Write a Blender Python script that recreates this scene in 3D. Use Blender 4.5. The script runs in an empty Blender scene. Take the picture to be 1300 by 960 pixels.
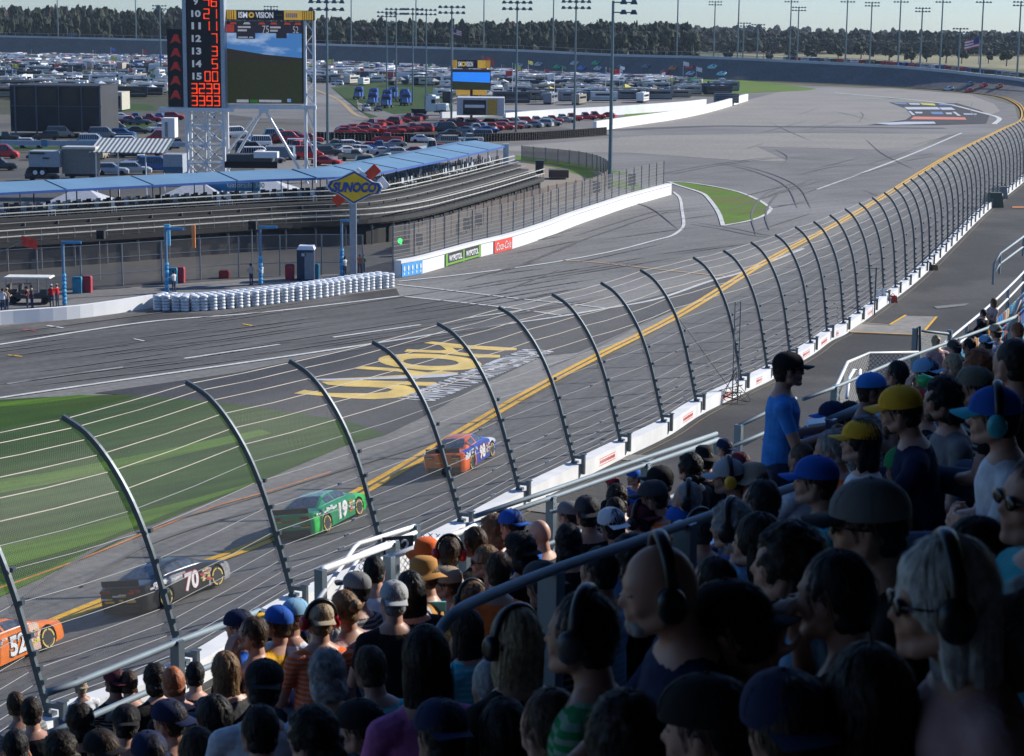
import bpy, bmesh, math, random
from mathutils import Vector, Matrix, Euler, noise
random.seed(7)
S = bpy.context.scene
COL = S.collection
F = 2450.0; HC = 21.0
PIT = math.atan(443 / F); ROLL = 0.0105
fw = Vector((0, math.cos(PIT), -math.sin(PIT)))
r0 = Vector((1, 0, 0)); u0 = Vector((0, math.sin(PIT), math.cos(PIT)))
rt = r0 * math.cos(ROLL) + u0 * math.sin(ROLL)
up = -r0 * math.sin(ROLL) + u0 * math.cos(ROLL)
CAM = Vector((0, 0, HC))
def ray(x, y): return fw * F + rt * (x - 650) + up * (480 - y)
def G(x, y, z=0.0):
    d = ray(x, y); t = (z - HC) / d.z
    return CAM + d * t
def D(x, y, dep):
    d = ray(x, y); return CAM + d * (dep / d.y)
def proj(p):
    v = p - CAM; w = v.dot(fw)
    return (650 + F * v.dot(rt) / w, 480 - F * v.dot(up) / w)
# ---------- tagging ----------
def tag(o, label=None, cat=None, group=None, kind=None):
    if label: o['label'] = label
    if cat: o['category'] = cat
    if group: o['group'] = group
    if kind: o['kind'] = kind
    return o
def empty(name, loc=(0, 0, 0), rz=0.0, label=None, cat=None, group=None):
    o = bpy.data.objects.new(name, None); COL.objects.link(o)
    o.location = loc; o.rotation_euler = (0, 0, rz); o.empty_display_size = .2
    return tag(o, label, cat, group)
def copy_tree(o, parent=None):
    c = o.copy(); COL.objects.link(c); c.parent = parent
    for ch in list(o.children): copy_tree(ch, c)
    return c
# ---------- materials ----------
MATS = {}
def mat(name, col, rough=.6, metal=0., var=.12, scale=3., bump=0., emis=0., spec=.5, objcol=False, var2=0., coat=0.):
    if name in MATS: return MATS[name]
    m = bpy.data.materials.new(name); m.use_nodes = True; nt = m.node_tree; N = nt.nodes; L = nt.links
    b = N['Principled BSDF']; b.inputs['Roughness'].default_value = rough; b.inputs['Metallic'].default_value = metal
    b.inputs['Specular IOR Level'].default_value = spec
    if coat: b.inputs['Coat Weight'].default_value = coat
    tc = N.new('ShaderNodeTexCoord'); nz = N.new('ShaderNodeTexNoise'); nz.inputs['Scale'].default_value = scale
    nz.inputs['Detail'].default_value = 5; L.new(tc.outputs['Object'], nz.inputs['Vector'])
    mr = N.new('ShaderNodeMapRange'); mr.inputs['From Min'].default_value = .3; mr.inputs['From Max'].default_value = .7
    mr.inputs['To Min'].default_value = 1 - var; mr.inputs['To Max'].default_value = 1 + var
    L.new(nz.outputs['Fac'], mr.inputs['Value'])
    vm = N.new('ShaderNodeVectorMath'); vm.operation = 'SCALE'
    if objcol:
        oi = N.new('ShaderNodeObjectInfo'); L.new(oi.outputs['Color'], vm.inputs[0])
    else: vm.inputs[0].default_value = col[:3]
    L.new(mr.outputs['Result'], vm.inputs['Scale']); L.new(vm.outputs['Vector'], b.inputs['Base Color'])
    if bump:
        bp = N.new('ShaderNodeBump'); bp.inputs['Strength'].default_value = bump; bp.inputs['Distance'].default_value = .02
        L.new(nz.outputs['Fac'], bp.inputs['Height']); L.new(bp.outputs['Normal'], b.inputs['Normal'])
    if emis:
        L.new(vm.outputs['Vector'], b.inputs['Emission Color']); b.inputs['Emission Strength'].default_value = emis
    MATS[name] = m; return m
def ground_mat(name, c1, c2, s1=.15, s2=3., stretch=None, rot=0., rough=.85, c3=None, s3=.02, streak=0.):
    """two tone surface with broad patches, fine grain and streaks along one direction, in world metres"""
    m = bpy.data.materials.new(name); m.use_nodes = True; nt = m.node_tree; N = nt.nodes; L = nt.links
    b = N['Principled BSDF']; b.inputs['Roughness'].default_value = rough; b.inputs['Specular IOR Level'].default_value = .25
    g = N.new('ShaderNodeNewGeometry')
    def nz(sc, vec, det=6):
        n = N.new('ShaderNodeTexNoise'); n.inputs['Scale'].default_value = sc; n.inputs['Detail'].default_value = det
        L.new(vec, n.inputs['Vector']); return n.outputs['Fac']
    def mr(v, a, bb, lo=.35, hi=.65):
        k = N.new('ShaderNodeMapRange'); k.inputs['From Min'].default_value = lo; k.inputs['From Max'].default_value = hi
        k.inputs['To Min'].default_value = a; k.inputs['To Max'].default_value = bb; L.new(v, k.inputs['Value']); return k.outputs['Result']
    pos = g.outputs['Position']
    mx = N.new('ShaderNodeMix'); mx.data_type = 'RGBA'; mx.inputs['A'].default_value = (*c1, 1); mx.inputs['B'].default_value = (*c2, 1)
    L.new(mr(nz(s1, pos), 0, 1), mx.inputs['Factor']); out = mx.outputs['Result']
    if c3:
        m3 = N.new('ShaderNodeMix'); m3.data_type = 'RGBA'; m3.inputs['B'].default_value = (*c3, 1)
        L.new(out, m3.inputs['A']); L.new(mr(nz(s3, pos, 3), 0, 1, .48, .6), m3.inputs['Factor']); out = m3.outputs['Result']
    f = mr(nz(s2, pos, 8), .86, 1.14)
    if stretch:
        vr = N.new('ShaderNodeVectorRotate'); vr.rotation_type = 'Z_AXIS'; vr.inputs['Angle'].default_value = rot; L.new(pos, vr.inputs['Vector'])
        mp = N.new('ShaderNodeMapping'); mp.inputs['Scale'].default_value = stretch; L.new(vr.outputs['Vector'], mp.inputs['Vector'])
        f2 = mr(nz(1., mp.outputs['Vector'], 6), 1 - streak, 1 + streak)
        k = N.new('ShaderNodeMath'); k.operation = 'MULTIPLY'; L.new(f, k.inputs[0]); L.new(f2, k.inputs[1]); f = k.outputs[0]
    vm = N.new('ShaderNodeVectorMath'); vm.operation = 'SCALE'; L.new(out, vm.inputs[0]); L.new(f, vm.inputs['Scale'])
    L.new(vm.outputs['Vector'], b.inputs['Base Color'])
    MATS[name] = m; return m
def link_mat(name, wire=(.35, .36, .36), pitch=.07, w=.07, metal=.0):
    m = bpy.data.materials.new(name); m.use_nodes = True; nt = m.node_tree; N = nt.nodes; L = nt.links
    b = N['Principled BSDF']; b.inputs['Base Color'].default_value = (*wire, 1); b.inputs['Roughness'].default_value = .5; b.inputs['Metallic'].default_value = metal
    uv = N.new('ShaderNodeTexCoord'); sp = N.new('ShaderNodeSeparateXYZ'); L.new(uv.outputs['UV'], sp.inputs[0])
    def M2(op, a, bb=None):
        k = N.new('ShaderNodeMath'); k.operation = op
        for i, v in enumerate((a, bb)):
            if v is None: continue
            if isinstance(v, (int, float)): k.inputs[i].default_value = v
            else: L.new(v, k.inputs[i])
        return k.outputs[0]
    res = None
    for op in ('ADD', 'SUBTRACT'):
        s = M2('MULTIPLY', M2(op, sp.outputs['X'], sp.outputs['Y']), 1 / pitch)
        f = M2('ABSOLUTE', M2('SUBTRACT', M2('FRACT', s), .5))
        k = M2('GREATER_THAN', f, .5 - w)
        res = k if res is None else M2('MAXIMUM', res, k)
    tr = N.new('ShaderNodeBsdfTransparent'); mx = N.new('ShaderNodeMixShader')
    L.new(res, mx.inputs['Fac']); L.new(tr.outputs[0], mx.inputs[1]); L.new(b.outputs[0], mx.inputs[2])
    L.new(mx.outputs[0], N['Material Output'].inputs['Surface'])
    MATS[name] = m; return m
# ---------- mesh builder ----------
class MB:
    def __init__(s): s.v = []; s.f = []; s.m = []; s.uv = None
    def add(s, vs, fs, mi=0, M=None):
        b = len(s.v)
        s.v += [(M @ Vector(v)) if M is not None else Vector(v) for v in vs]
        s.f += [tuple(b + i for i in f) for f in fs]; s.m += [mi] * len(fs); return s
    def box(s, c, d, mi=0, rz=0., M=None, top=None):
        x, y, z = d[0] / 2, d[1] / 2, d[2] / 2; t = top or (1, 1)
        vs = [(-x, -y, -z), (x, -y, -z), (x, y, -z), (-x, y, -z), (-x * t[0], -y * t[1], z), (x * t[0], -y * t[1], z), (x * t[0], y * t[1], z), (-x * t[0], y * t[1], z)]
        R = Matrix.Translation(c) @ Matrix.Rotation(rz, 4, 'Z')
        if M is not None: R = M @ R
        return s.add(vs, [(0, 3, 2, 1), (4, 5, 6, 7), (0, 1, 5, 4), (1, 2, 6, 5), (2, 3, 7, 6), (3, 0, 4, 7)], mi, R)
    def tube(s, pts, r, n=6, mi=0, closed=False, cap=True):
        pts = [Vector(p) for p in pts]; vs = []; fs = []; L = len(pts)
        rr = r if isinstance(r, (list, tuple)) else [r] * L
        prev = None
        for i, p in enumerate(pts):
            a = pts[max(i - 1, 0)]; b = pts[min(i + 1, L - 1)]; t = (b - a).normalized()
            ref = Vector((0, 0, 1)) if abs(t.z) < .95 else Vector((1, 0, 0))
            if prev is None: u = t.cross(ref).normalized()
            else: u = (prev - t * prev.dot(t)).normalized()
            prev = u; w = t.cross(u)
            for k in range(n):
                an = 2 * math.pi * (k + .5) / n; vs.append(p + (u * math.cos(an) + w * math.sin(an)) * rr[i])
        for i in range(L - 1):
            for k in range(n):
                k2 = (k + 1) % n; fs.append((i * n + k, i * n + k2, (i + 1) * n + k2, (i + 1) * n + k))
        if cap: fs.append(tuple(range(n - 1, -1, -1))); fs.append(tuple((L - 1) * n + k for k in range(n)))
        return s.add(vs, fs, mi)
    def lathe(s, prof, n=12, mi=0, M=None):
        vs = []; fs = []
        for r, z in prof:
            for k in range(n): a = 2 * math.pi * k / n; vs.append((r * math.cos(a), r * math.sin(a), z))
        for i in range(len(prof) - 1):
            for k in range(n): k2 = (k + 1) % n; fs.append((i * n + k, i * n + k2, (i + 1) * n + k2, (i + 1) * n + k))
        fs.append(tuple(range(n - 1, -1, -1))); fs.append(tuple((len(prof) - 1) * n + k for k in range(n)))
        return s.add(vs, fs, mi, M)
    def ell(s, c, r, nu=12, nv=8, mi=0, M=None, fn=None):
        vs = []; fs = []
        for i in range(nv + 1):
            th = math.pi * i / nv
            for k in range(nu):
                a = 2 * math.pi * k / nu; d = (math.sin(th) * math.cos(a), math.sin(th) * math.sin(a), math.cos(th))
                p = Vector((c[0] + d[0] * r[0], c[1] + d[1] * r[1], c[2] + d[2] * r[2]))
                if fn: p = fn(Vector(d), p)
                vs.append(p)
        for i in range(nv):
            for k in range(nu): k2 = (k + 1) % nu; fs.append((i * nu + k, (i + 1) * nu + k, (i + 1) * nu + k2, i * nu + k2))
        return s.add(vs, fs, mi, M)
    def cap(s, p0, r0_, p1, r1_, n=10, mi=0):
        p0 = Vector(p0); p1 = Vector(p1); d = (p1 - p0); L = d.length or 1e-6; d = d / L; pts = []; rr = []
        for a in (80, 55, 25): pts.append(p0 - d * r0_ * math.sin(math.radians(a))); rr.append(r0_ * math.cos(math.radians(a)))
        pts.append(p0); rr.append(r0_); pts.append(p1); rr.append(r1_)
        for a in (25, 55, 80): pts.append(p1 + d * r1_ * math.sin(math.radians(a))); rr.append(r1_ * math.cos(math.radians(a)))
        return s.tube(pts, rr, n, mi)
    def poly(s, pts, mi=0): return s.add(pts, [tuple(range(len(pts)))], mi)
    def prism(s, pts, vec, mi=0):
        n = len(pts); vec = Vector(vec); a = [Vector(p) for p in pts]; b = [p + vec for p in a]
        return s.add(a + b, [tuple(range(n - 1, -1, -1)), tuple(range(n, 2 * n))] + [(i, (i + 1) % n, n + (i + 1) % n, n + i) for i in range(n)], mi)
    def strip(s, A, B, mi=0):
        n = len(A); return s.add(list(A) + list(B), [(i, i + 1, n + i + 1, n + i) for i in range(n - 1)], mi)
    def mesh(s, name, mats, smooth=False):
        me = bpy.data.meshes.new(name); me.from_pydata([tuple(v) for v in s.v], [], s.f)
        for m in (mats if isinstance(mats, (list, tuple)) else [mats]): me.materials.append(m)
        me.polygons.foreach_set('material_index', s.m)
        if smooth: me.polygons.foreach_set('use_smooth', [True] * len(s.f))
        me.update(); return me
    def build(s, name, mats, parent=None, smooth=False, loc=None, rz=None, sharp=None):
        me = s.mesh(name, mats, smooth)
        if smooth and sharp: me.set_sharp_from_angle(angle=math.radians(sharp))
        o = bpy.data.objects.new(name, me); COL.objects.link(o)
        if parent: o.parent = parent
        if loc is not None: o.location = loc
        if rz is not None: o.rotation_euler = (0, 0, rz)
        return o
def text_mesh(txt, size=1., extrude=.01, shear=0., bold=0., align='CENTER'):
    c = bpy.data.curves.new('txt', 'FONT'); c.body = txt; c.size = size; c.extrude = extrude; c.shear = shear; c.offset = bold
    c.align_x = align; c.align_y = 'CENTER'; c.resolution_u = 3
    o = bpy.data.objects.new('t', c); COL.objects.link(o)
    dg = bpy.context.evaluated_depsgraph_get(); me = bpy.data.meshes.new_from_object(o.evaluated_get(dg))
    bpy.data.objects.remove(o); return me
def text_into(mb, txt, M, size=1., mi=0, w=None, h=None, **k):
    me = text_mesh(txt, size, **k); vs = [v.co.copy() for v in me.vertices]
    if w:
        x0 = min(v.x for v in vs); x1 = max(v.x for v in vs); y0 = min(v.y for v in vs); y1 = max(v.y for v in vs)
        for v in vs:
            v.x = ((v.x - x0) / (x1 - x0) - .5) * w
            v.y = ((v.y - y0) / (y1 - y0) - .5) * (h or (y1 - y0) * w / (x1 - x0))
    mb.add(vs, [tuple(p.vertices) for p in me.polygons], mi, M); bpy.data.meshes.remove(me)
def face_M(p, xdir, up_=(0, 0, 1)):
    x = Vector(xdir).normalized(); u = Vector(up_); z = x.cross(u).normalized(); y = z.cross(x).normalized()
    M = Matrix((x, y, z)).transposed().to_4x4(); M.translation = p; return M
def crv(pts, n=8):
    """Catmull-Rom resample"""
    P = [Vector(p) for p in pts]; P = [P[0] * 2 - P[1]] + P + [P[-1] * 2 - P[-2]]; out = []
    for i in range(1, len(P) - 2):
        for k in range(n):
            t = k / n; a, b, c, d = P[i - 1], P[i], P[i + 1], P[i + 2]
            out.append(.5 * ((2 * b) + (c - a) * t + (2 * a - 5 * b + 4 * c - d) * t * t + (3 * b - a - 3 * c + d) * t ** 3))
    out.append(P[-2]); return out
def resamp(P, step):
    out = [P[0].copy()]; acc = 0
    for a, b in zip(P, P[1:]):
        L = (b - a).length; pos = step - acc
        while pos <= L: out.append(a.lerp(b, pos / L)); pos += step
        acc = L - (pos - step)
    return out
def ribbon(mb, P, w, z=0., mi=0):
    A = []; B = []
    for i, p in enumerate(P):
        t = (P[min(i + 1, len(P) - 1)] - P[max(i - 1, 0)]); t.z = 0; t.normalize(); n = Vector((t.y, -t.x, 0)) * (w / 2 if not isinstance(w, list) else w[i] / 2)
        A.append(p - n + Vector((0, 0, z))); B.append(p + n + Vector((0, 0, z)))
    mb.strip(B, A, mi)
def offs(P, d, dz=0.):
    out = []
    for i, p in enumerate(P):
        t = (P[min(i + 1, len(P) - 1)] - P[max(i - 1, 0)]); t.z = 0; t.normalize()
        out.append(p + Vector((t.y, -t.x, 0)) * d + Vector((0, 0, dz)))
    return out
# ---------- camera, world, sun ----------
cd = bpy.data.cameras.new('camera'); cam = bpy.data.objects.new('camera', cd); COL.objects.link(cam)
cd.sensor_width = 36; cd.lens = F / 1300 * 36; cd.clip_start = .3; cd.clip_end = 20000
Mc = Matrix((rt, up, -fw)).transposed().to_4x4(); Mc.translation = CAM; cam.matrix_world = Mc
cd.dof.use_dof = True; cd.dof.focus_distance = 75; cd.dof.aperture_fstop = 9
S.camera = cam
SUN = Vector((.883 * .88, .469 * .88, .48)).normalized()
el = math.asin(SUN.z); az = math.atan2(SUN.x, SUN.y)
W = bpy.data.worlds.new('World'); S.world = W; W.use_nodes = True
nt = W.node_tree; sk = nt.nodes.new('ShaderNodeTexSky'); sk.sky_type = 'NISHITA'; sk.sun_disc = False
sk.sun_elevation = el; sk.sun_rotation = az; sk.air_density = 1.; sk.dust_density = .25; sk.ozone_density = 6.; sk.altitude = 0
tn = nt.nodes.new('ShaderNodeVectorMath'); tn.operation = 'MULTIPLY'; tn.inputs[1].default_value = (.86, .97, 1.14); nt.links.new(sk.outputs[0], tn.inputs[0]); nt.links.new(tn.outputs[0], nt.nodes['Background'].inputs[0]); nt.nodes['Background'].inputs[1].default_value = .096
sl = bpy.data.lights.new('sun', 'SUN'); sl.energy = 5.0; sl.angle = math.radians(.5); sl.color = (1, .95, .87)
so = bpy.data.objects.new('sun', sl); COL.objects.link(so); so.rotation_euler = SUN.to_track_quat('Z', 'Y').to_euler()
S.view_settings.view_transform = 'Standard'; S.view_settings.look = 'None'; S.view_settings.exposure = 0.4; S.view_settings.gamma = 1
# common materials
M_white = mat('white_paint', (.72, .73, .74), .5, var=.06, scale=1.5)
M_conc = mat('white_concrete', (.7, .7, .69), .7, var=.1, scale=.8)
M_steel = mat('post_steel', (.085, .108, .12), .4, .3, var=.15, scale=6, spec=.6)
M_galv = mat('galvanised_rail', (.2, .26, .3), .65, .1, var=.12, scale=4)
M_black = mat('black_rubber', (.012, .012, .013), .7, var=.2, scale=6)
M_dark = mat('dark_metal', (.03, .035, .04), .5, .2, scale=5)
M_grey = mat('grey_metal', (.22, .24, .26), .45, .4, scale=3)
M_glass = mat('window_glass', (.02, .03, .04), .08, var=.1, spec=.8)
M_yel = mat('yellow_paint', (.75, .42, .03), .6, var=.15, scale=1)
M_red = mat('red_paint', (.5, .03, .02), .45, var=.1)
M_blue = mat('blue_paint', (.03, .2, .5), .45, var=.1)
M_obj = mat('painted_body', (1, 1, 1), .4, objcol=True, var=.08, scale=1)
# =================== SETTING ===================
asph = ground_mat('apron_asphalt', (.15, .146, .138), (.188, .18, .168), .12, 2.2, (.03, 1.1, 1), -.85, c3=(.23, .222, .21), s3=.012, streak=.1)
asph2 = ground_mat('track_asphalt', (.132, .127, .119), (.158, .152, .142), .1, 2.5, (.05, 1.3, 1), math.radians(-70), streak=.12)
asph3 = ground_mat('logo_asphalt', (.042, .042, .046), (.055, .055, .058), .3, 3)
walkm = ground_mat('walkway_asphalt', (.036, .035, .035), (.047, .046, .045), .15, 3, c3=(.07, .067, .063), s3=.08)
grass = ground_mat('infield_grass', (.02, .057, .003), (.03, .075, .004), .25, 7, (.06, 1.3, 1), -.8, c3=(.034, .066, .005), s3=.05, streak=.2)
grass_l = ground_mat('mown_grass_light', (.055, .125, .005), (.072, .148, .007), .3, 7, (.06, 1.3, 1), -.8, streak=.2)
grass_b = ground_mat('bright_grass', (.08, .16, .008), (.11, .2, .012), .2, 4, c3=(.12, .15, .02), s3=.08)  # brighter yellow-green grass for the wedge, strips and far turn
dirt = ground_mat('far_land', (.1, .1, .06), (.14, .13, .08), .004, .05, c3=(.06, .08, .03), s3=.003)
concm = ground_mat('old_concrete', (.24, .225, .2), (.28, .26, .23), .05, 1.2)
linew = ground_mat('line_white', (.5, .5, .48), (.62, .62, .6), .5, 4)
liney = ground_mat('line_yellow', (.72, .38, .03), (.8, .46, .05), .5, 4)
lineo = ground_mat('line_orange', (.45, .16, .05), (.55, .22, .07), .5, 4)
def ground_poly(name, px, m, z=0., kind='structure'):
    mb = MB(); mb.poly([G(x, y, z) for x, y in px][::-1])
    o = mb.build(name, m); 
    if o.data.polygons[0].normal.z < 0: o.data.flip_normals()
    return tag(o, kind=kind)
mb = MB(); mb.box((0, 4000, -.45), (16000, 16000, .5)); tag(mb.build('ground', dirt), kind='structure')
# infield pavement: one sheet
ground_poly('infield_pavement', [(-300, 1400), (1300, 700), (1500, 260), (1292, 150), (1288, 134), (1240, 120), (1100, 112), (930, 105), (700, 93), (400, 82), (-200, 71)], asph, 0)
ground_poly('concrete_apron', [(860, 149), (1010, 112), (1130, 112), (1230, 120), (1262, 132), (1270, 141), (1238, 152), (1200, 158), (1000, 160), (870, 162), (770, 166), (700, 172)], concm, .02)
ground_poly('concrete_strip', [(600, 190), (820, 172), (1000, 169), (1205, 170), (1165, 187), (1100, 190), (960, 186), (1000, 205), (940, 204), (800, 194), (690, 193)], concm, .02)
ground_poly('paddock_lot', [(-200, 420), (0, 372), (150, 366), (350, 351), (500, 345), (600, 312), (690, 262), (700, 220), (640, 190), (600, 190), (640, 181), (780, 172), (640, 150), (560, 150), (440, 152), (330, 150), (240, 140), (-200, 150)], ground_mat('lot_asphalt', (.07, .069, .067), (.09, .088, .085), .08, 1.2, c3=(.13, .12, .1), s3=.03), .008)
ground_poly('camp_ground', [(-200, 150), (240, 140), (420, 110), (930, 124), (930, 108), (870, 98), (700, 94), (400, 83), (-200, 72)], ground_mat('camp_grass', (.05, .06, .025), (.075, .07, .045), .05, .8), .009)
ground_poly('access_road', [(320, 260), (325, 190), (400, 170), (350, 100), (430, 100), (425, 112), (466, 150), (440, 170), (700, 180), (700, 200)], asph, .012)
ground_poly('pit_lane', [(-80, 446), (0, 438), (100, 422), (200, 408), (325, 398), (440, 385), (508, 376.5), (580, 384), (650, 392), (712, 401), (600, 418), (480, 436), (325, 459), (150, 484), (0, 506), (-80, 519)], ground_mat('pit_lane_asphalt', (.088, .086, .082), (.115, .112, .106), .1, 2., (.02, .9, 1), -.8, streak=.2), .014)
ground_poly('pit_apron', [(-200, 470), (-80, 446), (0, 438), (100, 422), (200, 408), (325, 398), (440, 385), (508, 376.5), (503, 366), (440, 374), (310, 391), (246, 397), (190, 394), (0, 414), (-200, 432)], ground_mat('pit_apron_asphalt', (.1, .096, .09), (.14, .133, .125), .15, 2., (.03, .9, 1), -.8, c3=(.06, .058, .055), s3=.06, streak=.2), .015)
# tri-oval grass and mowing stripes
gp = [(-80, 512), (60, 504), (150, 501), (210, 505), (290, 512), (380, 525), (440, 534), (475, 546), (490, 552), (440, 565), (340, 607), (200, 664), (60, 730), (-80, 795)]
ground_poly('triangle_grass', gp, grass, .03)
for i, pts in enumerate([[(-80, 524), (30, 514), (130, 502), (100, 501.5), (60, 505), (-80, 518)],
        [(-80, 620), (60, 600), (200, 573), (330, 545), (345, 550), (200, 585), (60, 615), (-80, 640)],
        [(-80, 712), (100, 670), (250, 632), (340, 607), (300, 622), (240, 642), (120, 688), (0, 722), (-80, 745)],
        [(-80, 770), (60, 722), (160, 680), (60, 730), (-80, 794)]]):
    ground_poly('mown_stripe', pts, grass_l, .036 + .002 * i)
# dark logo asphalt
ground_poly('logo_patch', [(120, 499), (300, 473), (480, 436), (640, 411), (720, 398), (800, 390), (690, 452), (600, 494), (540, 528), (490, 552), (475, 546), (440, 534), (380, 525), (290, 512), (210, 505), (150, 501)], asph3, .022)
ground_poly('logo_patch', [(700, 404), (765, 393), (900, 359), (978, 333), (965, 343), (870, 388), (735, 447), (690, 452)], asph3, .024)
# grass wedge + kerb lines + strips
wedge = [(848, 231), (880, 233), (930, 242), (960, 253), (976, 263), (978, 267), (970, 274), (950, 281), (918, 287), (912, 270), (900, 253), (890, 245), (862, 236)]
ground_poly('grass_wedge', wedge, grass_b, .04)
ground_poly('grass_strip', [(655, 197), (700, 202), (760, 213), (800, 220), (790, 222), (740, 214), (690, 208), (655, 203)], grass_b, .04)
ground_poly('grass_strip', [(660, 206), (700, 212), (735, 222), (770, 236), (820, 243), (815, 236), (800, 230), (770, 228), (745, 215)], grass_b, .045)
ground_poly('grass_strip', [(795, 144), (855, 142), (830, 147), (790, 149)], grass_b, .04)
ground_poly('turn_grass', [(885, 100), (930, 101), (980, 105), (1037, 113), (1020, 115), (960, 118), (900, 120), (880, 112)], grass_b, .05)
for px in ([(420, 111), (450, 110), (455, 140), (480, 148), (470, 150), (440, 128)], [(470, 100), (560, 112), (575, 140), (500, 145), (455, 130), (452, 108)],
           [(130, 158), (200, 158), (215, 168), (130, 170)], [(150, 130), (190, 133), (200, 140), (150, 142)], [(0, 176), (60, 186), (120, 188), (0, 192)]):
    ground_poly('grass_patch', px, grass, .03)
# painted lines
def line(name, px, w, m, z=.05, n=6, closed=False):
    P = crv([G(x, y, 0) for x, y in px], n) if len(px) > 2 else [G(*px[0]), G(*px[1])]
    mb = MB(); ribbon(mb, P, w, z); o = mb.build(name, m)
    if o.data.polygons[0].normal.z < 0: o.data.flip_normals()
    return tag(o, kind='structure')
line('white_line', [(-60, 517), (0, 506), (150, 484), (325, 459), (480, 436), (600, 418), (700, 404), (765, 393), (835, 380), (900, 358), (940, 347), (985, 330), (1020, 316)], .38, linew)
line('white_line', [(-60, 444), (0, 438), (100, 422), (200, 408), (325, 398), (440, 385), (508, 376.5)], .36, linew)
line('white_line', [(508, 376.5), (580, 384), (650, 392), (712, 401)], .32, linew)
line('white_line', [(505, 362), (560, 368), (660, 380), (710, 385), (770, 392)], .32, linew)
line('white_line', [(505, 358), (580, 350), (650, 341), (712, 332), (780, 319), (830, 306), (852, 300), (864, 292), (868, 284), (866, 268), (863, 252), (855, 244)], .36, linew, n=10)
for a, b in (((8, 488), (157, 467)), ((234, 456), (355, 438)), ((423, 429), (534, 413)), ((590, 405), (680, 392))): line('lane_dash', [a, b], .3, linew)
line('white_line', [(1036, 241), (1100, 218), (1160, 195), (1221, 169)], .5, linew)
line('edge_line', [(1060, 118), (1140, 125), (1200, 132), (1245, 143), (1268, 150), (1262, 158)], 1.2, linew, z=.06)
line('pit_line_orange', [(712, 331), (760, 334), (850, 344), (925, 352)], .3, mat('line_amber', (.62, .36, .12)))
line('pit_line_orange', [(925, 352), (948, 353)], .3, mat('line_red', (.5, .07, .04)))
line('apron_line_rust', [(-50, 765), (100, 712), (250, 652), (340, 625), (420, 600)], .14, lineo)
line('short_mark', [(10, 451.5), (28, 453.5)], .2, liney); line('short_mark', [(170, 431), (184, 434)], .2, linew); line('short_mark', [(308, 412), (324, 415)], .2, liney)
line('short_mark', [(60, 414), (80, 417)], .3, linew); line('short_mark', [(28, 419), (46, 420.5)], .3, mat('line_red', (.5, .07, .04)))
line('kerb_line', wedge[:9], .45, linew, z=.06); line('kerb_line', [(848, 231), (862, 236), (890, 245), (900, 253), (912, 270), (918, 287)], .5, linew, z=.06)
line('kerb_line', [(918, 287), (950, 281), (970, 274), (978, 267)], .4, linew, z=.062)
line('road_edge_line', [(395, 112), (428, 126), (450, 145), (466, 150)], 1.2, mat('sand_kerb', (.4, .28, .12)), z=.05)
line('apron_marking', [(760, 166), (900, 160.5), (1000, 161), (1200, 163)], 5., ground_mat('dark_seal', (.09, .09, .09), (.11, .11, .11), .2, 3), z=.03)
line('green_mark', [(1085, 126.5), (1155, 127)], 1.5, mat('line_green', (.08, .35, .06)), z=.05)
# far painted logo
lg = lambda nm, px, m, z: ground_poly(nm, px, m, z)
lg('turn_logo_patch', [(1128, 130), (1215, 131), (1245, 140), (1256, 147), (1252, 157), (1190, 159), (1100, 159), (1150, 152), (1157, 147), (1150, 138)], asph3, .04)
Mlb = mat('logo_light', (.5, .52, .55)); Mly = mat('logo_yellow', (.6, .55, .05)); Mlo = mat('logo_orange', (.65, .2, .1)); Mlbl = mat('logo_blue', (.12, .2, .38))
for px, m in ([(1148, 136), (1190, 136), (1194, 139), (1152, 139)], Mlb), ([(1192, 136.5), (1208, 136.5), (1213, 139.5), (1196, 139.5)], Mlb), \
        ([(1168, 131), (1186, 131.5), (1188, 134), (1171, 133)], Mly), ([(1133, 130.5), (1150, 130.8), (1152, 132.6), (1138, 132)], Mlbl), ([(1153, 131), (1167, 131.2), (1168, 133), (1156, 132.8)], Mlb), ([(1190, 131.5), (1210, 132), (1214, 133.8), (1194, 133.5)], Mlbl), \
        ([(1153, 141), (1156, 141), (1162, 146), (1158, 146)], Mlb), ([(1161, 142), (1171, 142), (1171, 144), (1163, 144)], Mlb), ([(1181, 142), (1196, 142), (1198, 145), (1184, 145)], Mlbl), ([(1200, 143), (1208, 143), (1209, 145), (1202, 145)], Mlb), ([(1209, 142), (1213, 142), (1220, 147), (1216, 147)], Mlb), ([(1223, 144), (1240, 144.5), (1240, 145.5), (1224, 145.5)], Mlb), \
        ([(1160, 148), (1225, 149), (1227, 152), (1156, 151.5)], Mlo), ([(1110, 156.5), (1150, 154.5), (1186, 154.5), (1188, 157), (1130, 158.5)], Mlb):
    lg('turn_logo_mark', px, m, .06)
# UNOH logo painted on the dark patch
LY = mat('logo_letter_yellow', (.7, .48, .1), .7, var=.22, scale=.6)
base = [G(528, 508), G(700, 441)]
up2 = (G(385, 497) - G(528, 508)); Ldir = base[1] - base[0]
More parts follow.
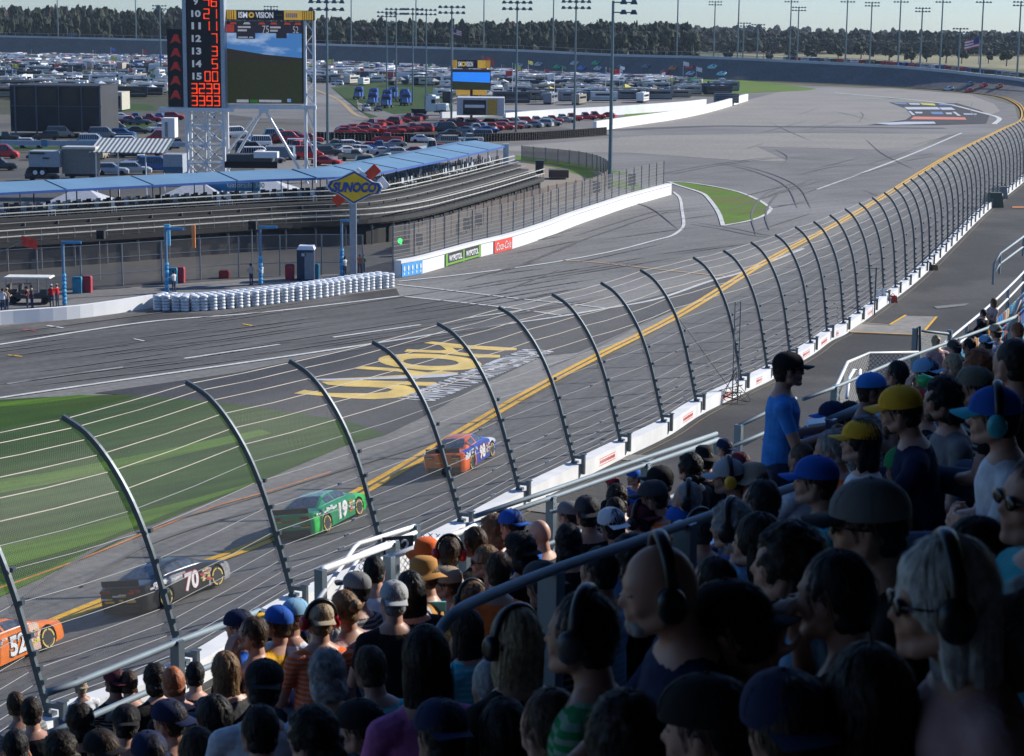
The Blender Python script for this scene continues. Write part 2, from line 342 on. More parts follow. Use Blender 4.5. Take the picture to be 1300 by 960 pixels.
# letters run from near to far, tops pointing left
def strokes(name, lst, m, z):
    mb = MB()
    for px in lst: mb.poly([G(x, y, z) for x, y in px])
    bm = bmesh.new(); o = mb.build(name, m); bm.from_mesh(o.data); bmesh.ops.recalc_face_normals(bm, faces=bm.faces)
    for f in bm.faces:
        if f.normal.z < 0: f.normal_flip()
    bm.to_mesh(o.data); bm.free(); return tag(o, kind='structure')
def pxL(x, y): return (360 + x * 340 / 1300, 410 + y * 340 / 1300)
L_U = [(50, 342), (100, 325), (215, 340), (420, 342), (500, 335), (530, 325), (500, 315), (380, 310), (300, 308), (215, 300), (180, 285), (300, 283), (480, 292), (590, 303), (640, 320), (645, 335), (610, 350), (540, 364), (440, 370), (320, 366), (200, 355)]
L_N = [[(345, 222), (380, 210), (560, 222), (700, 240), (750, 232), (850, 242), (840, 252), (640, 258), (480, 262), (350, 268), (330, 276), (500, 282), (740, 288), (748, 298), (700, 306), (560, 298), (420, 290), (190, 281), (160, 274), (430, 262), (620, 250), (560, 236)]]
L_H = [[(680, 97), (720, 90), (900, 108), (1132, 122), (1130, 132), (1040, 134), (850, 122), (820, 120), (850, 142), (900, 148), (1052, 156), (1050, 168), (960, 168), (760, 146), (585, 140), (600, 128), (760, 134), (790, 130), (760, 108)]]
outer = []; inner = []
for k in range(24):
    a = 2 * math.pi * k / 24
    outer.append((710 + 252 * math.cos(a) + 6 * math.sin(a), 190 + 40 * math.sin(a) + 10 * math.cos(a))); inner.append((715 + 135 * math.cos(a), 190 + 19 * math.sin(a) + 4 * math.cos(a)))
mb = MB(); mb.poly([G(*pxL(*p), .05) for p in L_U]); mb.poly([G(*pxL(*p), .05) for p in L_N[0]]); mb.poly([G(*pxL(*p), .05) for p in L_H[0]])
A = [G(*pxL(*p), .05) for p in outer + outer[:1]]; B = [G(*pxL(*p), .05) for p in inner + inner[:1]]; mb.strip(A, B)
o = mb.build('speedway_logo', LY); bm = bmesh.new(); bm.from_mesh(o.data)
for f in bm.faces:
    f.normal_update()
    if f.normal.z < 0: f.normal_flip()
bm.to_mesh(o.data); bm.free(); tag(o, kind='structure')
strokes('logo_swoosh', [[pxL(*p) for p in [(100, 272), (300, 270), (520, 262), (640, 256), (840, 243), (845, 252), (780, 262), (640, 268), (400, 275), (200, 280)]]], mat('logo_silver', (.5, .52, .56)), .062)
mb = MB(); a = G(*pxL(640, 378)); b = G(*pxL(1245, 135)); c = (a + b) / 2; c.z = .06
upd = (G(*pxL(850, 290)) - G(*pxL(900, 300))); xd = (b - a).normalized(); zd = Vector((0, 0, 1)); yd = zd.cross(xd)
text_into(mb, 'UNIVERSITY OF NORTHWESTERN OHIO', Matrix((xd, yd, zd)).transposed().to_4x4(), 1, w=(b - a).length, h=2.3, extrude=.002, bold=.02)
for v in mb.v: v += c
tag(mb.build('logo_caption', mat('caption_white', (.55, .56, .58))), kind='structure')
def interp_(tab, x):
    for (a, va), (b, vb) in zip(tab, tab[1:]):
        if x <= b: return va + (vb - va) * (x - a) / (b - a)
    return tab[-1][1]
# tyre marks on the apron
skid = mat('tyre_mark_rubber', (.125, .122, .118), .8, var=.15, scale=.4)
mbs = MB()
for px in ([(730, 300), (820, 272), (845, 268), (900, 264)], [(652, 340), (740, 305), (800, 285)], [(960, 300), (955, 270), (975, 245), (1010, 232)],
           [(1010, 250), (1080, 225), (1150, 205)], [(1100, 178), (1120, 195), (1160, 215)],
           [(880, 282), (930, 290), (990, 300), (1040, 290)], [(905, 205), (960, 215), (1010, 235), (1030, 265)], [(820, 225), (900, 210), (990, 200), (1060, 205)], [(1092, 142), (1096, 147), (1090, 156)],
           [(560, 333), (600, 322), (640, 313)], [(30, 760), (120, 700), (200, 668), (300, 640)], [(300, 640), (460, 590), (560, 560)], [(690, 470), (760, 440), (830, 405)], [(650, 540), (760, 500), (850, 455)], [(0, 425), (150, 405), (300, 385)],
           [(760, 250), (820, 262), (860, 290)], [(985, 190), (1000, 200), (990, 212)], [(1235, 130), (1232, 140), (1240, 150)], [(1015, 222), (1060, 212), (1120, 208)]):
    P = crv([G(x, y, 0) for x, y in px], 8); n_ = len(P); tp_ = [.26 * math.sin(math.pi * (k + .6) / (n_ + .2)) ** .6 for k in range(n_)]; ribbon(mbs, P, tp_, .07)
    if len(px) != 3: ribbon(mbs, offs(P, 1.6)[2:], tp_[2:], .072)
mbf = MB(); rt_ = random.Random(12)
for k in range(110):
    if k < 70: x = rt_.uniform(-40, 700); y = interp_([(-40, 470), (350, 425), (700, 385)], x) + rt_.uniform(-34, 34); dx = rt_.uniform(60, 200); sl = -.13 - .04 * x / 700
    elif k < 92: x = rt_.uniform(560, 1000); y = interp_([(560, 350), (800, 300), (1000, 260)], x) + rt_.uniform(-25, 40); dx = rt_.uniform(40, 130); sl = rt_.uniform(-.4, -.1)
    else: x = rt_.uniform(900, 1180); y = rt_.uniform(140, 250); dx = rt_.uniform(20, 70); sl = rt_.uniform(-.5, .5)
    P = crv([G(x + dx * t, y + dx * sl * t + 2.5 * math.sin(t * 3 + k) * (.2 if k < 110 else 1), 0) for t in (0, .33, .66, 1)], 6); n_ = len(P)
    ribbon(mbf, P, [rt_.uniform(.12, .3) * math.sin(math.pi * (j + .5) / n_) + .02 for j in range(n_)], .064 + .00002 * k)
o = mbf.build('faint_tyre_marks', mat('faint_rubber', (.122, .119, .115), .85, var=.1)); tag(o, kind='structure')
o = mbs.build('tyre_marks', skid); tag(o, kind='structure')
# =================== TRACK, WALL, WALKWAY ===================
KW = [(-160, 1050, 4.2), (62, 908, 4.1), (232, 842, 3.9), (372, 757, 3.5), (488, 708, 3.2), (585, 662, 2.9), (659, 622, 2.75), (729, 588, 2.6), (788, 560, 2.35), (842, 535, 2.1), (884, 509, 1.9), (941, 482, 1.5), (974, 467, 1.25), (1003, 450, 1.05), (1029, 435, .9), (1050, 420, .82), (1071, 410, .8), (1106, 386, .8), (1160, 347, .8), (1206, 304, .8), (1252, 260, .8), (1297, 225, .85)]
wallP = [G(*k) for k in KW]
dv = (wallP[-1] - wallP[-4]).normalized(); dv.z = 0
far = [wallP[-1] + dv * 55 + Vector((0, 0, .3)), wallP[-1] + dv * 115 + Vector((0, 0, .8)), Vector((145, 487, 2.2)), Vector((171, 588, 3.6))]
topk = [(1303, 100.5, 690), (1240, 93, 740), (1175, 86, 785), (1100, 81, 812), (1000, 76, 838), (900, 71.5, 864), (780, 68.5, 900), (650, 62.5, 945), (500, 58, 985), (325, 53, 1010), (175, 49, 1030), (0, 45, 1065), (-150, 43, 1110)]
# yellow line curve
KY = [(-230, 920), (-100, 862), (80, 785), (215, 732), (350, 680), (490, 605), (650, 510), (750, 456), (860, 400), (975, 330), (1090, 268), (1200, 200), (1270, 165), (1297, 150.5), (1289, 131), (1250, 119.5), (1150, 111), (1000, 104), (900, 101), (700, 93), (450, 84), (200, 76), (0, 72), (-150, 71)]
yelC = crv([G(x, y, 0) for x, y in KY], 10)
def nearest(P, q):
    best = None
    for a, b in zip(P, P[1:]):
        ab = (b - a); ab.z = 0; L2 = ab.length_squared or 1e-9
        t = max(0, min(1, ((q - a).dot(Vector((ab.x, ab.y, 0)))) / L2)); c = a.lerp(b, t); d = (c - q); d.z = 0
        if best is None or d.length < best[0]: best = (d.length, c)
    return best[1]
top = []
for x_, y_, d_ in topk:
    dd_ = min((p for p in yelC if p.y > 560), key=lambda p: abs(proj(p)[0] - x_) + (0 if p.y > 640 else 50)).y - 10
    for _ in range(400):
        P_ = D(x_, y_, dd_); q_ = nearest(yelC, P_); v_ = Vector((P_.x - q_.x, P_.y - q_.y, 0))
        if v_.length > 13.5 and (P_ - Vector((0, 500, 0))).length > (q_ - Vector((0, 500, 0))).length: break
        dd_ += .5
    top.append(P_)
wallC = crv(wallP + far + top, 6)
inn = []; wt = []
for p in wallC:
    q = nearest(yelC, p); inn.append(Vector((q.x, q.y, .03))); wt.append(p)
mb = MB(); edge = offs(wt, -.32, -1.05)
for e, i_ in zip(edge, inn): e.z = max(e.z, .02)
nn = 6; rows = [[i_.lerp(e, k / nn) for i_, e in zip(inn, edge)] for k in range(nn + 1)]
for k in range(nn): mb.strip(rows[k + 1], rows[k])
o = mb.build('banked_track', asph2, smooth=True); tag(o, kind='structure')
if o.data.polygons[5].normal.z < 0: o.data.flip_normals()
bankr = rows
# double yellow lines ride on the inner edge
for dd, ww in ((-.1, .32), (.62, .32)):
    mb = MB(); P = offs(yelC, dd); 
    ribbon(mb, [p + Vector((0, 0, .07 + (.14 if dd > 0 else 0))) for p in P], ww, 0); o = mb.build('double_yellow_line', liney); tag(o, kind='structure')
    if o.data.polygons[0].normal.z < 0: o.data.flip_normals()
# outer retaining wall (top + back + front)
def wall_from(P, w, h, name, m, parent=None, hf=None):
    mb = MB(); a = offs(P, -w / 2); b = offs(P, w / 2); dn = Vector((0, 0, -h)); df = Vector((0, 0, -(hf or h)))
    a2 = [p + df for p in a]; b2 = [p + dn for p in b]
    mb.strip(b, a); mb.strip(b2, b); mb.strip(a, a2); n = len(P)
    mb.poly([a[0], b[0], b2[0], a2[0]]); mb.poly([b[-1], a[-1], a2[-1], b2[-1]])
    return mb.build(name, m, parent)
rw = empty('retaining_wall', wallP[2], label='long white concrete wall carrying the tall catch fence beside the track', cat='wall')
def under(o, parent):
    o.parent = parent; o.matrix_parent_inverse = parent.matrix_basis.inverted(); return o
n_near = next(i for i, p in enumerate(wallC) if p.y > 560)
under(wall_from(wallC[:n_near + 1], .62, .75, 'concrete_wall', M_conc, hf=1.3), rw)
rmark = mat('wall_mark_red', (.6, .12, .1))
seg = resamp(wallC, 1.0)
# far turn wall
tw = empty('turn_wall', wallC[-1], label='grey concrete wall along the top of the distant banked turn', cat='wall')
under(wall_from(wallC[n_near:], .9, 1.5, 'concrete_wall', mat('turn_concrete', (.42, .45, .47), var=.15, scale=.05), hf=2.2), tw)
mb = MB()
for i in range(n_near, len(wallC) - 1):
    pass
# walkway behind the wall
mb = MB(); wi = offs(wallC[:n_near + 1], .31, -.7); wo = offs(wallC[:n_near + 1], 26, -.7)
mb.strip(wo, wi); o = mb.build('walkway', walkm); tag(o, kind='structure')
if o.data.polygons[0].normal.z < 0: o.data.flip_normals()
zw = lambda x, y: .0
def walk_poly(name, px, z, m):
    mb = MB(); mb.poly([G(x, y, z) for x, y in px]); o = mb.build(name, m)
    if o.data.polygons[0].normal.z < 0: o.data.flip_normals()
    return tag(o, kind='structure')
def on_walk(x, y, dz=.02):
    z = 2.
    for _ in range(12):
        p = G(x, y, z); q = nearest(wallC, p); z = q.z - .7
    return G(x, y, z + dz)
def wpoly(name, px, m, dz):
    mb = MB(); mb.poly([on_walk(x, y, dz) for x, y in px]); o = mb.build(name, m)
    if o.data.polygons[0].normal.z < 0: o.data.flip_normals()
    return tag(o, kind='structure')
wpoly('concrete_pad', [(1078, 421), (1170, 425), (1190, 402), (1150, 401), (1130, 413), (1085, 411)], concm, .05)
for a, b, m in (((1130, 413), (1150, 401), liney), ((1171, 424), (1189, 403), liney), ((1079, 422.5), (1172, 426.5), liney), ((1085, 410.5), (1131, 413.5), mat('line_pale', (.4, .34, .2)))):
    mb = MB(); ribbon(mb, [on_walk(*a), on_walk(*b)], .18, .07); o = mb.build('pad_line', m); tag(o, kind='structure')
    if o.data.polygons[0].normal.z < 0: o.data.flip_normals()
mb = MB(); P = offs(seg, .75, -.66); ribbon(mb, [p for p in P if p.y < 330], .05, 0); o = mb.build('walkway_line', mat('worn_line', (.2, .15, .08))); tag(o, kind='structure')
if o.data.polygons[0].normal.z < 0: o.data.flip_normals()
wpoly('pad_line', [(1285, 262), (1300, 262), (1300, 264), (1285, 264)], lineo, .05)
for q in ([(680, 636), (720, 640), (700, 652), (668, 648)], [(795, 577), (835, 578), (825, 585), (790, 584)], [(1185, 389), (1230, 385), (1225, 388), (1190, 392)]):
    wpoly('walkway_patch', q, ground_mat('patch_concrete', (.16, .16, .155), (.2, .2, .19), .4, 4) if 'patch_concrete' not in MATS else MATS['patch_concrete'], .04)
# =================== CATCH FENCE ===================
PROF = crv([(0, 0, 0), (0, 0, 1.6), (.03, 0, 3.2), (.2, 0, 4.6), (.55, 0, 5.8), (1.02, 0, 6.7), (1.62, 0, 7.3)], 4)
PROF = [(p.x, p.z) for p in PROF]
def lean(y): 
    pts = [(40, 16), (80, 16.5), (105, 12), (130, 7), (160, 4), (200, 2), (900, 2)]
    for (a, la), (b, lb) in zip(pts, pts[1:]):
        if y <= b: return math.radians(la + (lb - la) * max(0, (y - a)) / (b - a))
    return math.radians(2)
def prof_pt(p, n, k, extra=0.):
    """p: wall top point; n: horizontal unit towards the track; k: (off, z)"""
    th = lean(p.y); o_ = k[0] + extra
    return p + n * (o_ * math.cos(th) + k[1] * math.sin(th)) + Vector((0, 0, -o_ * math.sin(th) * .999 * 1 + k[1] * math.cos(th)))
def nrm(P, i):
    t = P[min(i + 1, len(P) - 1)] - P[max(i - 1, 0)]; t.z = 0; t.normalize(); return Vector((-t.y, t.x, 0)), t
nearposts = wallP[:17]
straight = resamp(crv(wallP[16:] + far[:3], 8), 5.3)[1:]
posts = nearposts + straight
posts = posts[:74]
cf = empty('catch_fence', posts[2], label='tall curved catch fence of dark steel posts, cables and chain-link beside the track', cat='fence')
for i, p in enumerate(posts):
    n, t = nrm(posts, i); mb = MB(); L = []
    for k in PROF: L.append(prof_pt(p, n, k))
    vs = []; w = .055; dp = .07
    for j, q in enumerate(L):
        a = (L[min(j + 1, len(L) - 1)] - L[max(j - 1, 0)]).normalized(); b = t.cross(a).normalized()
        vs += [q - t * w - b * dp, q + t * w - b * dp, q + t * w + b * dp, q - t * w + b * dp]
    fs = [(4 * j + k, 4 * j + (k + 1) % 4, 4 * j + 4 + (k + 1) % 4, 4 * j + 4 + k) for j in range(len(L) - 1) for k in range(4)]
    fs += [(3, 2, 1, 0), tuple(4 * (len(L) - 1) + k for k in range(4))]
    mb.add(vs, fs)
    # base bracket over the wall and vertical channel on its back
    Mx = Matrix((-n, t, Vector((0, 0, 1)))).transposed().to_4x4(); Mx.translation = p
    mb.box((.2, 0, .28), (.5, .14, .13), M=Mx); mb.box((.42, 0, -.02), (.14, .17, .85), M=Mx); mb.box((.03, 0, .05), (.28, .24, .1), M=Mx)
    mb.box((.42, .0, .42), (.22, .24, .04), M=Mx)
    for hk in (.5, .85, 1.2, 1.6, 2.05, 2.9, 3.75):
        q = prof_pt(p, n, (-.13, hk)); mb.box(q, (.13, .1, .12), rz=math.atan2(t.y, t.x))
    under(mb.build('post', M_steel), cf)
# cables
cabm2 = mat('cable_grey', (.3, .3, .3), .5, .1, var=.15, scale=.5)
cabm = mat('cable_sunlit', (.45, .4, .32), .5, .1, var=.15, scale=.5)  # upper cables: sunlit look put into the colour as a paler tan
fl = [p for p in posts]
for ci, (kx) in enumerate([.3, .55, .85, 1.2, 1.6, 2.1, 2.9, 3.75, 4.4, 5.0, 5.6, 6.15, 6.7, 7.2, 7.62]):
    # arc length position along the profile
    acc = 0; kk = PROF[-1]
    for a, b in zip(PROF, PROF[1:]):
        L_ = math.hypot(b[0] - a[0], b[1] - a[1])
        if acc + L_ >= kx: t_ = (kx - acc) / L_; kk = (a[0] + (b[0] - a[0]) * t_, a[1] + (b[1] - a[1]) * t_); break
        acc += L_
    pts = []
    for i, p in enumerate(fl):
        n, t = nrm(fl, i); q = prof_pt(p, n, kk, .085); pts.append(q)
        if i < len(fl) - 1 and i < 24:
            n2, _ = nrm(fl, i + 1); q2 = prof_pt(fl[i + 1], n2, kk, .085); m_ = q.lerp(q2, .5); m_.z -= .015 + .03 * random.random(); pts.append(m_)
    mb = MB(); mb.tube(pts, .0135 if ci > 8 else .0095, 5); under(mb.build('cable', cabm if ci > 8 else cabm2, smooth=True), cf)
    if ci in (0, 1, 2, 3, 4, 6):   # turnbuckle clamps scattered on the lower cables
        for i in range(3, 16, 2 + ci % 3):
            mbk = MB(); n, t = nrm(fl, i); a = prof_pt(fl[i], n, kk, .085); n2, _ = nrm(fl, i + 1); b = prof_pt(fl[i + 1], n2, kk, .085)
            f0 = .55 + .25 * random.random(); q = a.lerp(b, f0); 
            for s_ in range(4): mbk.box(q.lerp(b, .035 * s_), (.06, .16, .07), rz=math.atan2(t.y, t.x) - 1.57 + .2)
            under(mbk.build('turnbuckle', M_grey), cf)
# chain link sheet
def link_sheet(stations, name, m, parent, scale=1.):
    """stations: list of columns of points; uv in metres"""
    me = bpy.data.meshes.new(name); vs = []; uvs = []; nc = len(stations[0]); U = 0
    for i, colm in enumerate(stations):
        if i: U += (colm[0] - stations[i - 1][0]).length
        V = 0
        for j, q in enumerate(colm):
            if j: V += (q - colm[j - 1]).length
            vs.append(tuple(q)); uvs.append((U, V))
    fs = [(i * nc + j, (i + 1) * nc + j, (i + 1) * nc + j + 1, i * nc + j + 1) for i in range(len(stations) - 1) for j in range(nc - 1)]
    me.from_pydata(vs, [], fs); l = me.uv_layers.new(name='UVMap')
    for lp in me.loops: l.data[lp.index].uv = uvs[lp.vertex_index]
    me.materials.append(m); o = bpy.data.objects.new(name, me); COL.objects.link(o)
    if parent: under(o, parent)
    return o
st = []
for i, p in enumerate(fl):
    n, t = nrm(fl, i); st.append([prof_pt(p, n, k, .1) for k in PROF[2:]])
link_sheet(st, 'chain_link', link_mat('catch_link', (.08, .085, .085), .085, .038), cf)
# red lettering blocks on the wall's back face between posts
for i in (1, 3, 4, 7, 9, 10, 11, 13, 14, 15, 17):
    if i + 1 >= len(fl): continue
    a = fl[i]; b = fl[i + 1]; n, t = nrm(fl, i); t3 = (b - a).normalized(); c = a.lerp(b, .56) - n * .316 + Vector((0, 0, -.36)); M_ = face_M(c, t3)
    mb = MB(); mb.box((0, .15, 0), (2.2, .03, .008), M=M_); mb.box((0, -.15, 0), (2.2, .03, .008), M=M_)
    for k in range(17): mb.box((-1.0 + k * .125, 0, 0), (.085, .13 if k % 3 else .17, .008), M=M_)
    under(mb.build('sponsor_marking', rmark), rw)
# =================== VEHICLES ===================
def wheel_mesh(r=.33, w=.25, letter=None, rim=(.5, .5, .5)):
    mb = MB(); M_ = Matrix.Rotation(math.pi / 2, 4, 'X')
    mb.lathe([(r * .62, -w / 2), (r * .95, -w / 2), (r, -w / 2 + .03), (r, w / 2 - .03), (r * .95, w / 2), (r * .62, w / 2)], 20, 0, M_)
    mb.lathe([(r * .6, -w / 2 + .02), (r * .62, -w / 2 - .004), (r * .5, -w / 2 + .03), (r * .15, -w / 2 + .05), (r * .1, -w / 2 + .01)], 20, 1, M_)
    mb.lathe([(r * .6, w / 2 - .02), (r * .62, w / 2 + .004), (r * .5, w / 2 - .03), (r * .15, w / 2 - .05), (r * .1, w / 2 - .01)][::-1], 20, 1, M_)
    mats = [M_black, mat('wheel_rim', (.3, .3, .31), .35, .6)]
    if letter:
        n = 24
        for s in (-1, 1):
            y = s * (w / 2 + .006); A = []; B = []
            for k in range(n + 1):
                a = 2 * math.pi * k / n; A.append((r * .72 * math.cos(a), y, r * .72 * math.sin(a))); B.append((r * .86 * math.cos(a), y, r * .86 * math.sin(a)))
            for k in range(n):
                if k % 6 != 5: mb.poly([A[k], A[k + 1], B[k + 1], B[k]], 2)
        mats.append(letter)
    return mb.mesh('wheel', mats, False)
ringm = mat('tyre_lettering', (.7, .5, .1))
def lerp(a, b, t): return a + (b - a) * t
def interp(tab, x):
    if x <= tab[0][0]: return tab[0][1]
    for (a, va), (b, vb) in zip(tab, tab[1:]):
        if x <= b: return lerp(va, vb, (x - a) / (b - a))
    return tab[-1][1]
HOODZ = [(-2.5, .9), (-2.3, .97), (-1.6, 1.0), (-.9, 1.02), (.8, .98), (1.0, .96), (1.7, .86), (2.2, .73), (2.45, .58), (2.55, .45)]
HALFW = [(-2.5, .84), (-2.35, .95), (-1.6, .99), (-.5, .98), (.5, .97), (1.5, .99), (2.1, .94), (2.4, .78), (2.55, .5)]
ROOFZ = [(-1.72, 1.0), (-1.3, 1.14), (-.85, 1.28), (-.4, 1.345), (.05, 1.35), (.3, 1.31), (.65, 1.16), (1.05, .96)]
ROOFW = [(-1.72, .66), (-.9, .58), (0, .56), (.4, .6), (1.05, .74)]
def race_car(name, zone, mats, number, label, numcol, loc, rz, pitch=0., roll=0., lod=1):
    root = empty(name, loc, rz, label, 'race car', 'stock cars racing on the banked track'); root.rotation_euler = (roll, pitch, rz)
    dx = .06 if lod else .15; xs = []; x = -2.5
    while x < 2.551: xs.append(x); x += dx
    zr = [.13, .2, .28, .36, .44, .52, .6, .68, .76, .84, .92]
    mb = MB(); cols = []
    for x in xs:
        h = interp(HOODZ, x); w = interp(HALFW, x); c = []
        c.append((x, 0, .14)); c.append((x, w * .8, .14))
        for i, z0 in enumerate(zr):
            t = i / (len(zr) - 1); z = .13 + (h - .06 - .13) * t; y = w * (1 - .035 * (1 - min(1, t * 4)) - .05 * max(0, t - .6) ** 1.5 * 2.2)
            c.append((x, y, z))
        c.append((x, w * .91, h - .015)); c.append((x, w * .8, h + .005)); c.append((x, w * .4, h + .02)); c.append((x, 0, h + .025))
        cols.append(c)
    n = len(cols[0]); grid = {}
    for s in (1, -1):
        vs = [(p[0], p[1] * s, p[2]) for c in cols for p in c]; fs = []; mi = []
        for i in range(len(cols) - 1):
            for j in range(n - 1):
                q = [i * n + j, (i + 1) * n + j, (i + 1) * n + j + 1, i * n + j + 1]
                cx = sum(vs[k][0] for k in q) / 4; cz = sum(vs[k][2] for k in q) / 4; cy = abs(sum(vs[k][1] for k in q) / 4)
                if lod and any((cx - wx) ** 2 + (cz - .36) ** 2 < .4 ** 2 and 1 < j < n - 4 for wx in (-1.4, 1.42)): continue
                fs.append(q if s < 0 else q[::-1]); mi.append(zone(cx, cy, cz) if zone else 0)
        b = len(mb.v); mb.v += [Vector(v) for v in vs]; mb.f += [tuple(b + k for k in f) for f in fs]; mb.m += mi
        if lod:   # round the arch edges
            for k in range(b, len(mb.v)):
                v = mb.v[k]
                for wx in (-1.4, 1.42):
                    d = math.hypot(v.x - wx, v.z - .36)
                    if .3 < d < .44 and abs(v.y) > .7 and v.z > .2 and v.z < .82: v.x = wx + (v.x - wx) / d * .405; v.z = .36 + (v.z - .36) / d * .405
        for wx in (-1.4, 1.42):
            mb.box((wx, s * .62, .4), (.78, .5, .5), len(mats))
    for i in (0, -1):
        c = cols[i]; full = [p for p in c] + [(p[0], -p[1], p[2]) for p in c[::-1][1:-1]]
        mb.poly(full if i == 0 else full[::-1], zone(c[0][0], 0, .5) if zone else 0)
    body = mb.build('body', mats + [M_black], root, smooth=True, sharp=35)
    gb = MB(); gl = MB(); xs2 = [-1.72 + (2.77) * k / 26 for k in range(27)]
    GC = []
    for x in xs2:
        h = interp(HOODZ, x) - .01; g = max(interp(ROOFZ, x), h + .01); w = interp(HALFW, x) * .86; rw_ = interp(ROOFW, x)
        e = min(1, (g - h) / .3); rw2 = lerp(w * .93, rw_, e)
        GC.append([(x, w, h - .02), (x, lerp(w, rw2, .12), lerp(h, g, .12)), (x, lerp(w, rw2, .5), lerp(h, g, .5)), (x, lerp(w, rw2, .82), lerp(h, g, .82)), (x, rw2 - .01, g - .03 * e), (x, rw2 - .1, g), (x, rw2 * .4, g + .015 * e), (x, 0, g + .02 * e)])
    n = len(GC[0])
    for s in (1, -1):
        for i in range(len(GC) - 1):
            for j in range(n - 1):
                q = [GC[i][j], GC[i + 1][j], GC[i + 1][j + 1], GC[i][j + 1]]; q = [(a, b * s, c) for a, b, c in q]
                if s > 0: q = q[::-1]
                cx = (xs2[i] + xs2[i + 1]) / 2; side = j in (1, 2); top_ = j >= 4
                z_ = zone(cx, 9, 1.2) if zone else 0
                gb.poly(q, z_ if not (zone and top_ and -.75 < cx < .15) else zone(cx, 0, 2))
                gz = (side and -1.0 < cx < .62 and abs(cx + .32) > .06) or (top_ and j >= 5 - (0) and (cx < -.78 and cx > -1.62)) or (top_ and cx > .28 and cx < .98)
                if gz:
                    a, b_, c_ = Vector(q[0]), Vector(q[1]), Vector(q[2]); nn_ = (b_ - a).cross(c_ - a).normalized(); 
                    if nn_.z < 0 and abs(nn_.z) > .2 or nn_.y * s < -.3: nn_ = -nn_
                    gl.poly([Vector(p) + nn_ * .008 for p in q], 0)
    under_ = gb.build('roof', mats, root, smooth=True, sharp=40)
    gl.build('window', mat('race_glass', (.06, .08, .11), .15, var=.5, scale=7, spec=.8), root)
    sp = MB(); sp.box((-2.42, 0, 1.08), (.03, 1.56, .2), 0); 
    for y in (-.6, 0, .6): sp.box((-2.36, y, 1.02), (.14, .02, .12), 0)
    sp.build('spoiler', M_black, root)
    bm_ = MB(); bm_.box((-2.53, 0, .26), (.05, 1.5, .2), 0); bm_.box((-2.52, 0, .14), (.1, 1.2, .06), 0); bm_.build('bumper', mat('bumper_black', (.02, .02, .022), .5), root)
    wm = RW
    for wx in (-1.4, 1.42):
        for s in (1, -1):
            o = bpy.data.objects.new('wheel', wm); COL.objects.link(o); o.parent = root; o.location = (wx, s * .83, .345)
    # numbers on door and roof
    for s in (-1, 1):
        tx = MB(); M_ = Matrix.Translation((-.02, s * .995, .56)) @ (Matrix.Rotation(math.pi / 2, 4, 'X') if s < 0 else Matrix.Rotation(math.pi, 4, 'Z') @ Matrix.Rotation(math.pi / 2, 4, 'X'))
        if number:
            text_into(tx, number, M_ @ Matrix.Translation((0, 0, -.012)), 1, 1, w=.84, h=.66, extrude=.006, bold=.07, shear=.15)
            text_into(tx, number, M_, 1, 0, w=.76, h=.6, extrude=.008, bold=.035, shear=.15)
            tx.build('door_number', numcol, root)
    if lod:
        dm = MB(); rnd = random.Random(hash(number) % 1000 if False else len(number) * 7 + ord((number or 'a')[0]))
        for s in (-1, 1):
            M_ = Matrix.Translation((0, s * .985, 0)) @ (Matrix.Rotation(math.pi / 2, 4, 'X'))
            for k in range(24):
                dm.box((rnd.uniform(.55, .98), rnd.uniform(.35, .75), 0), (rnd.uniform(.1, .22), rnd.uniform(.03, .07), .03), rnd.randrange(3), M=M_)
            for k in range(20):
                dm.box((rnd.uniform(-2.2, -.5), rnd.uniform(.76, .92), -.0), (rnd.uniform(.1, .22), rnd.uniform(.04, .09), .03), 0, M=M_)
        for k in range(8): dm.box((-2.525, rnd.uniform(-.7, .7), rnd.uniform(.45, .8)), (.02, rnd.uniform(.15, .4), .05), rnd.randrange(3))
        dm.build('sponsor_decal', [M_white, mat('decal_red', (.5, .06, .04)), mat('decal_yellow', (.7, .55, .08))], root)
        hm = MB(); hm.ell((-.02, .3, 1.05), (.14, .13, .15), 12, 8); hm.build('helmet', M_white, root, smooth=True)
        th = MB(); 
        for s in (-1, 1): th.box((-2.515, s * .62, .83), (.02, .42, .1), 0)
        th.build('tail_light', mat('tail_red', (.25, .02, .02), .3), root)
    return root
RW = wheel_mesh(.345, .28, ringm)
_ST = []
for i in range(len(inn) - 1):
    for t in (0, .25, .5, .75): _ST.append((inn[i].lerp(inn[i + 1], t), edge[i].lerp(edge[i + 1], t), i))
def bankframe(px, py, w=None):
    """point of the banked track surface seen at this pixel, its heading and bank angle"""
    best = None
    for a, b, i in _ST:
        if b.y < 20: continue
        pa = proj(a); pb = proj(b); dx = pb[0] - pa[0]; dy = pb[1] - pa[1]; L = dx * dx + dy * dy or 1e-6
        t = max(.03, min(.97, ((px - pa[0]) * dx + (py - pa[1]) * dy) / L)); d = math.hypot(pa[0] + dx * t - px, pa[1] + dy * t - py)
        if best is None or d < best[0] - 1e-6: best = (d, a, b, i, t)
    d, a, b, i, t = best; p = a.lerp(b, t); p.z += .03
    h = b - a; slope = math.atan2(h.z, math.hypot(h.x, h.y)); head = math.atan2(h.y, h.x) + math.pi / 2
    return p, head, slope
C = lambda n, c, **k: mat(n, c, .3, coat=.4, **k)
def z_black(x, y, z):
    if y == 9: return 0
    if x > .9 and z < .7 and y > .7: return 1
    if -1.9 < x < -.2 and z > .72 and z < .93 and y > .8: return 1
    return 0
def z_green(x, y, z):
    if y > .7 and z < .8 and y != 9 and -2.35 < x < -1.2: return 1
    if y == 9 or z == 2: return 2 if z == 2 else 0
    return 0 if x < 1.2 else 1
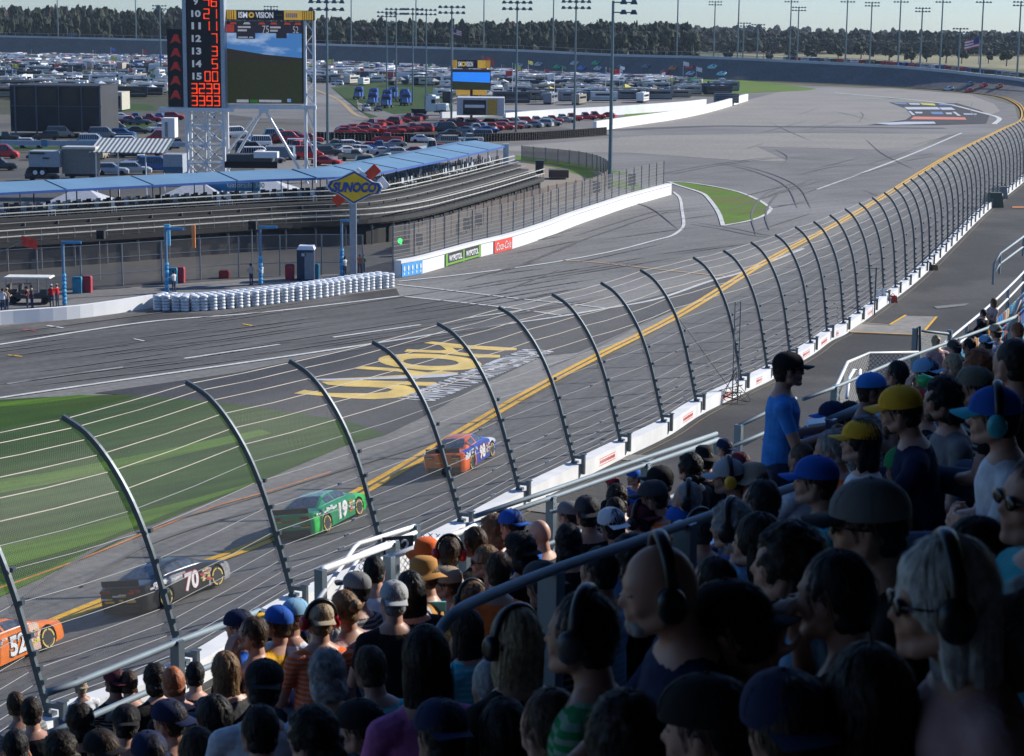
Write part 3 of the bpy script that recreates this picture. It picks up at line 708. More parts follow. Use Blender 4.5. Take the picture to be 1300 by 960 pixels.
def z_orange(x, y, z):
    if z == 2 or y == 9: return 0 if x < -.2 or z == 2 else 1
    if x > 1.15 and z > .6: return 2
    if y > .7 and x > -.85: return 1
    if y > .7 and x > -2.2 and z > .62: return 2 if z < .8 else 1
    return 0
def z_52(x, y, z):
    if y != 9 and y > .7 and .7 < x < 1.1: return 1
    return 0
nW = mat('number_white', (.75, .75, .75)); nR = mat('number_red', (.45, .03, .04)); nK = mat('number_black', (.02, .02, .02)); nP = mat('number_orange', (.75, .12, .04))
def put_race(px, py, *a, **k):
    p, h, s = bankframe(px, py); r = race_car(*a, loc=p, rz=h, roll=-(-s) if False else 0, **k)
    # the bank rises to the right of the heading (local -y)
    r.rotation_euler = (Matrix.Rotation(h, 4, 'Z') @ Matrix.Rotation(-s, 4, 'X')).to_euler()
    r.scale = (k.get('sc', 1.07),) * 3; return r
put_race(0, 843, 'race_car', z_52, [C('car_orange', (.85, .2, .02)), C('car_orange_white', (.7, .5, .4))], '52', 'bright orange race car with white number 52 at the left edge', [nW, nK])
put_race(223, 760, 'race_car', z_black, [C('car_black', (.012, .013, .016)), C('car_black_silver', (.3, .3, .31), var=.4, scale=9)], '70', 'black and silver race car with yellow bumper stripes behind the green one', [nW, nR])
o = MB(); o.box((-2.56, .45, .5), (.02, .4, .07)); o.box((-2.56, -.45, .5), (.02, .4, .07)); o.build('yellow_stripe', M_yel, [q for q in COL.objects if q.get('label', '').startswith('black and silver')][0])
put_race(412, 667, 'race_car', z_green, [C('car_green', (.01, .27, .1)), C('car_lime', (.02, .55, .08)), C('car_green_roof', (.25, .45, .38), var=.4, scale=5)], '19', 'bright green race car with white number 19', [nW, nW])
RC = put_race(590, 590, 'race_car', z_orange, [C('car_red_orange', (.88, .14, .015)), C('car_blue', (.015, .06, .4)), C('car_white', (.68, .7, .75))], '98', 'orange and blue race car with pinkish number 98, leading the near four', [nW, nR])
# far race cars
farz = lambda x, y, z: 0
fcols = [('white', (.7, .72, .75)), ('blue', (.15, .4, .85)), ('green', (.1, .6, .25)), ('red', (.85, .12, .1)), ('dark', (.2, .25, .3)), ('silver', (.75, .8, .85)), ('orange', (.9, .3, .1)), ('teal', (.45, .85, .88))]
proto = None
for i, (px, py, c, lb) in enumerate([(660, 85, 5, 'silver race car far off on the banking, leftmost of the distant pack'), (685, 84, 0, 'white race car high on the far banking above the campers'), (708, 86, 2, 'green race car on the far banking behind the campers'), (730, 82, 0, 'white race car behind the tall light pole on the far banking'),
        (738, 87, 1, 'blue race car low on the far banking by the light pole'), (757, 82, 2, 'small green race car high on the far banking'), (760, 89, 5, 'silver race car low on the far banking left of the thick pole'), (788, 85, 4, 'dark race car right beside the thick light pole on the banking'),
        (820, 85, 4, 'black and yellow race car mid banking'), (844, 93, 3, 'red race car low on the far banking by the camper tops'), (855, 88, 6, 'orange race car on the far banking beside a thin pole'), (876, 87, 3, 'red race car high on the far banking right of the campers'), (876, 94, 5, 'silver race car just above the last campers'),
        (905, 87, 7, 'teal race car higher of the two above the far grass'), (917, 96, 7, 'pale teal race car lower of the two above the far grass'),
        (1204, 115, 5, 'silver race car entering the far turn, leftmost of five'), (1232, 108, 4, 'dark race car upper left of the five in the turn'), (1231, 120, 3, 'red race car low in the turn ahead of the fence tops'), (1249, 110, 3, 'red race car upper middle of the five in the turn'), (1269, 111, 6, 'orange red race car rightmost in the turn')]):
    p, h, s = bankframe(px, py)
    if proto is None:
        proto = r = race_car('race_car', None, [M_obj], '', lb, [nW], loc=p, rz=h, lod=0)
    else: r = copy_tree(proto); r['label'] = lb
    r.location = p; r.rotation_euler = (Matrix.Rotation(h, 4, 'Z') @ Matrix.Rotation(-s, 4, 'X')).to_euler()
    for ch in r.children:
        if ch.name.split('.')[0] in ('body', 'roof'): ch.color = (*fcols[c][1], 1)
# --- parked vehicles ---
def car_parts(kind):
    """returns list of (part name, mesh) in local coords, +x forward"""
    if kind == 'car':
        Hh = [(-2.3, .75), (-2.2, .95), (-1.5, 1.0), (.9, .95), (1.9, .82), (2.25, .6)]; Rf = [(-1.9, 1.0), (-1.2, 1.42), (.1, 1.46), (.95, .96)]; wb = 1.35
    elif kind == 'suv':
        Hh = [(-2.35, .9), (-2.3, 1.05), (.9, 1.08), (1.9, 1.0), (2.3, .75)]; Rf = [(-2.3, 1.05), (-2.1, 1.72), (.1, 1.76), (.95, 1.08)]; wb = 1.4
    elif kind == 'pickup':
        Hh = [(-2.8, .95), (-2.75, 1.1), (.9, 1.12), (2.4, 1.05), (2.75, .8)]; Rf = [(-.75, 1.1), (-.6, 1.85), (.5, 1.88), (1.2, 1.1)]; wb = 1.75
    elif kind == 'van':
        Hh = [(-2.6, 1.0), (-2.5, 1.2), (1.6, 1.25), (2.3, 1.1), (2.6, .75)]; Rf = [(-2.58, 1.15), (-2.5, 2.2), (.9, 2.25), (1.9, 1.2)]; wb = 1.7
    mb = MB(); x0, x1 = Hh[0][0], Hh[-1][0]; cols = []; n = 22
    for k in range(n + 1):
        x = lerp(x0, x1, k / n); h = interp(Hh, x); e = min(1, (x1 - x) / .4, (x - x0) / .25 + .6); w = .9 * (.82 + .18 * max(0, e))
        cols.append([(x, 0, .25), (x, w * .9, .25), (x, w, .4), (x, w, .7), (x, w * .97, h - .08), (x, w * .86, h), (x, 0, h + .02)])
    m = 7
    for s in (1, -1):
        vs = [(p[0], p[1] * s, p[2]) for c in cols for p in c]; fs = [[i * m + j, (i + 1) * m + j, (i + 1) * m + j + 1, i * m + j + 1] for i in range(n) for j in range(m - 1)]
        mb.add(vs, [f if s < 0 else f[::-1] for f in fs])
    for c, fl_ in ((cols[0], 0), (cols[-1], 1)):
        f = [p for p in c] + [(p[0], -p[1], p[2]) for p in c[::-1][1:-1]]; mb.poly(f if not fl_ else f[::-1])
    x0, x1 = Rf[0][0], Rf[-1][0]; gl = MB(); n2 = 12; g = []
    for k in range(n2 + 1):
        x = lerp(x0, x1, k / n2); z = interp(Rf, x); b = interp(Hh, x) - .02; e = min(1, (z - b) / .4)
        g.append([(x, .82, b), (x, lerp(.82, .66, e), max(z - .1, b)), (x, lerp(.8, .56, e), z), (x, 0, z + .02)])
    for s in (1, -1):
        for i in range(n2):
            for j in range(3):
                q = [g[i][j], g[i + 1][j], g[i + 1][j + 1], g[i][j + 1]]; q = [Vector((a, b * s, c)) for a, b, c in q]; q = q if s < 0 else q[::-1]
                mb.poly(q)
                cx = (g[i][0][0] + g[i + 1][0][0]) / 2; slope = abs(g[i + 1][3][2] - g[i][3][2]) > .1
                nn_ = (q[1] - q[0]).cross(q[2] - q[0]).normalized()
                if j == 0 and Rf[1][0] - .1 < cx < Rf[2][0] + .4:
                    c_ = sum(q, Vector()) / 4; gl.poly([c_ + (p - c_) * .86 + nn_ * .012 for p in q])
                if j == 2 and slope:
                    c_ = sum(q, Vector()) / 4; gl.poly([c_ + (p - c_) * .93 + nn_ * .012 for p in q])
    if kind == 'pickup': mb.box((-1.75, 0, 1.07), (1.9, 1.5, .12), 1)
    tl = MB(); hl = MB()
    for s in (1, -1): tl.box((Hh[0][0] - .0, s * .7, Hh[0][1] - .05), (.06, .22, .16)); hl.box((Hh[-1][0] - .12, s * .62, Hh[-1][1] - .02), (.2, .26, .13))
    return [('body', mb.mesh('body', [M_obj, M_black], True)), ('window', gl.mesh('window', M_glass)), ('tail_light', tl.mesh('tl', mat('tail_red', (.25, .02, .02)))), ('headlight', hl.mesh('hl', mat('lamp_glass', (.6, .62, .65), .1)))], wb
PW = wheel_mesh(.34, .24)
def make_vehicle(kind, nm, detail=True):
    parts, wb = car_parts(kind); root = empty(nm)
    for pn, me in parts:
        me.set_sharp_from_angle(angle=math.radians(40)); o = bpy.data.objects.new(pn, me); COL.objects.link(o); o.parent = root
    for wx in (-wb, wb):
        for s in (1, -1):
            o = bpy.data.objects.new('wheel', PW); COL.objects.link(o); o.parent = root; o.location = (wx, s * .82, .34)
    return root
VP = {}
def put_vehicle(kind, nm, px, py, ang, col, label, cat, group=None, scale=1.):
    p = G(px, py, .02)
    if (kind, nm) not in VP: r = VP[(kind, nm)] = make_vehicle(kind, nm)
    else: r = copy_tree(VP[(kind, nm)])
    r.location = p; r.rotation_euler = (0, 0, math.radians(ang)); r.scale = (scale,) * 3
    for k in ('label', 'category', 'group'):
        if k in r: del r[k]
    tag(r, label, cat, group)
    for ch in r.children: ch.color = (*col, 1)
    return r
WH = (.7, .7, .7); RD = (.45, .03, .03); SV = (.4, .41, .42); DK = (.04, .045, .05); BLU = (.03, .1, .3); TAN = (.35, .3, .22); BGR = (.1, .13, .16)
gp_ = 'vehicles parked in the lot behind the blue awning'
for kind, px, py, ang, c, lb in [
        ('car', 345, 205, 10, RD, 'red car behind the white screen strut'), ('van', 352, 178, 20, (.2, .3, .4), 'blue grey van under the screen beam'), ('car', 376, 176, -20, (.3, .03, .05), 'dark red car beside the van under the screen'),
        ('pickup', 392, 182, 5, RD, 'red pickup at the foot of the screen frame'), ('car', 415, 210, -10, RD, 'bright red car with shining headlamp by the frame leg'), ('suv', 385, 195, 30, DK, 'black suv right of the screen frame'), ('car', 402, 190, 30, BGR, 'dark teal hatchback behind the red pickup'),
        ('suv', 418, 198, 25, DK, 'black suv nearest the tall light pole'), ('car', 432, 193, 25, (.08, .1, .11), 'dark grey sedan right of the light pole'), ('pickup', 451, 204, 5, TAN, 'beige pickup with cap, broadside behind the awning'),
        ('suv', 447, 190, 20, WH, 'white roofed suv left of the pickup row'), ('car', 487, 197, 20, SV, 'silver sedan in the middle of the lot'), ('car', 492, 207, 20, DK, 'black sedan near the awning edge'), ('suv', 508, 200, 25, (.3, .32, .34), 'grey suv beside the silver sedan'),
        ('car', 522, 205, 20, BGR, 'dark blue green sedan in the lot'), ('car', 530, 197, 10, (.25, .03, .04), 'maroon car in the second row of the lot'), ('car', 563, 193, 0, RD, 'red car half hidden by the awning'), ('car', 590, 191, 0, (.3, .04, .04), 'dark red car right of the hidden red one'),
        ('suv', 605, 188, 10, DK, 'black suv alone near the road edge'), ('suv', 470, 212, 15, DK, 'black suv touching the awning line'), ('car', 452, 218, 10, SV, 'silver hatchback just above the awning')]:
    put_vehicle(kind, {'car': 'parked_car', 'suv': 'parked_suv', 'van': 'parked_van', 'pickup': 'parked_pickup'}[kind], px, py, ang, c, lb, kind if kind != 'suv' else 'suv', gp_)
put_vehicle('pickup', 'parked_pickup', 492, 181, 175, RD, 'red pickup pulling along the road in front of the black tyre wall', 'pickup')
put_vehicle('car', 'parked_car', 537, 181, -5, WH, 'white pace car on the road right of the red pickup', 'car')
for kind, px, py, ang, c, lb in [('suv', 55, 229, 5, DK, 'dark suv left behind the blue awning'), ('car', 105, 226, 5, DK, 'black car left of the carport, over the awning'), ('suv', 143, 222, 5, (.3, .36, .42), 'pale blue suv under the carport'), ('suv', 172, 221, 5, (.35, .38, .42), 'grey white suv right under the carport'),
        ('van', 198, 218, 5, BLU, 'blue van with a ladder rack beside the carport'), ('pickup', 180, 212, 5, WH, 'white utility truck behind the blue van'), ('pickup', -2, 216, 5, DK, 'black pickup at the left edge of the lot'), ('car', 190, 198, 0, RD, 'red car behind the carport'), ('car', 167, 200, 0, DK, 'black car behind the carport post'),
        ('suv', 40, 188, 0, WH, 'white suv behind the grey trailer'), ('van', 118, 186, 0, WH, 'white van above the tan container'), ('car', 205, 190, 10, DK, 'dark car left of the tower legs'), ('pickup', 165, 158, 0, RD, 'red truck on grass beside the big dark stand'), ('pickup', 190, 155, 0, (.3, .03, .04), 'maroon truck on the grass near the tower'),
        ('suv', 222, 152, 0, RD, 'red suv just left of the tower'), ('van', 300, 175, 30, WH, 'white van right of the tower legs'), ('suv', 315, 190, 10, (.5, .52, .55), 'silver suv between tower and strut'), ('car', 455, 190, 3, (.5, .5, .52), 'pale car parked at the lot back row')]:
    put_vehicle(kind, {'car': 'parked_car', 'suv': 'parked_suv', 'van': 'parked_van', 'pickup': 'parked_pickup'}[kind], px, py, ang, c, lb, kind if kind != 'suv' else 'suv', gp_)
rx_ = random.Random(77)
for i in range(74):
    if i < 44: x = rx_.uniform(300, 620); y = lerp(206, 184, (x - 300) / 320) + rx_.uniform(-22, 6)
    else: x = rx_.uniform(-5, 225); y = rx_.uniform(146, 205)
    if 395 < x < 560 and y < 186: continue
    put_vehicle(rx_.choice(['car', 'suv', 'pickup', 'van']), 'lot_vehicle', x, y, rx_.choice([0, 10, 20, 180, 200, 90]) + rx_.uniform(-6, 6), rx_.choice([WH, WH, SV, DK, DK, BGR, RD, BLU, TAN, (.2, .21, .23)]), 'vehicle crowded into the paddock lots between the awning and the campers', 'vehicle', 'vehicles crowded in the paddock lots')
# red haulers lined up behind the black tyre wall + more cars at the barrier
redg = 'red vehicles lined up behind the black tyre wall'
rnd = random.Random(3)
k = 0
for row, (ya, yb, xa, xb, n) in enumerate([(171, 166, 440, 560, 11), (168, 152, 440, 530, 9), (170, 158, 500, 600, 8), (169, 160, 590, 700, 10), (163, 156, 560, 720, 9), (161, 150, 640, 770, 10)]):
    for i in range(n):
        t = i / (n - 1); x = lerp(xa, xb, t) + rnd.uniform(-2, 2); y = lerp(ya, yb, t)
        put_vehicle('pickup' if rnd.random() < .3 else ('car' if rnd.random() < .6 else 'suv'), 'support_car', x, y, rnd.choice([20, 25, 160, 15]), rnd.choice([RD, (.3, .02, .03), (.38, .04, .06), RD] if row < 3 or x > 730 else [RD, SV, (.2, .24, .27), (.35, .03, .04)]), 'dark red support vehicle in the ranks behind the black tyre wall', 'car', redg)
# blue tractor trucks
def truck_proto(nm, colm):
    root = empty(nm); b = MB(); b.box((.2, 0, 2.1), (2.0, 2.4, 2.6), 0, top=(.92, .94)); b.box((2.1, 0, 1.5), (2.0, 1.9, 1.3), 0, top=(.85, .85)); b.box((3.05, 0, 1.3), (.12, 1.2, 1.0), 1); b.box((-2.2, 0, .9), (3.2, 1.1, .3), 2); b.box((0, 0, 3.45), (1.2, 2.1, .35), 0, top=(.6, .8)); b.box((2.0, 0, .7), (2.4, 2.3, .35), 2)
    b.build('cab', [colm, M_galv, M_dark], root); g = MB(); g.box((1.2, 0, 2.6), (.06, 2.0, .8)); 
    for s in (1, -1): g.box((.7, s * 1.17, 2.5), (.8, .06, .7)); 
    g.build('window', M_glass, root)
    for x in (2.3, -1.7, -3.0):
        for s in (1, -1): o = bpy.data.objects.new('wheel', TW); COL.objects.link(o); o.parent = root; o.location = (x, s * 1.0, .5)
    p = MB()
    for s in (1, -1): p.tube([(-1.0, s * .9, 1.2), (-1.0, s * .9, 3.9)], .09, 8)
    p.build('exhaust_stack', M_galv, root); return root
TW = wheel_mesh(.5, .3)
tp = truck_proto('tractor_truck', M_obj); first = True
for i, (px, py) in enumerate([(456, 126), (475, 128), (474, 134), (492, 130), (491, 137), (514, 129), (516, 134), (500, 126)]):
    r = tp if first else copy_tree(tp); first = False
    tag(r, 'blue tractor truck parked without trailer on the grass beside the access road', 'truck', 'blue tractor trucks parked on the grass'); r.location = G(px, py, .03); r.rotation_euler = (0, 0, math.radians(-100))
    for ch in r.children: ch.color = (.03, .1, .35, 1)
r = copy_tree(tp); r.name = 'semi_truck'; tag(r, 'big pale grey sleeper truck by the tyre wall', 'truck'); del r['group']; r.location = G(548, 146, .03); r.rotation_euler = (0, 0, math.radians(-15)); r.scale = (1.35,) * 3
for ch in r.children: ch.color = (.5, .56, .58, 1)
put_vehicle('suv', 'parked_suv', 465, 141, -80, SV, 'silver suv parked before the blue trucks', 'suv'); put_vehicle('car', 'parked_car', 480, 141, -80, DK, 'black car parked before the blue trucks', 'car')
put_vehicle('suv', 'parked_suv', 428, 108, 170, WH, 'white suv at the corner of the access road', 'suv')
# ---- campers ----
def camper(kind):
    mb = MB()
    if kind == 'motorhome':
        mb.box((0, 0, 1.95), (10, 2.5, 2.7), 0); mb.box((4.9, 0, 2.6), (.4, 2.3, 1.2), 1); mb.box((0, 0, 2.3), (8.6, 2.54, .7), 1); mb.box((0, 0, .5), (9.8, 2.3, .5), 2); mb.box((0, 0, 1.3), (9, 2.56, .25), 3); mb.box((-2, 0, 3.45), (1.1, 1, .3), 4); mb.box((2, 0, 3.45), (1.1, 1, .3), 4); mb.box((1, 1.9, 2.9), (4.5, 1.4, .08), 3)
    elif kind == 'trailer':
        mb.box((0, 0, 1.8), (7.5, 2.4, 2.3), 0); mb.box((0, 0, 2.1), (5, 2.44, .6), 1); mb.box((0, 0, .5), (6.5, 2.1, .35), 2); mb.box((0, 0, 1.15), (7.3, 2.44, .2), 3); mb.box((-1, 0, 3.05), (1, 1, .28), 4); mb.box((4.2, 0, .6), (1.4, .2, .15), 2)
    elif kind == 'canopy':
        for x in (-1.4, 1.4):
            for y in (-1.4, 1.4): mb.box((x, y, 1.1), (.06, .06, 2.2), 2)
        mb.add([(-1.6, -1.6, 2.1), (1.6, -1.6, 2.1), (1.6, 1.6, 2.1), (-1.6, 1.6, 2.1), (0, 0, 3.1), (-1.6, -1.6, 1.85), (1.6, -1.6, 1.85), (1.6, 1.6, 1.85), (-1.6, 1.6, 1.85)], [(0, 1, 4), (1, 2, 4), (2, 3, 4), (3, 0, 4), (0, 5, 6, 1), (1, 6, 7, 2), (2, 7, 8, 3), (3, 8, 5, 0)], 0)
    elif kind == 'flagpole':
        mb.tube([(0, 0, 0), (0, 0, 7)], .05, 5, 4); 
        A = [(.05 + .2 * k, .1 * math.sin(k * 1.3), 6.9 - .04 * k) for k in range(9)]; mb.strip([(a, b, c - 1.1) for a, b, c in A], A, 0)
    elif kind == 'camper_truck':
        mb.box((-1, 0, 2.0), (4.2, 2.3, 2.2), 0); mb.box((1.6, 0, 2.7), (1.6, 2.2, 1.0), 0); mb.box((1.9, 0, 1.3), (2.6, 1.9, 1.0), 0, top=(.8, .9)); mb.box((2.2, 0, 1.75), (1.3, 1.8, .5), 1); mb.box((0, 0, .5), (5.5, 1.8, .4), 2); mb.box((-1, 0, 2.2), (2.4, 2.34, .5), 1)
    return mb.mesh(kind, [M_obj, M_glass, M_black, mat('camper_trim', (.25, .2, .17), var=.5, scale=.2), M_white])
CM = {k: camper(k) for k in ('motorhome', 'trailer', 'canopy', 'flagpole', 'camper_truck')}
LBL = {'motorhome': ('long motorhome packed in the infield campground', 'motorhome'), 'trailer': ('boxy travel trailer packed in the infield campground', 'trailer'), 'canopy': ('square pop-up canopy among the infield campers', 'canopy'), 'flagpole': ('small flag on a pole above the infield campers', 'flag'), 'camper_truck': ('camper truck with overhanging bed in the infield campground', 'camper truck')}
cnt = {k: 0 for k in CM}; lim = {'motorhome': 290, 'trailer': 270, 'canopy': 150, 'flagpole': 110, 'camper_truck': 160}
def drop(kind, p, ang, col, sc=1.):
    if cnt[kind] >= lim[kind]: return
    cnt[kind] += 1
    o = bpy.data.objects.new(kind, CM[kind]); COL.objects.link(o); o.location = p; o.rotation_euler = (0, 0, ang); o.scale = (sc,) * 3; o.color = (*col, 1)
    tag(o, LBL[kind][0], LBL[kind][1], 'infield ' + LBL[kind][1] + 's')
CC = [(.7, .7, .68), (.72, .72, .7), (.5, .47, .4), (.25, .22, .18), (.65, .66, .68), (.05, .055, .07), (.2, .22, .25), (.03, .07, .12), (.3, .26, .2), (.03, .03, .035), (.6, .6, .6)]
VC = [(.6, .05, .05), (.05, .15, .5), (.65, .65, .65), (.7, .7, .7), (.05, .25, .1), (.7, .6, .1), (.1, .1, .1)]
rnd = random.Random(11)
def inpoly(x, y, P):
    r = False; j = len(P) - 1
    for i in range(len(P)):
        if (P[i][1] > y) != (P[j][1] > y) and x < (P[j][0] - P[i][0]) * (y - P[i][1]) / (P[j][1] - P[i][1]) + P[i][0]: r = not r
        j = i
    return r
def field(P, rows, dx, dens=1., ang0=0.1, motor=.3):
    """rows of campers inside an image polygon that was unprojected on the ground"""
    Pw = [G(x, y, 0) for x, y in P]; Pw = [(p.x, p.y) for p in Pw]
    y0 = min(p[1] for p in Pw); y1 = max(p[1] for p in Pw); x0 = min(p[0] for p in Pw); x1 = max(p[0] for p in Pw)
    y = y0
    while y < y1:
        x = x0 + rnd.uniform(0, dx)
        while x < x1:
            if inpoly(x, y, Pw) and rnd.random() < dens:
                k = rnd.choices(['motorhome', 'trailer', 'camper_truck'], [motor, .33, .2])[0]
                drop(k, (x, y + rnd.uniform(-1.5, 1.5), .03), ang0 + rnd.choice([0, math.pi, .35, 1.3]) + rnd.uniform(-.15, .15), rnd.choice(CC), rnd.uniform(.85, 1.1))
                if rnd.random() < .3: drop('canopy', (x + rnd.uniform(-3, 3), y - rows * .4, .03), rnd.random(), rnd.choice(VC + CC))
                if rnd.random() < .22: drop('flagpole', (x + rnd.uniform(-3, 3), y + rnd.uniform(-2, 2), .03), rnd.uniform(-.5, .5) + (math.pi if rnd.random() < .3 else 0), rnd.choice(VC), rnd.uniform(.8, 1.4))
            x += dx * rnd.uniform(.8, 1.25)
        y += rows * rnd.uniform(.85, 1.15)
field([(570, 134), (700, 133), (790, 133), (880, 128), (925, 121), (930, 112), (880, 108), (700, 108), (560, 112)], 19, 9.5, .95, motor=.55)
field([(-20, 128), (215, 125), (232, 100), (-20, 103)], 17, 10, .95, motor=.3)
field([(-20, 103), (232, 100), (232, 82), (-20, 80)], 40, 13, .9)
field([(330, 104), (470, 104), (560, 112), (880, 110), (870, 108), (640, 103), (330, 97)], 24, 12.5, .9)
field([(400, 110), (640, 112), (640, 104), (410, 104)], 18, 11, .8)
print('campers', cnt)
# a dense far band beyond the individually built campers
mb = MB()
for i in range(2600):
    x = rnd.uniform(-40, 850); yb_ = interp([(-40, 73), (200, 76), (450, 86), (600, 94), (700, 101), (870, 107)], x); y = yb_ + rnd.random() ** 1.3 * (14 if x < 600 else 9); p = G(x, y, 0)
    mb.box((p.x, p.y, 1.8), (rnd.uniform(3, 8.5), 2.6, rnd.uniform(1.6, 3.6)), rnd.choices([0, 1, 2, 3, 4], [5, 2.5, 3.5, .5, .5])[0], rz=rnd.choice([0, .4, 1.4]))
o = mb.build('distant_campers', [M_white, mat('camp_tan', (.4, .36, .3)), mat('camp_dark', (.06, .07, .09)), mat('camp_red', (.4, .08, .08)), mat('camp_blue', (.08, .15, .35))]); tag(o, 'far mass of white campers and tents below the distant banking', 'campers', kind='stuff')
# =================== STRUCTURES ===================
X = Vector((1, 0, 0)); Z = Vector((0, 0, 1))
def at_depth_z(x, y, dep): return D(x, y, dep)
SEG7 = {'0': 'abcdef', '1': 'bc', '2': 'abged', '3': 'abgcd', '4': 'fgbc', '5': 'afgcd', '6': 'afgedc', '7': 'abc', '8': 'abcdefg', '9': 'abcdfg'}
def seg_digit(mb, ch, x, z, w, h, y, t, mi):
    P = {'a': ((0, h), (w, h)), 'b': ((w, h), (w, h / 2)), 'c': ((w, h / 2), (w, 0)), 'd': ((0, 0), (w, 0)), 'e': ((0, 0), (0, h / 2)), 'f': ((0, h / 2), (0, h)), 'g': ((0, h / 2), (w, h / 2))}
    for s in SEG7[ch]:
        (x0, z0), (x1, z1) = P[s]; sx = .06 * (z0 - h / 2)
        if x0 == x1: mb.box((x + x0, y, z + (z0 + z1) / 2), (t, .06, abs(z1 - z0) - t * .2), mi)
        else: mb.box((x + (x0 + x1) / 2, y, z + z0), (abs(x1 - x0) + t * .6, .06, t), mi)
dS = 262.
def W2(x, y, dep=dS): p = D(x, y, dep); return p.x, p.z
# --- scoreboard pylon ---
xa, _ = W2(232, 60); xb, _ = W2(285, 60); _, zb = W2(258, 137); _, zt = W2(258, -40)
sb = empty('scoring_pylon', ((xa + xb) / 2, dS, 0), label='tall black scoring pylon with red digits on white truss legs', cat='scoreboard')
mb = MB(); w = xb - xa; cx = (xa + xb) / 2
mb.box((cx, dS + 1.2, (zb + zt) / 2), (w - .9, 2.2, zt - zb)); under(mb.build('panel', M_black and mat('board_black', (.006, .007, .01), .5)), sb)
for s in (-1, 1):
    mb = MB(); mb.box((cx + s * (w / 2 - .25), dS + 1.2, (zb + zt) / 2), (.5, 2.6, zt - zb + .2)); under(mb.build('side_column', mat('pylon_grey', (.38, .42, .48), .4, .3)), sb)
glow = mat('digit_red', (1, .07, .01), .5, emis=.55, var=.05)
mwh = mat('numeral_white', (.45, .47, .5), .5, emis=.25)
dg = MB(); nm_ = MB()
rows_ = [(-6, '8', '24'), (2, '9', '16'), (17.5, '10', '21'), (33, '11', '11'), (49, '12', '7'), (65, '13', '3'), (81, '14', '5'), (97, '15', '00')]
for y, a, b in rows_:
    _, z0 = W2(258, y + 6); _, z1 = W2(258, y - 6); h = z1 - z0; xr = cx + w * .30
    for i, ch in enumerate(b[::-1]): seg_digit(dg, ch, xr - .55 - i * 1.0, z0, .68, h, dS - .02, .13, 0)
    text_into(nm_, a, face_M(Vector((cx - w * .17, dS + .03, (z0 + z1) / 2)), X), 1, 0, w=1.25 if len(a) > 1 else .6, h=h * .74, bold=.04)
for y, b in ((112.5, '3239'), (128, '3393')):
    _, z0 = W2(258, y + 6); _, z1 = W2(258, y - 6)
    for i, ch in enumerate(b): seg_digit(dg, ch, cx - w * .3 + i * 1.0, z0, .68, z1 - z0, dS - .02, .15, 0)
under(dg.build('led_digit', glow), sb); under(nm_.build('row_number', mwh), sb)
leg = MB()
for sx in (-1, 0, 1):
    for yy in (0, 3.2): leg.tube([(cx + sx * (w / 2 - .3), dS + yy + .2, 0), (cx + sx * (w / 2 - .3), dS + yy + .2, zb)], .24 if sx else .15, 12)
def truss(mbx, x0, x1, z0, z1, y, n, r=.13):
    for i in range(n):
        za = lerp(z0, z1, i / n); zb_ = lerp(z0, z1, (i + 1) / n); mbx.tube([(x0, y, za), (x1, y, zb_)], r, 4); mbx.tube([(x1, y, za), (x0, y, zb_)], r, 4); mbx.tube([(x0, y, za), (x1, y, za)], r, 4)
truss(leg, cx - w / 2 + .3, cx, .2, zb, dS + .2, 4); truss(leg, cx, cx + w / 2 - .3, .2, zb, dS + .2, 4); truss(leg, cx - w / 2 + .3, cx + w / 2 - .3, .2, zb, dS + 3.4, 4)
leg.box((cx - 1.2, dS + .6, zb + .0 - .25), (w + 4.4, 1.6, .5))
under(leg.build('truss_leg', M_white), sb)
# dark side display
xl, z1 = W2(211, 37); xr, z0 = W2(231.5, 136)
sd = empty('side_display', ((xl + xr) / 2, dS, z0), label='narrow black display with five dim red arrowheads left of the scoring pylon', cat='display')
mb = MB(); mb.box(((xl + xr) / 2, dS + 1, (z0 + z1) / 2), (xr - xl, 1.2, z1 - z0)); under(mb.build('panel', mat('board_black', (.006, .007, .01), .5)), sd)
mb = MB()
for y in (50, 67.5, 85, 103, 121):
    c, zc = W2(222, y); mb.add([(c - .75, dS + .38, zc - .6), (c + .75, dS + .38, zc - .6), (c + .3, dS + .38, zc + .65), (c - .15, dS + .38, zc + .65), (c, dS + .37, zc - .2)], [(0, 4, 3), (4, 1, 2), (4, 2, 3)])
under(mb.build('arrowhead', mat('dim_red', (.5, .03, .02), .5, emis=.06)), sd)
# --- big screen ---
def sky_picture(name, c1, c2, k=.6):
    m = bpy.data.materials.new(name); m.use_nodes = True; nt = m.node_tree; b = nt.nodes['Principled BSDF']; tc = nt.nodes.new('ShaderNodeTexCoord'); mp = nt.nodes.new('ShaderNodeMapping'); mp.inputs['Scale'].default_value = (.28, 1, .75); nz = nt.nodes.new('ShaderNodeTexNoise'); nz.inputs['Detail'].default_value = 7; nz.inputs['Scale'].default_value = 1.
    r = nt.nodes.new('ShaderNodeValToRGB'); r.color_ramp.elements[0].position = .48; r.color_ramp.elements[0].color = (*c1, 1); r.color_ramp.elements[1].position = .72; r.color_ramp.elements[1].color = (*c2, 1)
    nt.links.new(tc.outputs['Object'], mp.inputs[0]); nt.links.new(mp.outputs[0], nz.inputs[0]); nt.links.new(nz.outputs['Fac'], r.inputs[0]); nt.links.new(r.outputs[0], b.inputs['Emission Color']); nt.links.new(r.outputs[0], b.inputs['Base Color']); b.inputs['Emission Strength'].default_value = k; MATS[name] = m; return m
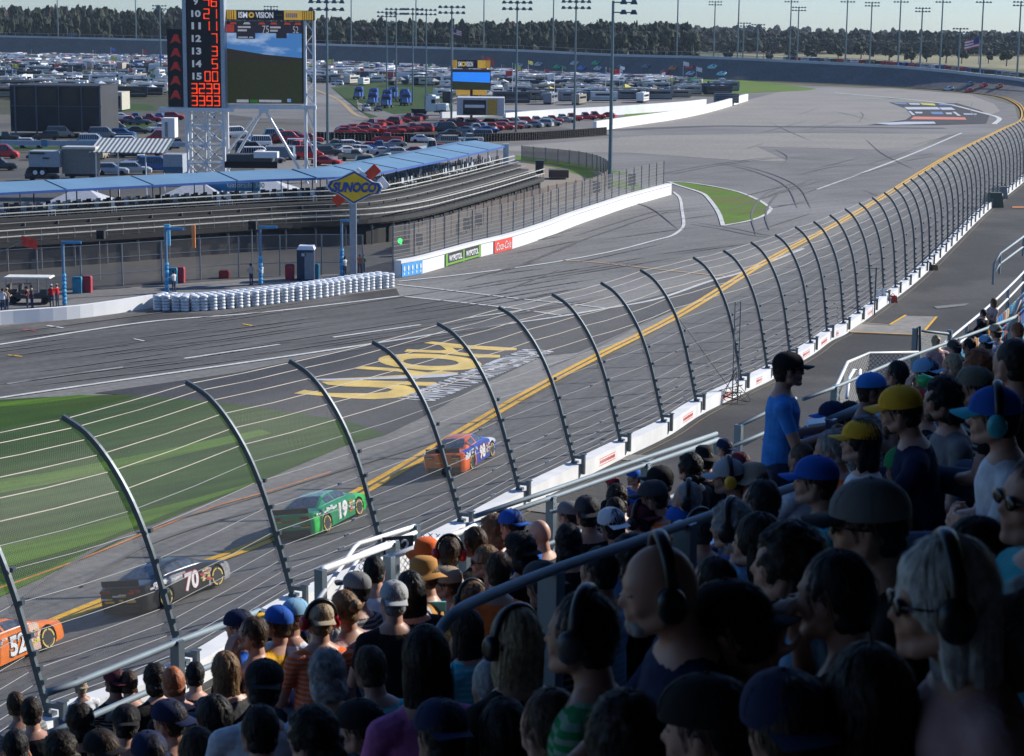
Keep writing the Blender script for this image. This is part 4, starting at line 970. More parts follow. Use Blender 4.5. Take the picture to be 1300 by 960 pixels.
def big_screen(dep, x0, x1, ytop, yhead, yscr0, yscr1, label, small=False):
    xa, zt = W2(x0, ytop, dep); xb, zh = W2(x1, yhead, dep); _, zs0 = W2(x0, yscr1, dep); _, zs1 = W2(x0, yscr0, dep)
    r = empty('video_screen', ((xa + xb) / 2, dep, 0), label=label, cat='video screen')
    cx = (xa + xb) / 2; w = xb - xa
    mb = MB(); mb.box((cx, dep + .8, (zs0 + zs1) / 2), (w, 1., zs1 - zs0)); under(mb.build('housing', mat('board_black', (.006, .007, .01))), r)
    # picture: sky, dark bank, grass, captions
    def P(u, v, k=0): return Vector((xa + .15 + (w - .3) * u, dep + .28 - .01 * k, zs0 + (zs1 - zs0) * v))
    emk = dict(rough=.4, emis=.55, spec=.2)
    mp = MB()
    mp.poly([P(0, 0), P(1, 0), P(1, .56), P(.5, .6), (P(0, .67))], 0)          # ground in the picture
    mp.poly([P(0, .67), P(.5, .6), P(1, .56), P(1, .86), P(0, .86)], 1)        # sky
    mp.poly([P(0, .86), P(1, .86), P(1, 1), P(0, 1)], 2)
    mp.poly([P(0, .52, 1), P(.9, .49, 1), P(1, .56, 1), P(.5, .6, 1), P(0, .67, 1)], 3)
    rnd = random.Random(5)
    for k in range(0):
        u = rnd.uniform(.3, .9); v = rnd.uniform(.66, .82); mp.poly([P(u, v, 2), P(u + rnd.uniform(.05, .14), v + .01, 2), P(u + .08, v + .03, 2), P(u + .03, v + .02, 2)], 4)
    if not small:
        mp.poly([P(.0, .87, 2), P(.1, .87, 2), P(.1, .96, 2), P(0, .96, 2)], 5)
        for u0, v0, ww, hh in ((.15, .92, .17, .022), (.15, .88, .12, .022), (.58, .92, .14, .022), (.58, .88, .1, .022), (.15, .80, .13, .015), (.3, .80, .05, .015)): mp.poly([P(u0, v0, 4), P(u0 + ww, v0, 4), P(u0 + ww, v0 + hh, 4), P(u0, v0 + hh, 4)], 6)
        for u0 in (.04, .22, .42, .58, .76, .9): mp.poly([P(u0, .965, 3), P(u0 + .1, .965, 3), P(u0 + .08, .99, 3), P(u0 + .02, .99, 3)], 5 if u0 != .22 else 6)
        mp.poly([P(.13, .79, 3), P(.38, .79, 3), P(.38, .86, 3), P(.13, .86, 3)], 2); mp.poly([P(.66, .8, 3), P(.8, .8, 3), P(.8, .86, 3), P(.66, .86, 3)], 2)
        text_into(mp, '75', face_M(P(.52, .905, 4), X), 1, 6, w=.9, h=1.0); text_into(mp, '52', face_M(P(.92, .905, 4), X), 1, 6, w=.75, h=.9)
        mp.poly([P(.12, .01, 3), P(.28, .01, 3), P(.28, .045, 3), P(.12, .045, 3)], 6); mp.poly([P(.42, .015, 3), P(.72, .015, 3), P(.72, .045, 3), P(.42, .045, 3)], 6); mp.poly([P(.3, .01, 3), P(.4, .01, 3), P(.4, .045, 3), P(.3, .045, 3)], 7)
        mp.poly([P(.8, .02, 3), P(.85, .02, 3), P(.85, .06, 3), P(.8, .06, 3)], 1)
    else:
        mp.poly([P(0, .42, 3), P(1, .36, 3), P(1, .6, 3), P(0, .66, 3)], 1)
    sk_ = sky_picture('screen_sky', (.05, .16, .36), (.4, .48, .58)) if not small else mat('screen_sky_bright', (.03, .25, .85), **emk)
    under(mp.build('picture', [mat('screen_ground', (.025, .03, .016), **emk), sk_, mat('screen_banner', (.02, .02, .03), **emk), mat('screen_bank', (.028, .026, .022), **emk), mat('screen_cloud', (.35, .45, .6), **emk), mat('screen_red', (.3, .04, .03), **emk), mat('screen_text', (.3, .3, .32), **emk), mat('screen_green', (.02, .12, .02), **emk)]), r)
    # header
    xh1 = xb + (1.6 if not small else 0)
    hd = MB(); cz = (zt + zh) / 2; hh = zt - zh; W_ = xh1 - xa
    hd.box(((xa + xh1) / 2, dep + .6, cz), (W_, 1., hh), 0)
    def band(u0, u1, mi, k=.1): hd.box((xa + W_ * (u0 + u1) / 2, dep + .1 - k * .1, cz), (W_ * (u1 - u0), .02, hh - .1), mi)
    band(0, .125, 1); band(.66, .86, 1); band(.86, .985, 1)
    for u in (.02, .045, .07, .095, .87, .89, .915, .94, .965): hd.box((xa + W_ * u, dep + .07, cz), (W_ * .008, .03, hh - .1), 3)
    text_into(hd, 'ISM', face_M(Vector((xa + W_ * .2, dep + .05, cz)), X), 1, 2, w=W_ * .1, h=hh * .62, bold=.03)
    text_into(hd, 'VISION', face_M(Vector((xa + W_ * .44, dep + .05, cz)), X), 1, 2, w=W_ * .2, h=hh * .62, bold=.03)
    hd.lathe([(hh * .3, 0), (hh * .3, .04)], 16, 1, face_M(Vector((xa + W_ * .295, dep + .06, cz)), X)); hd.lathe([(hh * .13, 0), (hh * .13, .05)], 12, 0, face_M(Vector((xa + W_ * .295, dep + .05, cz)), X))
    if not small:
        for k in range(6): hd.box((xa + W_ * (.69 + .022 * k), dep + .06, cz), (W_ * .014, .03, hh * .45), 4)
        for k in range(4): hd.box((xa + W_ * (.58 + .018 * k), dep + .06, cz), (W_ * .012, .03, hh * .14), 3)
    under(hd.build('header_sign', [mat('header_dark', (.025, .03, .035)), mat('header_gold', (.62, .36, .05), emis=.35), mat('header_white', (.7, .7, .7), emis=.3), mat('header_brown', (.2, .11, .02)), mat('header_lilac', (.35, .33, .45))]), r)
    return r, xa, xb, zs0, zs1, zt, zh
r, xa, xb, zs0, zs1, zt, zh = big_screen(264., 285.5, 384, 12.5, 26, 27, 131, 'huge video screen under a black and gold header beside the scoring pylon')
fr = MB(); x1 = xb + .25; x2 = W2(398, 60, 264)[0]; dY = 264
for x in (x1, x2):
    fr.tube([(x, dY + .6, 0), (x, dY + .6, zh)], .22, 12)
fr.box(((xa + x2) / 2, dY + .5, W2(300, 135.5, 264)[1]), (x2 - xa + .5, .9, .55)); 
n = 7
for i in range(n):
    za = lerp(zs0, zh, i / n); zb_ = lerp(zs0, zh, (i + 1) / n); fr.tube([(x1, dY + .5, zb_), (x2, dY + .5, za)], .1, 4) if i % 2 == 0 else fr.tube([(x1, dY + 1.4, za), (x2, dY + 1.4, zb_)], .08, 4)
for i in range(3):
    za = lerp(0, zs0, i / 3); zb_ = lerp(0, zs0, (i + 1) / 3); fr.tube([(x1, dY + .5, zb_), (x2, dY + .5, za)], .11, 4)
a = W2(290, 215, 264); b = W2(332, 142, 264); c = W2(378, 215, 264); c2 = W2(338, 142, 264)
fr.tube([(a[0], dY, a[1]), (b[0], dY, b[1])], .2, 6); fr.tube([(c2[0], dY, c2[1]), (c[0] + 1.4, dY, c[1] - 2)], .2, 6); fr.tube([(W2(284, 190, 264)[0], dY, W2(284, 200, 264)[1]), (W2(322, 150, 264)[0], dY, W2(322, 150, 264)[1])], .14, 5); fr.box(((b[0] + c2[0]) / 2, dY, b[1] + .3), (1.3, .5, .9))
under(fr.build('frame', M_white), r)
# second screen far right in the infield
r2, xa, xb, zs0, zs1, zt, zh = big_screen(455., 574, 623, 76, 87, 88, 114, 'smaller video screen above the campers, showing bright blue and green', small=True)
mb = MB(); mb.box(((xa + xb) / 2, 457., (zt + W2(600, 122, 455)[1]) / 2 * .5), (.6, .8, zt)); mb.box(((xa + xb) / 2, 457., W2(600, 118, 455)[1]), ((xb - xa) * .8, .6, 1.1), 1); under(mb.build('mast', [M_dark, mat('header_gold', (.62, .36, .05))]), r2)
# white and gold hospitality building below it
def bx_px(mb, x0, x1, y0, y1, dep, thick, mi=0, dy=0.):
    a, zt_ = W2(x0, y0, dep); b, zb_ = W2(x1, y1, dep); mb.box(((a + b) / 2, dep + thick / 2 + dy, (zt_ + zb_) / 2), (b - a, thick, zt_ - zb_), mi)
def building(name, px, dep, thick, m, label, cat, parts=()):
    x0, x1, y0, y1 = px; p = D((x0 + x1) / 2, y1, dep); r = empty(name, (p.x, dep, 0), label=label, cat=cat)
    mb = MB(); bx_px(mb, x0, x1, y0, y1, dep, thick); under(mb.build('wall', m), r)
    for pn, mm, lst in parts:
        for q in lst:
            mb = MB(); bx_px(mb, *q[:4], dep - (q[4] if len(q) > 4 else .12), q[5] if len(q) > 5 else .14); under(mb.build(pn, mm), r)
    return r
building('hospitality_building', (580, 640, 124, 147), 418, 9, mat('bldg_white', (.5, .52, .54)), 'low white building with gold panel and glass front below the small screen', 'building',
         [('window', M_glass, [(588, 617, 127, 146)]), ('panel', mat('panel_gold', (.55, .33, .05)), [(619, 631, 126, 146)]), ('sign', M_white, [(590, 615, 133, 137, .3, .1)])])
# tall dark clad stand at left
building('dark_clad_stand', (12, 129, 108, 168), 366, 16, mat('dark_cladding', (.022, .024, .03), .7, var=.3, scale=.4), 'big dark clad box-like stand with grey uprights at the left', 'stand',
         [('upright', mat('upright_grey', (.1, .12, .14)), [(17, 21, 108, 169), (44, 48, 108, 169), (73, 76, 108, 169), (102, 105, 108, 169), (125, 129, 108, 169)]), ('walkway_rail', mat('upright_grey', (.1, .12, .14)), [(12, 129, 134, 136), (12, 129, 109, 111)]), ('tinted_panel', mat('tinted_panel', (.012, .013, .018), .3), [(23, 43, 112, 133), (50, 72, 112, 133), (78, 100, 112, 133), (107, 124, 112, 133)])])
building('concession_building', (129, 155, 117, 140), 480, 10, mat('beige_wall', (.45, .42, .34)), 'small beige building right of the dark clad stand', 'building', [('window', M_glass, [(133, 138, 121, 128), (142, 147, 121, 128), (149, 153, 122, 138)])])
building('low_wall', (0, 260, 178, 187), 322, .6, mat('bluish_wall', (.3, .38, .45)), 'long low pale blue barrier wall behind the trailers', 'wall', [('banner', mat('banner_blue', (.06, .2, .35)), [(134, 152, 177.5, 187), (52, 60, 178, 186.5)])])
for px in ((205, 222, 150, 175),): building('utility_cabin', px, 300, 3, M_white, 'small white cabin on stilts left of the tower legs', 'cabin', [('door', M_grey, [(209, 213, 155, 174)])])
# trailers and carport
def trailer_obj(name, px, dep, m, label, parts=()):
    r = building(name, px, dep, 3, m, label, 'trailer' if 'trailer' in name else 'container', parts); return r
t1 = trailer_obj('cargo_trailer', (36, 76, 192, 213), 236, mat('trailer_grey', (.3, .34, .38)), 'grey cargo trailer with black skirt and twin wheels', [('skirt', M_black, [(36, 75, 212, 220)]), ('vent', M_dark, [(54, 62, 200, 202), (38, 56, 193.5, 196)])])
for x in (45, 54):
    mb = MB(); p = D(x, 219, 235.6); mb.lathe([(.5, -.15), (.5, .15)], 14, 0, Matrix.Translation(p) @ Matrix.Rotation(math.pi / 2, 4, 'X')); mb.lathe([(.28, -.17), (.28, .17)], 12, 1, Matrix.Translation(p) @ Matrix.Rotation(math.pi / 2, 4, 'X')); under(mb.build('wheel', [M_black, M_white]), t1)
trailer_obj('storage_container', (78, 121, 189, 221), 237, mat('container_tan', (.2, .195, .18)), 'taupe storage container with pale roof beside the grey trailer', [('roof', mat('container_roof', (.5, .48, .44)), [(78, 121, 186.5, 190, .3, 2.8)])])
cp = empty('carport', D(165, 220, 238), label='open carport with white and grey striped roof', cat='carport')
mb = MB(); a = W2(116, 192, 238); b = W2(213, 192, 238); z = a[1]; wd = (b[0] - a[0]) / 34
for i in range(34):
    x = a[0] + wd * i; z0, z1 = z, z + 1.35
    mb.add([(x, 236.5, z0), (x + wd, 236.5, z0), (x + wd, 243, z1), (x, 243, z1), (x, 236.5, z0 - .1), (x + wd, 236.5, z0 - .1), (x + wd, 243, z1 - .1), (x, 243, z1 - .1)], [(0, 1, 2, 3), (7, 6, 5, 4), (0, 4, 5, 1), (1, 5, 6, 2), (2, 6, 7, 3), (3, 7, 4, 0)], i % 2)
under(mb.build('roof', [mat('roof_white', (.65, .65, .63)), mat('roof_grey', (.1, .14, .15))]), cp)
for x in (122, 150, 185, 208): mb = MB(); p = D(x, 205, 237); mb.box((p.x, 237, z / 2), (.15, .15, z)); under(mb.build('post', M_white), cp)
trailer_obj('hauler_trailer', (207, 232, 196, 220), 228, mat('trailer_grey', (.3, .34, .38)), 'grey hauler trailer with blue skirt beside the tower legs', [('skirt', mat('skirt_blue', (.05, .12, .2)), [(207, 232, 212, 220)])])
trailer_obj('flatroof_trailer', (287, 345, 196, 206), 240, mat('dark_trailer', (.06, .07, .08)), 'dark trailer with white tarpaulin roof behind the screen strut', [('tarpaulin', M_white, [(322, 352, 193, 201, .5, 2.)]), ('skirt', M_black, [(285, 352, 205, 214)])])
trailer_obj('bluewhite_trailer', (338, 372, 186, 200), 270, mat('trailer_blue', (.08, .15, .22)), 'blue trailer with white roof behind the screen strut', [('roof', M_white, [(338, 372, 184.5, 187)])])
# --- white barrier walls near pit exit ---
def ground_wall(name, px, h, w, m, label, n=6, cat='wall', z0=0.):
    P = crv([G(x, y, 0) for x, y in px], n) if len(px) > 2 else [G(*px[0]), G(*px[1])]
    P = [p + Vector((0, 0, h + z0)) for p in P]; o = wall_from(P, w, h, name, m); tag(o, label, cat); return P
M_wallb = mat('bright_concrete', (.75, .75, .74), .7, var=.06, scale=.3)
ground_wall('barrier_wall', [(755, 167), (800, 160), (860, 151), (905, 141), (948, 128)], 2.1, .8, M_wallb, 'white concrete wall curving along the far pit exit')
ground_wall('barrier_wall', [(640, 156), (700, 151), (796, 145), (870, 139), (895, 136)], 2.2, .8, M_wallb, 'white concrete wall behind the parked red trucks and below the campers')
ground_wall('barrier_wall', [(560, 150), (640, 147), (700, 149)], 1.4, .6, M_wallb, 'short white wall behind the red vehicles')
ground_wall('barrier_wall', [(448, 214), (530, 193), (620, 187)], .9, .5, mat('bluish_wall', (.3, .38, .45)), 'low pale blue wall between the parked cars and the road')
# black tyre wall: bundles
tg = 'bundles of the long black tyre wall'
def bundle():
    mb = MB(); 
    for x in (-.62, 0, .62):
        for k in range(5): mb.lathe([(.26, .0), (.33, .05), (.33, .21), (.26, .26)], 10, 0, Matrix.Translation((x, 0, .27 * k)))
    return mb.mesh('tyre_bundle', [mat('tyre_black', (.018, .018, .02), .75)])
bmsh = bundle()
P = resamp(crv([G(x, y, 0) for x, y in [(405, 178), (470, 179), (560, 181), (650, 179), (720, 175), (771, 171)]], 6), 1.95)
for i, p in enumerate(P):
    o = bpy.data.objects.new('tyre_bundle', bmsh); COL.objects.link(o); o.location = p; q = P[min(i + 1, len(P) - 1)] - P[max(i - 1, 0)]; o.rotation_euler = (0, 0, math.atan2(q.y, q.x)); tag(o, 'bundle of stacked black tyres in the long dark tyre wall', 'tyre bundle', tg); o.scale = (1, 1, 1.15)
# --- pit wall (left) and pit wall (long) ---
P = ground_wall('pit_wall', [(-80, 420), (0, 412), (100, 404), (195, 390)], .95, .45, M_wallb, 'low white pit wall at the left with a black green-lettered sign')
c = G(39, 408, 0) ; d_ = (G(60, 406) - G(20, 410)).normalized(); nn_ = Vector((d_.y, -d_.x, 0)); MM = face_M(c + nn_ * .28 + Vector((0, 0, .47)), d_)
mb = MB(); mb.box((0, 0, 0), (1.25, .88, .04), 0, M=MM); 
for k in (-1, 0, 1): mb.box((k * .17, 0, .03), (.08, .62 - .12 * abs(k), .02), 1, M=MM)
tag(mb.build('sponsor_board', [mat('board_black', (.006, .007, .01)), mat('claw_green', (.25, .5, .03))]), 'small black board with three green scratch marks on the pit wall', 'sign')
o = MB(); o.box((G(113, 402).x, G(113, 402).y - .2, .45), (.22, .08, .42)); tag(o.build('wall_box', M_grey), 'small grey box fixed on the left pit wall', 'box')
PK = [(505, 352), (531, 347), (560, 339), (605, 326), (645, 316), (690, 301), (725, 287), (765, 273), (800, 261), (849, 247)]
Pw = crv([G(x, y, 0) for x, y in PK], 5)
Pw[0] = Pw[0]
pw = empty('pit_road_wall', Pw[0], label='long bright white pit wall with blue, green and red banners', cat='wall')
H_ = 1.45
under(wall_from([p + Vector((0, 0, H_)) for p in Pw], .7, H_, 'concrete_wall', M_wallb), pw)
mb = MB(); Q = offs(Pw, .37, H_ - .28); ribbon(mb, Q, .05, 0); A = offs(Pw, .36, H_ - .25); B = offs(Pw, .36, H_ - .29); mb.strip(B, A); under(mb.build('wall_joint', M_grey), pw)
mb = MB(); p = G(611, 325, 0); mb.box((p.x, p.y - .15, .72), (.12, .2, 1.44)); under(mb.build('wall_joint', mat('joint_brown', (.2, .15, .13))), pw)
def banner(px0, px1, build, name='banner'):
    a = G(*px0, 0); b = G(*px1, 0); a = nearest(Pw, a); b = nearest(Pw, b); d_ = (b - a).normalized(); n_ = Vector((d_.y, -d_.x, 0)); c = (a + b) / 2 + n_ * .42 + Vector((0, 0, .6)); MM = face_M(c, d_); mb = MB(); mt = build(mb, MM, (b - a).length); under(mb.build(name, mt), pw)
def b1(mb, M_, L):
    mb.box((0, 0, 0), (L, 1.12, .04), 0, M=M_)
    for k in range(5): mb.lathe([(.17, 0), (.17, .02)], 12, 1, M_ @ Matrix.Translation((L * (-.4 + .2 * k), .12, .03)) @ Matrix.Diagonal((.8, 1.4, 1, 1))); mb.box((L * (-.4 + .2 * k), -.32, .03), (.16, .2, .02), 1, M=M_)
    return [mat('banner_sky', (.06, .35, .75)), M_white]
banner((494, 356), (531, 347), b1)
def b2(mb, M_, L):
    mb.box((0, 0, 0), (L, 1.12, .04), 0, M=M_); mb.box((-L / 2 + .25, 0, .01), (.5, 1.12, .04), 1, M=M_); mb.box((0, 0, .01), (.35, 1.12, .04), 1, M=M_); mb.box((L / 2 - .3, 0, .01), (.55, 1.12, .04), 1, M=M_); mb.box((0, -.4, .012), (L, .18, .04), 1, M=M_)
    for s in (-1, 1): text_into(mb, 'WYPOTOL', M_ @ Matrix.Translation((s * L * .235, .08, .05)), 1, 2, w=L * .36, h=.55, bold=.03)
    return [mat('banner_black', (.02, .025, .02)), mat('banner_green', (.15, .35, .04)), M_white]
banner((560, 339), (606, 326), b2)
def b3(mb, M_, L):
    mb.box((0, 0, 0), (L, 1.15, .04), 0, M=M_); text_into(mb, 'Coca-Cola', M_ @ Matrix.Translation((0, 0, .04)), 1, 1, w=L * .82, h=.72, shear=.3); return [mat('banner_red', (.72, .06, .035)), M_white]
banner((626, 322), (646, 316), b3)
# fence on the pit wall
pf = empty('pit_fence', Pw[3], label='grey mesh fence with steel posts and cables behind the long pit wall', cat='fence')
Q = resamp(offs(Pw, -.5), 3.4); hgt = lambda i: 3.7
for i, p in enumerate(Q):
    if i >= 60: break
    mb = MB(); mb.box((p.x, p.y, hgt(i) / 2 + .6), (.1, .1, hgt(i) + .2), rz=.3); under(mb.build('post', mat('fence_post_grey', (.2, .22, .23), .5, .2)), pf)
for z in (1.6, 1.9, 2.2, 2.6, 3.0, 3.4, 3.8, 4.3): mb = MB(); mb.tube([q + Vector((0, 0, z)) for q in Q], .03, 4); under(mb.build('cable', M_grey), pf)
pitlink = link_mat('pit_link', (.16, .15, .14), .14, .1)
link_sheet([[q + Vector((0, 0, z)) for z in (1.2, 3., 4.3)] for q in Q], 'chain_link', pitlink, pf)
# second fence line left, behind pit road
pf2 = empty('paddock_fence', G(150, 372), label='dark chain-link paddock fence behind the white tyre stacks', cat='fence')
Q2 = resamp(crv([G(x, y, 0) for x, y in [(-60, 380), (0, 374), (120, 366), (300, 352), (370, 350), (430, 349), (500, 352)]], 5), 3.6)
for p in Q2: mb = MB(); mb.box((p.x, p.y, 1.75), (.11, .11, 3.5)); under(mb.build('post', M_grey), pf2)
for z in (1.1, 2.4, 3.5): mb = MB(); mb.tube([q + Vector((0, 0, z)) for q in Q2], .035, 4); under(mb.build('rail', M_grey), pf2)
link_sheet([[q + Vector((0, 0, z)) for z in (0.05, 1.6, 3.5)] for q in Q2], 'chain_link', pitlink, pf2)
pf3 = empty('walkway_fence', G(600, 280), label='brown-grey fence panels beside the sandy path behind the pit wall', cat='fence')
Q3 = resamp(crv([G(x, y, 0) for x, y in [(520, 322), (600, 290), (690, 262), (760, 245), (772, 226), (740, 212), (660, 203)]], 6), 3.2)
for i, p in enumerate(Q3):
    if i < 60: mb = MB(); mb.box((p.x, p.y, 1.2), (.12, .12, 2.4)); under(mb.build('post', M_grey), pf3)
link_sheet([[q + Vector((0, 0, z)) for z in (0.05, 1.2, 2.3)] for q in Q3], 'chain_link', link_mat('brown_link', (.14, .11, .09), .14, .25), pf3)
ground_poly('sandy_path', [(660, 203), (700, 209), (760, 224), (772, 240), (700, 262), (690, 240), (640, 235)], mat('path_sand', (.25, .21, .16), .9), .035)
building('metal_bin', (680, 690, 204, 220), 285, 2, M_dark, 'dark metal box standing behind the walkway fence', 'box')
building('rubble_shed', (697, 722, 216, 226), 275, 3, mat('shed_brown', (.1, .07, .05)), 'low brown shed on the grass behind the fence', 'shed')
# --- white tyre stacks ---
def stack():
    mb = MB()
    for k in range(5): mb.lathe([(.22, .0), (.3, .02), (.33, .07), (.33, .16), (.3, .21), (.22, .23)], 14, 0, Matrix.Translation((0, 0, .235 * k)))
    return mb.mesh('tyre_stack', [mat('tyre_white', (.62, .65, .68), .6, var=.2, scale=2.)], True)
sm = stack(); Pf = resamp(crv([G(x, y, 0) for x, y in [(200, 394), (246, 395), (310, 390), (400, 379), (450, 371), (503, 364)]], 8), .72)
for rw_i in range(3):
    for i, p in enumerate(offs(Pf, -.72 * rw_i)):
        if rw_i and i > len(Pf) - 1: continue
        o = bpy.data.objects.new('tyre_stack', sm); COL.objects.link(o); o.location = p + Vector((random.uniform(-.05, .05), random.uniform(-.05, .05), 0)); o.rotation_euler = (random.uniform(-.02, .02), random.uniform(-.02, .02), random.random()); tag(o, 'stack of five white painted tyres in the pit entry crash barrier', 'tyre stack', 'white tyre stacks of the crash barrier')
# --- pit terrace with blue awning ---
KT = [(-120, 357), (0, 346), (150, 334), (350, 318), (500, 307), (600, 281), (690, 250)]
T0 = crv([G(x, y, 0) for x, y in KT], 8)
tr = empty('pit_terrace', T0[8], label='raised pit terrace with bench rows under a long blue awning', cat='grandstand')
def tline(t, z): return offs(T0, -t, z)
deckm = mat('deck_dark', (.03, .03, .03), .8); bench = mat('bench_alu', (.36, .35, .31), .5, .2, var=.2, scale=.5)
for t, z in ((0, 2.5), (1.0, 3.0), (2.0, 3.5), (3.0, 4.0)):
    mb = MB(); a = tline(t, z); b = tline(t + 1.0, z); c = tline(t, z - .55); mb.strip(a, b); mb.strip(c, a); under(mb.build('deck_step', deckm), tr)
    mb = MB(); a = tline(t + .25, z + .42); b = tline(t + .45, z + .42); c = tline(t + .25, z + .38); mb.strip(a, b); mb.strip(c, a); under(mb.build('bench', bench), tr)
mb = MB(); mb.strip(tline(4, 4.0), tline(14, 4.0)); mb.strip(tline(14, 3.5), tline(4, 3.5)); mb.strip(tline(-.1, 2.1), tline(-.1, 2.5)); under(mb.build('deck', deckm), tr)
mb = MB(); mb.strip(tline(.4, 0), tline(.4, 2.5)); mb.strip(tline(14, 0), tline(14, 3.5)); under(mb.build('under_deck_shade', mat('under_shade_dark', (.02, .02, .022))), tr)  # near-black sheets put in for the shade beneath the raised deck
ends = resamp(T0, 3.2)
mb = MB()
for i, p in enumerate(ends):
    q = offs(ends, -.1)[i]; mb.box((q.x, q.y, 1.25), (.16, .16, 2.5)); q2 = offs(ends, -3)[i]; mb.box((q2.x, q2.y, 1.9), (.14, .14, 3.8))
    a = offs(ends, .0, 1.6)[i]; b = offs(ends, -2.8, 3.4)[i]; mb.tube([a, b], .1, 4)
under(mb.build('scaffold', mat('scaffold_grey', (.16, .16, .16))), tr)
for t, z in ((-.05, 3.55), (-.05, 3.0), (3.9, 5.1), (3.9, 4.6)):
    mb = MB(); mb.tube(tline(t, z), .06, 5); under(mb.build('railing', mat('rail_tan', (.6, .58, .5), .4, .1)), tr)
mb = MB()
for p in offs(resamp(T0, 1.6), .05): mb.box((p.x, p.y, 3.0), (.06, .06, 1.1))
under(mb.build('railing_post', M_grey), tr)
awm = mat('awning_blue', (.14, .26, .38), .55, var=.1, scale=.25); awe = mat('awning_edge', (.03, .1, .35), .5)
Lx = len(T0)
aw = MB(); A = tline(5.0, 6.35); B = tline(9.0, 6.95); Cc = tline(11.5, 6.7); Af = tline(5.0, 6.12)
aw.strip(A, B); aw.strip(B, Cc); awo = under(aw.build('awning', awm, smooth=False), tr)
ev = MB(); ev.strip(Af, A); ee = ev.build('awning_edge', awe); under(ee, tr)
sm_ = MB()
st4 = resamp(T0, 9.); 
for i in range(len(st4)):
    a = offs(st4, -5, 6.37)[i]; b = offs(st4, -9., 6.97)[i]; sm_ = MB(); sm_.tube([a, b], .05, 4); under(sm_.build('awning_seam', mat('seam_navy', (.03, .07, .15))), tr)

st5 = resamp(T0, 4.5)
for i, p in enumerate(offs(st5, -5.05)):
    if i < 90: mb = MB(); mb.box((p.x, p.y, 5.15), (.09, .09, 2.3)); under(mb.build('awning_post', M_dark), tr)
for i, p in enumerate(offs(st5, -11.3)):
    if i < 90: mb = MB(); mb.box((p.x, p.y, 5.3), (.1, .1, 2.7)); under(mb.build('awning_post', M_dark), tr)
p = tline(5, 0)[-1]; mb = MB(); mb.box((p.x, p.y, 3.3), (.7, .5, 6.6)); tag(mb.build('white_column', M_white), 'thick white column at the far end of the blue awning', 'column')
# chairs on the deck
def chair():
    mb = MB(); mb.box((0, 0, .45), (.45, .45, .06)); mb.box((0, .22, .75), (.45, .05, .5)); 
    for x in (-.19, .19):
        for y in (-.19, .19): mb.box((x, y, .22), (.04, .04, .44))
    return mb.mesh('deck_chair', [M_obj])
chm = chair(); cnt_c = 0
for t in (5.6, 6.8, 8.0):
    cs = resamp(T0, 1.05)
    for i, p in enumerate(offs(cs, -t)):
        if cnt_c >= 290 or p.x < -62 or random.random() < .12: continue
        q = cs[min(i + 1, len(cs) - 1)] - cs[max(i - 1, 0)]; o = bpy.data.objects.new('deck_chair', chm); COL.objects.link(o); o.location = (p.x, p.y, 4.0); o.rotation_euler = (0, 0, math.atan2(q.y, q.x) + random.uniform(-.2, .2)); o.scale = (1.1,) * 3; o.color = (.5, .55, .6, 1) if random.random() < .35 else (.03, .035, .045, 1)
        tag(o, 'chair standing in the rows under the blue awning', 'chair', 'chairs on the pit terrace'); cnt_c += 1
# tents and banners seen behind the terrace
def tent(x0, x1, y, dep, h, lab, m=None):
    a, z = W2(x0, y, dep); b, _ = W2(x1, y, dep); mb = MB(); w = b - a; mb.add([(0, 0, 0), (w, 0, 0), (w, 7, 0), (0, 7, 0), (w * .42, 3.5, h), (w * .62, 3.5, h), (0, 0, -.5), (w, 0, -.5), (w, 7, -.5), (0, 7, -.5)], [(0, 1, 5, 4), (1, 2, 5), (2, 3, 4, 5), (3, 0, 4), (0, 6, 7, 1), (1, 7, 8, 2), (2, 8, 9, 3), (3, 9, 6, 0)])
    r = empty('marquee', (a, dep, 0), label=lab, cat='tent'); mb2 = MB()
    for xx in (.1, w - .1):
        for yy in (.1, 6.9): mb2.box((xx, yy, z / 2), (.12, .12, z))
    o = mb.build('canopy', m or mat('tent_white', (.42, .44, .47)), r); o.location = (0, 0, z); mb2.build('pole', M_grey, r)
tent(45, 140, 263, 190, 1.5, 'pale grey marquee roof behind the terrace at the left'); tent(190, 290, 255, 192, 1.5, 'pale grey marquee roof behind the terrace near the white tower'); tent(290, 375, 246, 200, 1.2, 'white marquee with a coloured side behind the terrace')
building('blue_hoarding', (262, 330, 229, 243), 196, .3, mat('hoarding_blue', (.05, .27, .5)), 'blue hoarding with white lettering under the awning', 'sign')
mb = MB(); p = D(312, 235, 195.6); text_into(mb, 'Gatorade 300', face_M(p, X), 1, 0, w=3.8, h=.55, bold=.02); tag(mb.build('hoarding_lettering', M_white), 'white lettering fixed on the blue hoarding under the awning', 'lettering')
for px, c_, lb in (((172, 208, 238, 246), (.65, .12, .03), 'orange vehicle body glimpsed under the awning'), ((150, 166, 240, 248), (.5, .03, .03), 'red cart glimpsed under the awning')):
    x = (px[0] + px[1]) / 2; p = D(x, px[3], 205); r = copy_tree(VP[('car', 'parked_car')]); r.location = (p.x, p.y, 0); r.rotation_euler = (0, 0, .1); tag(r, lb, 'car'); r['group'] = gp_
    del r['group']
    for ch in r.children: ch.color = (*c_, 1)
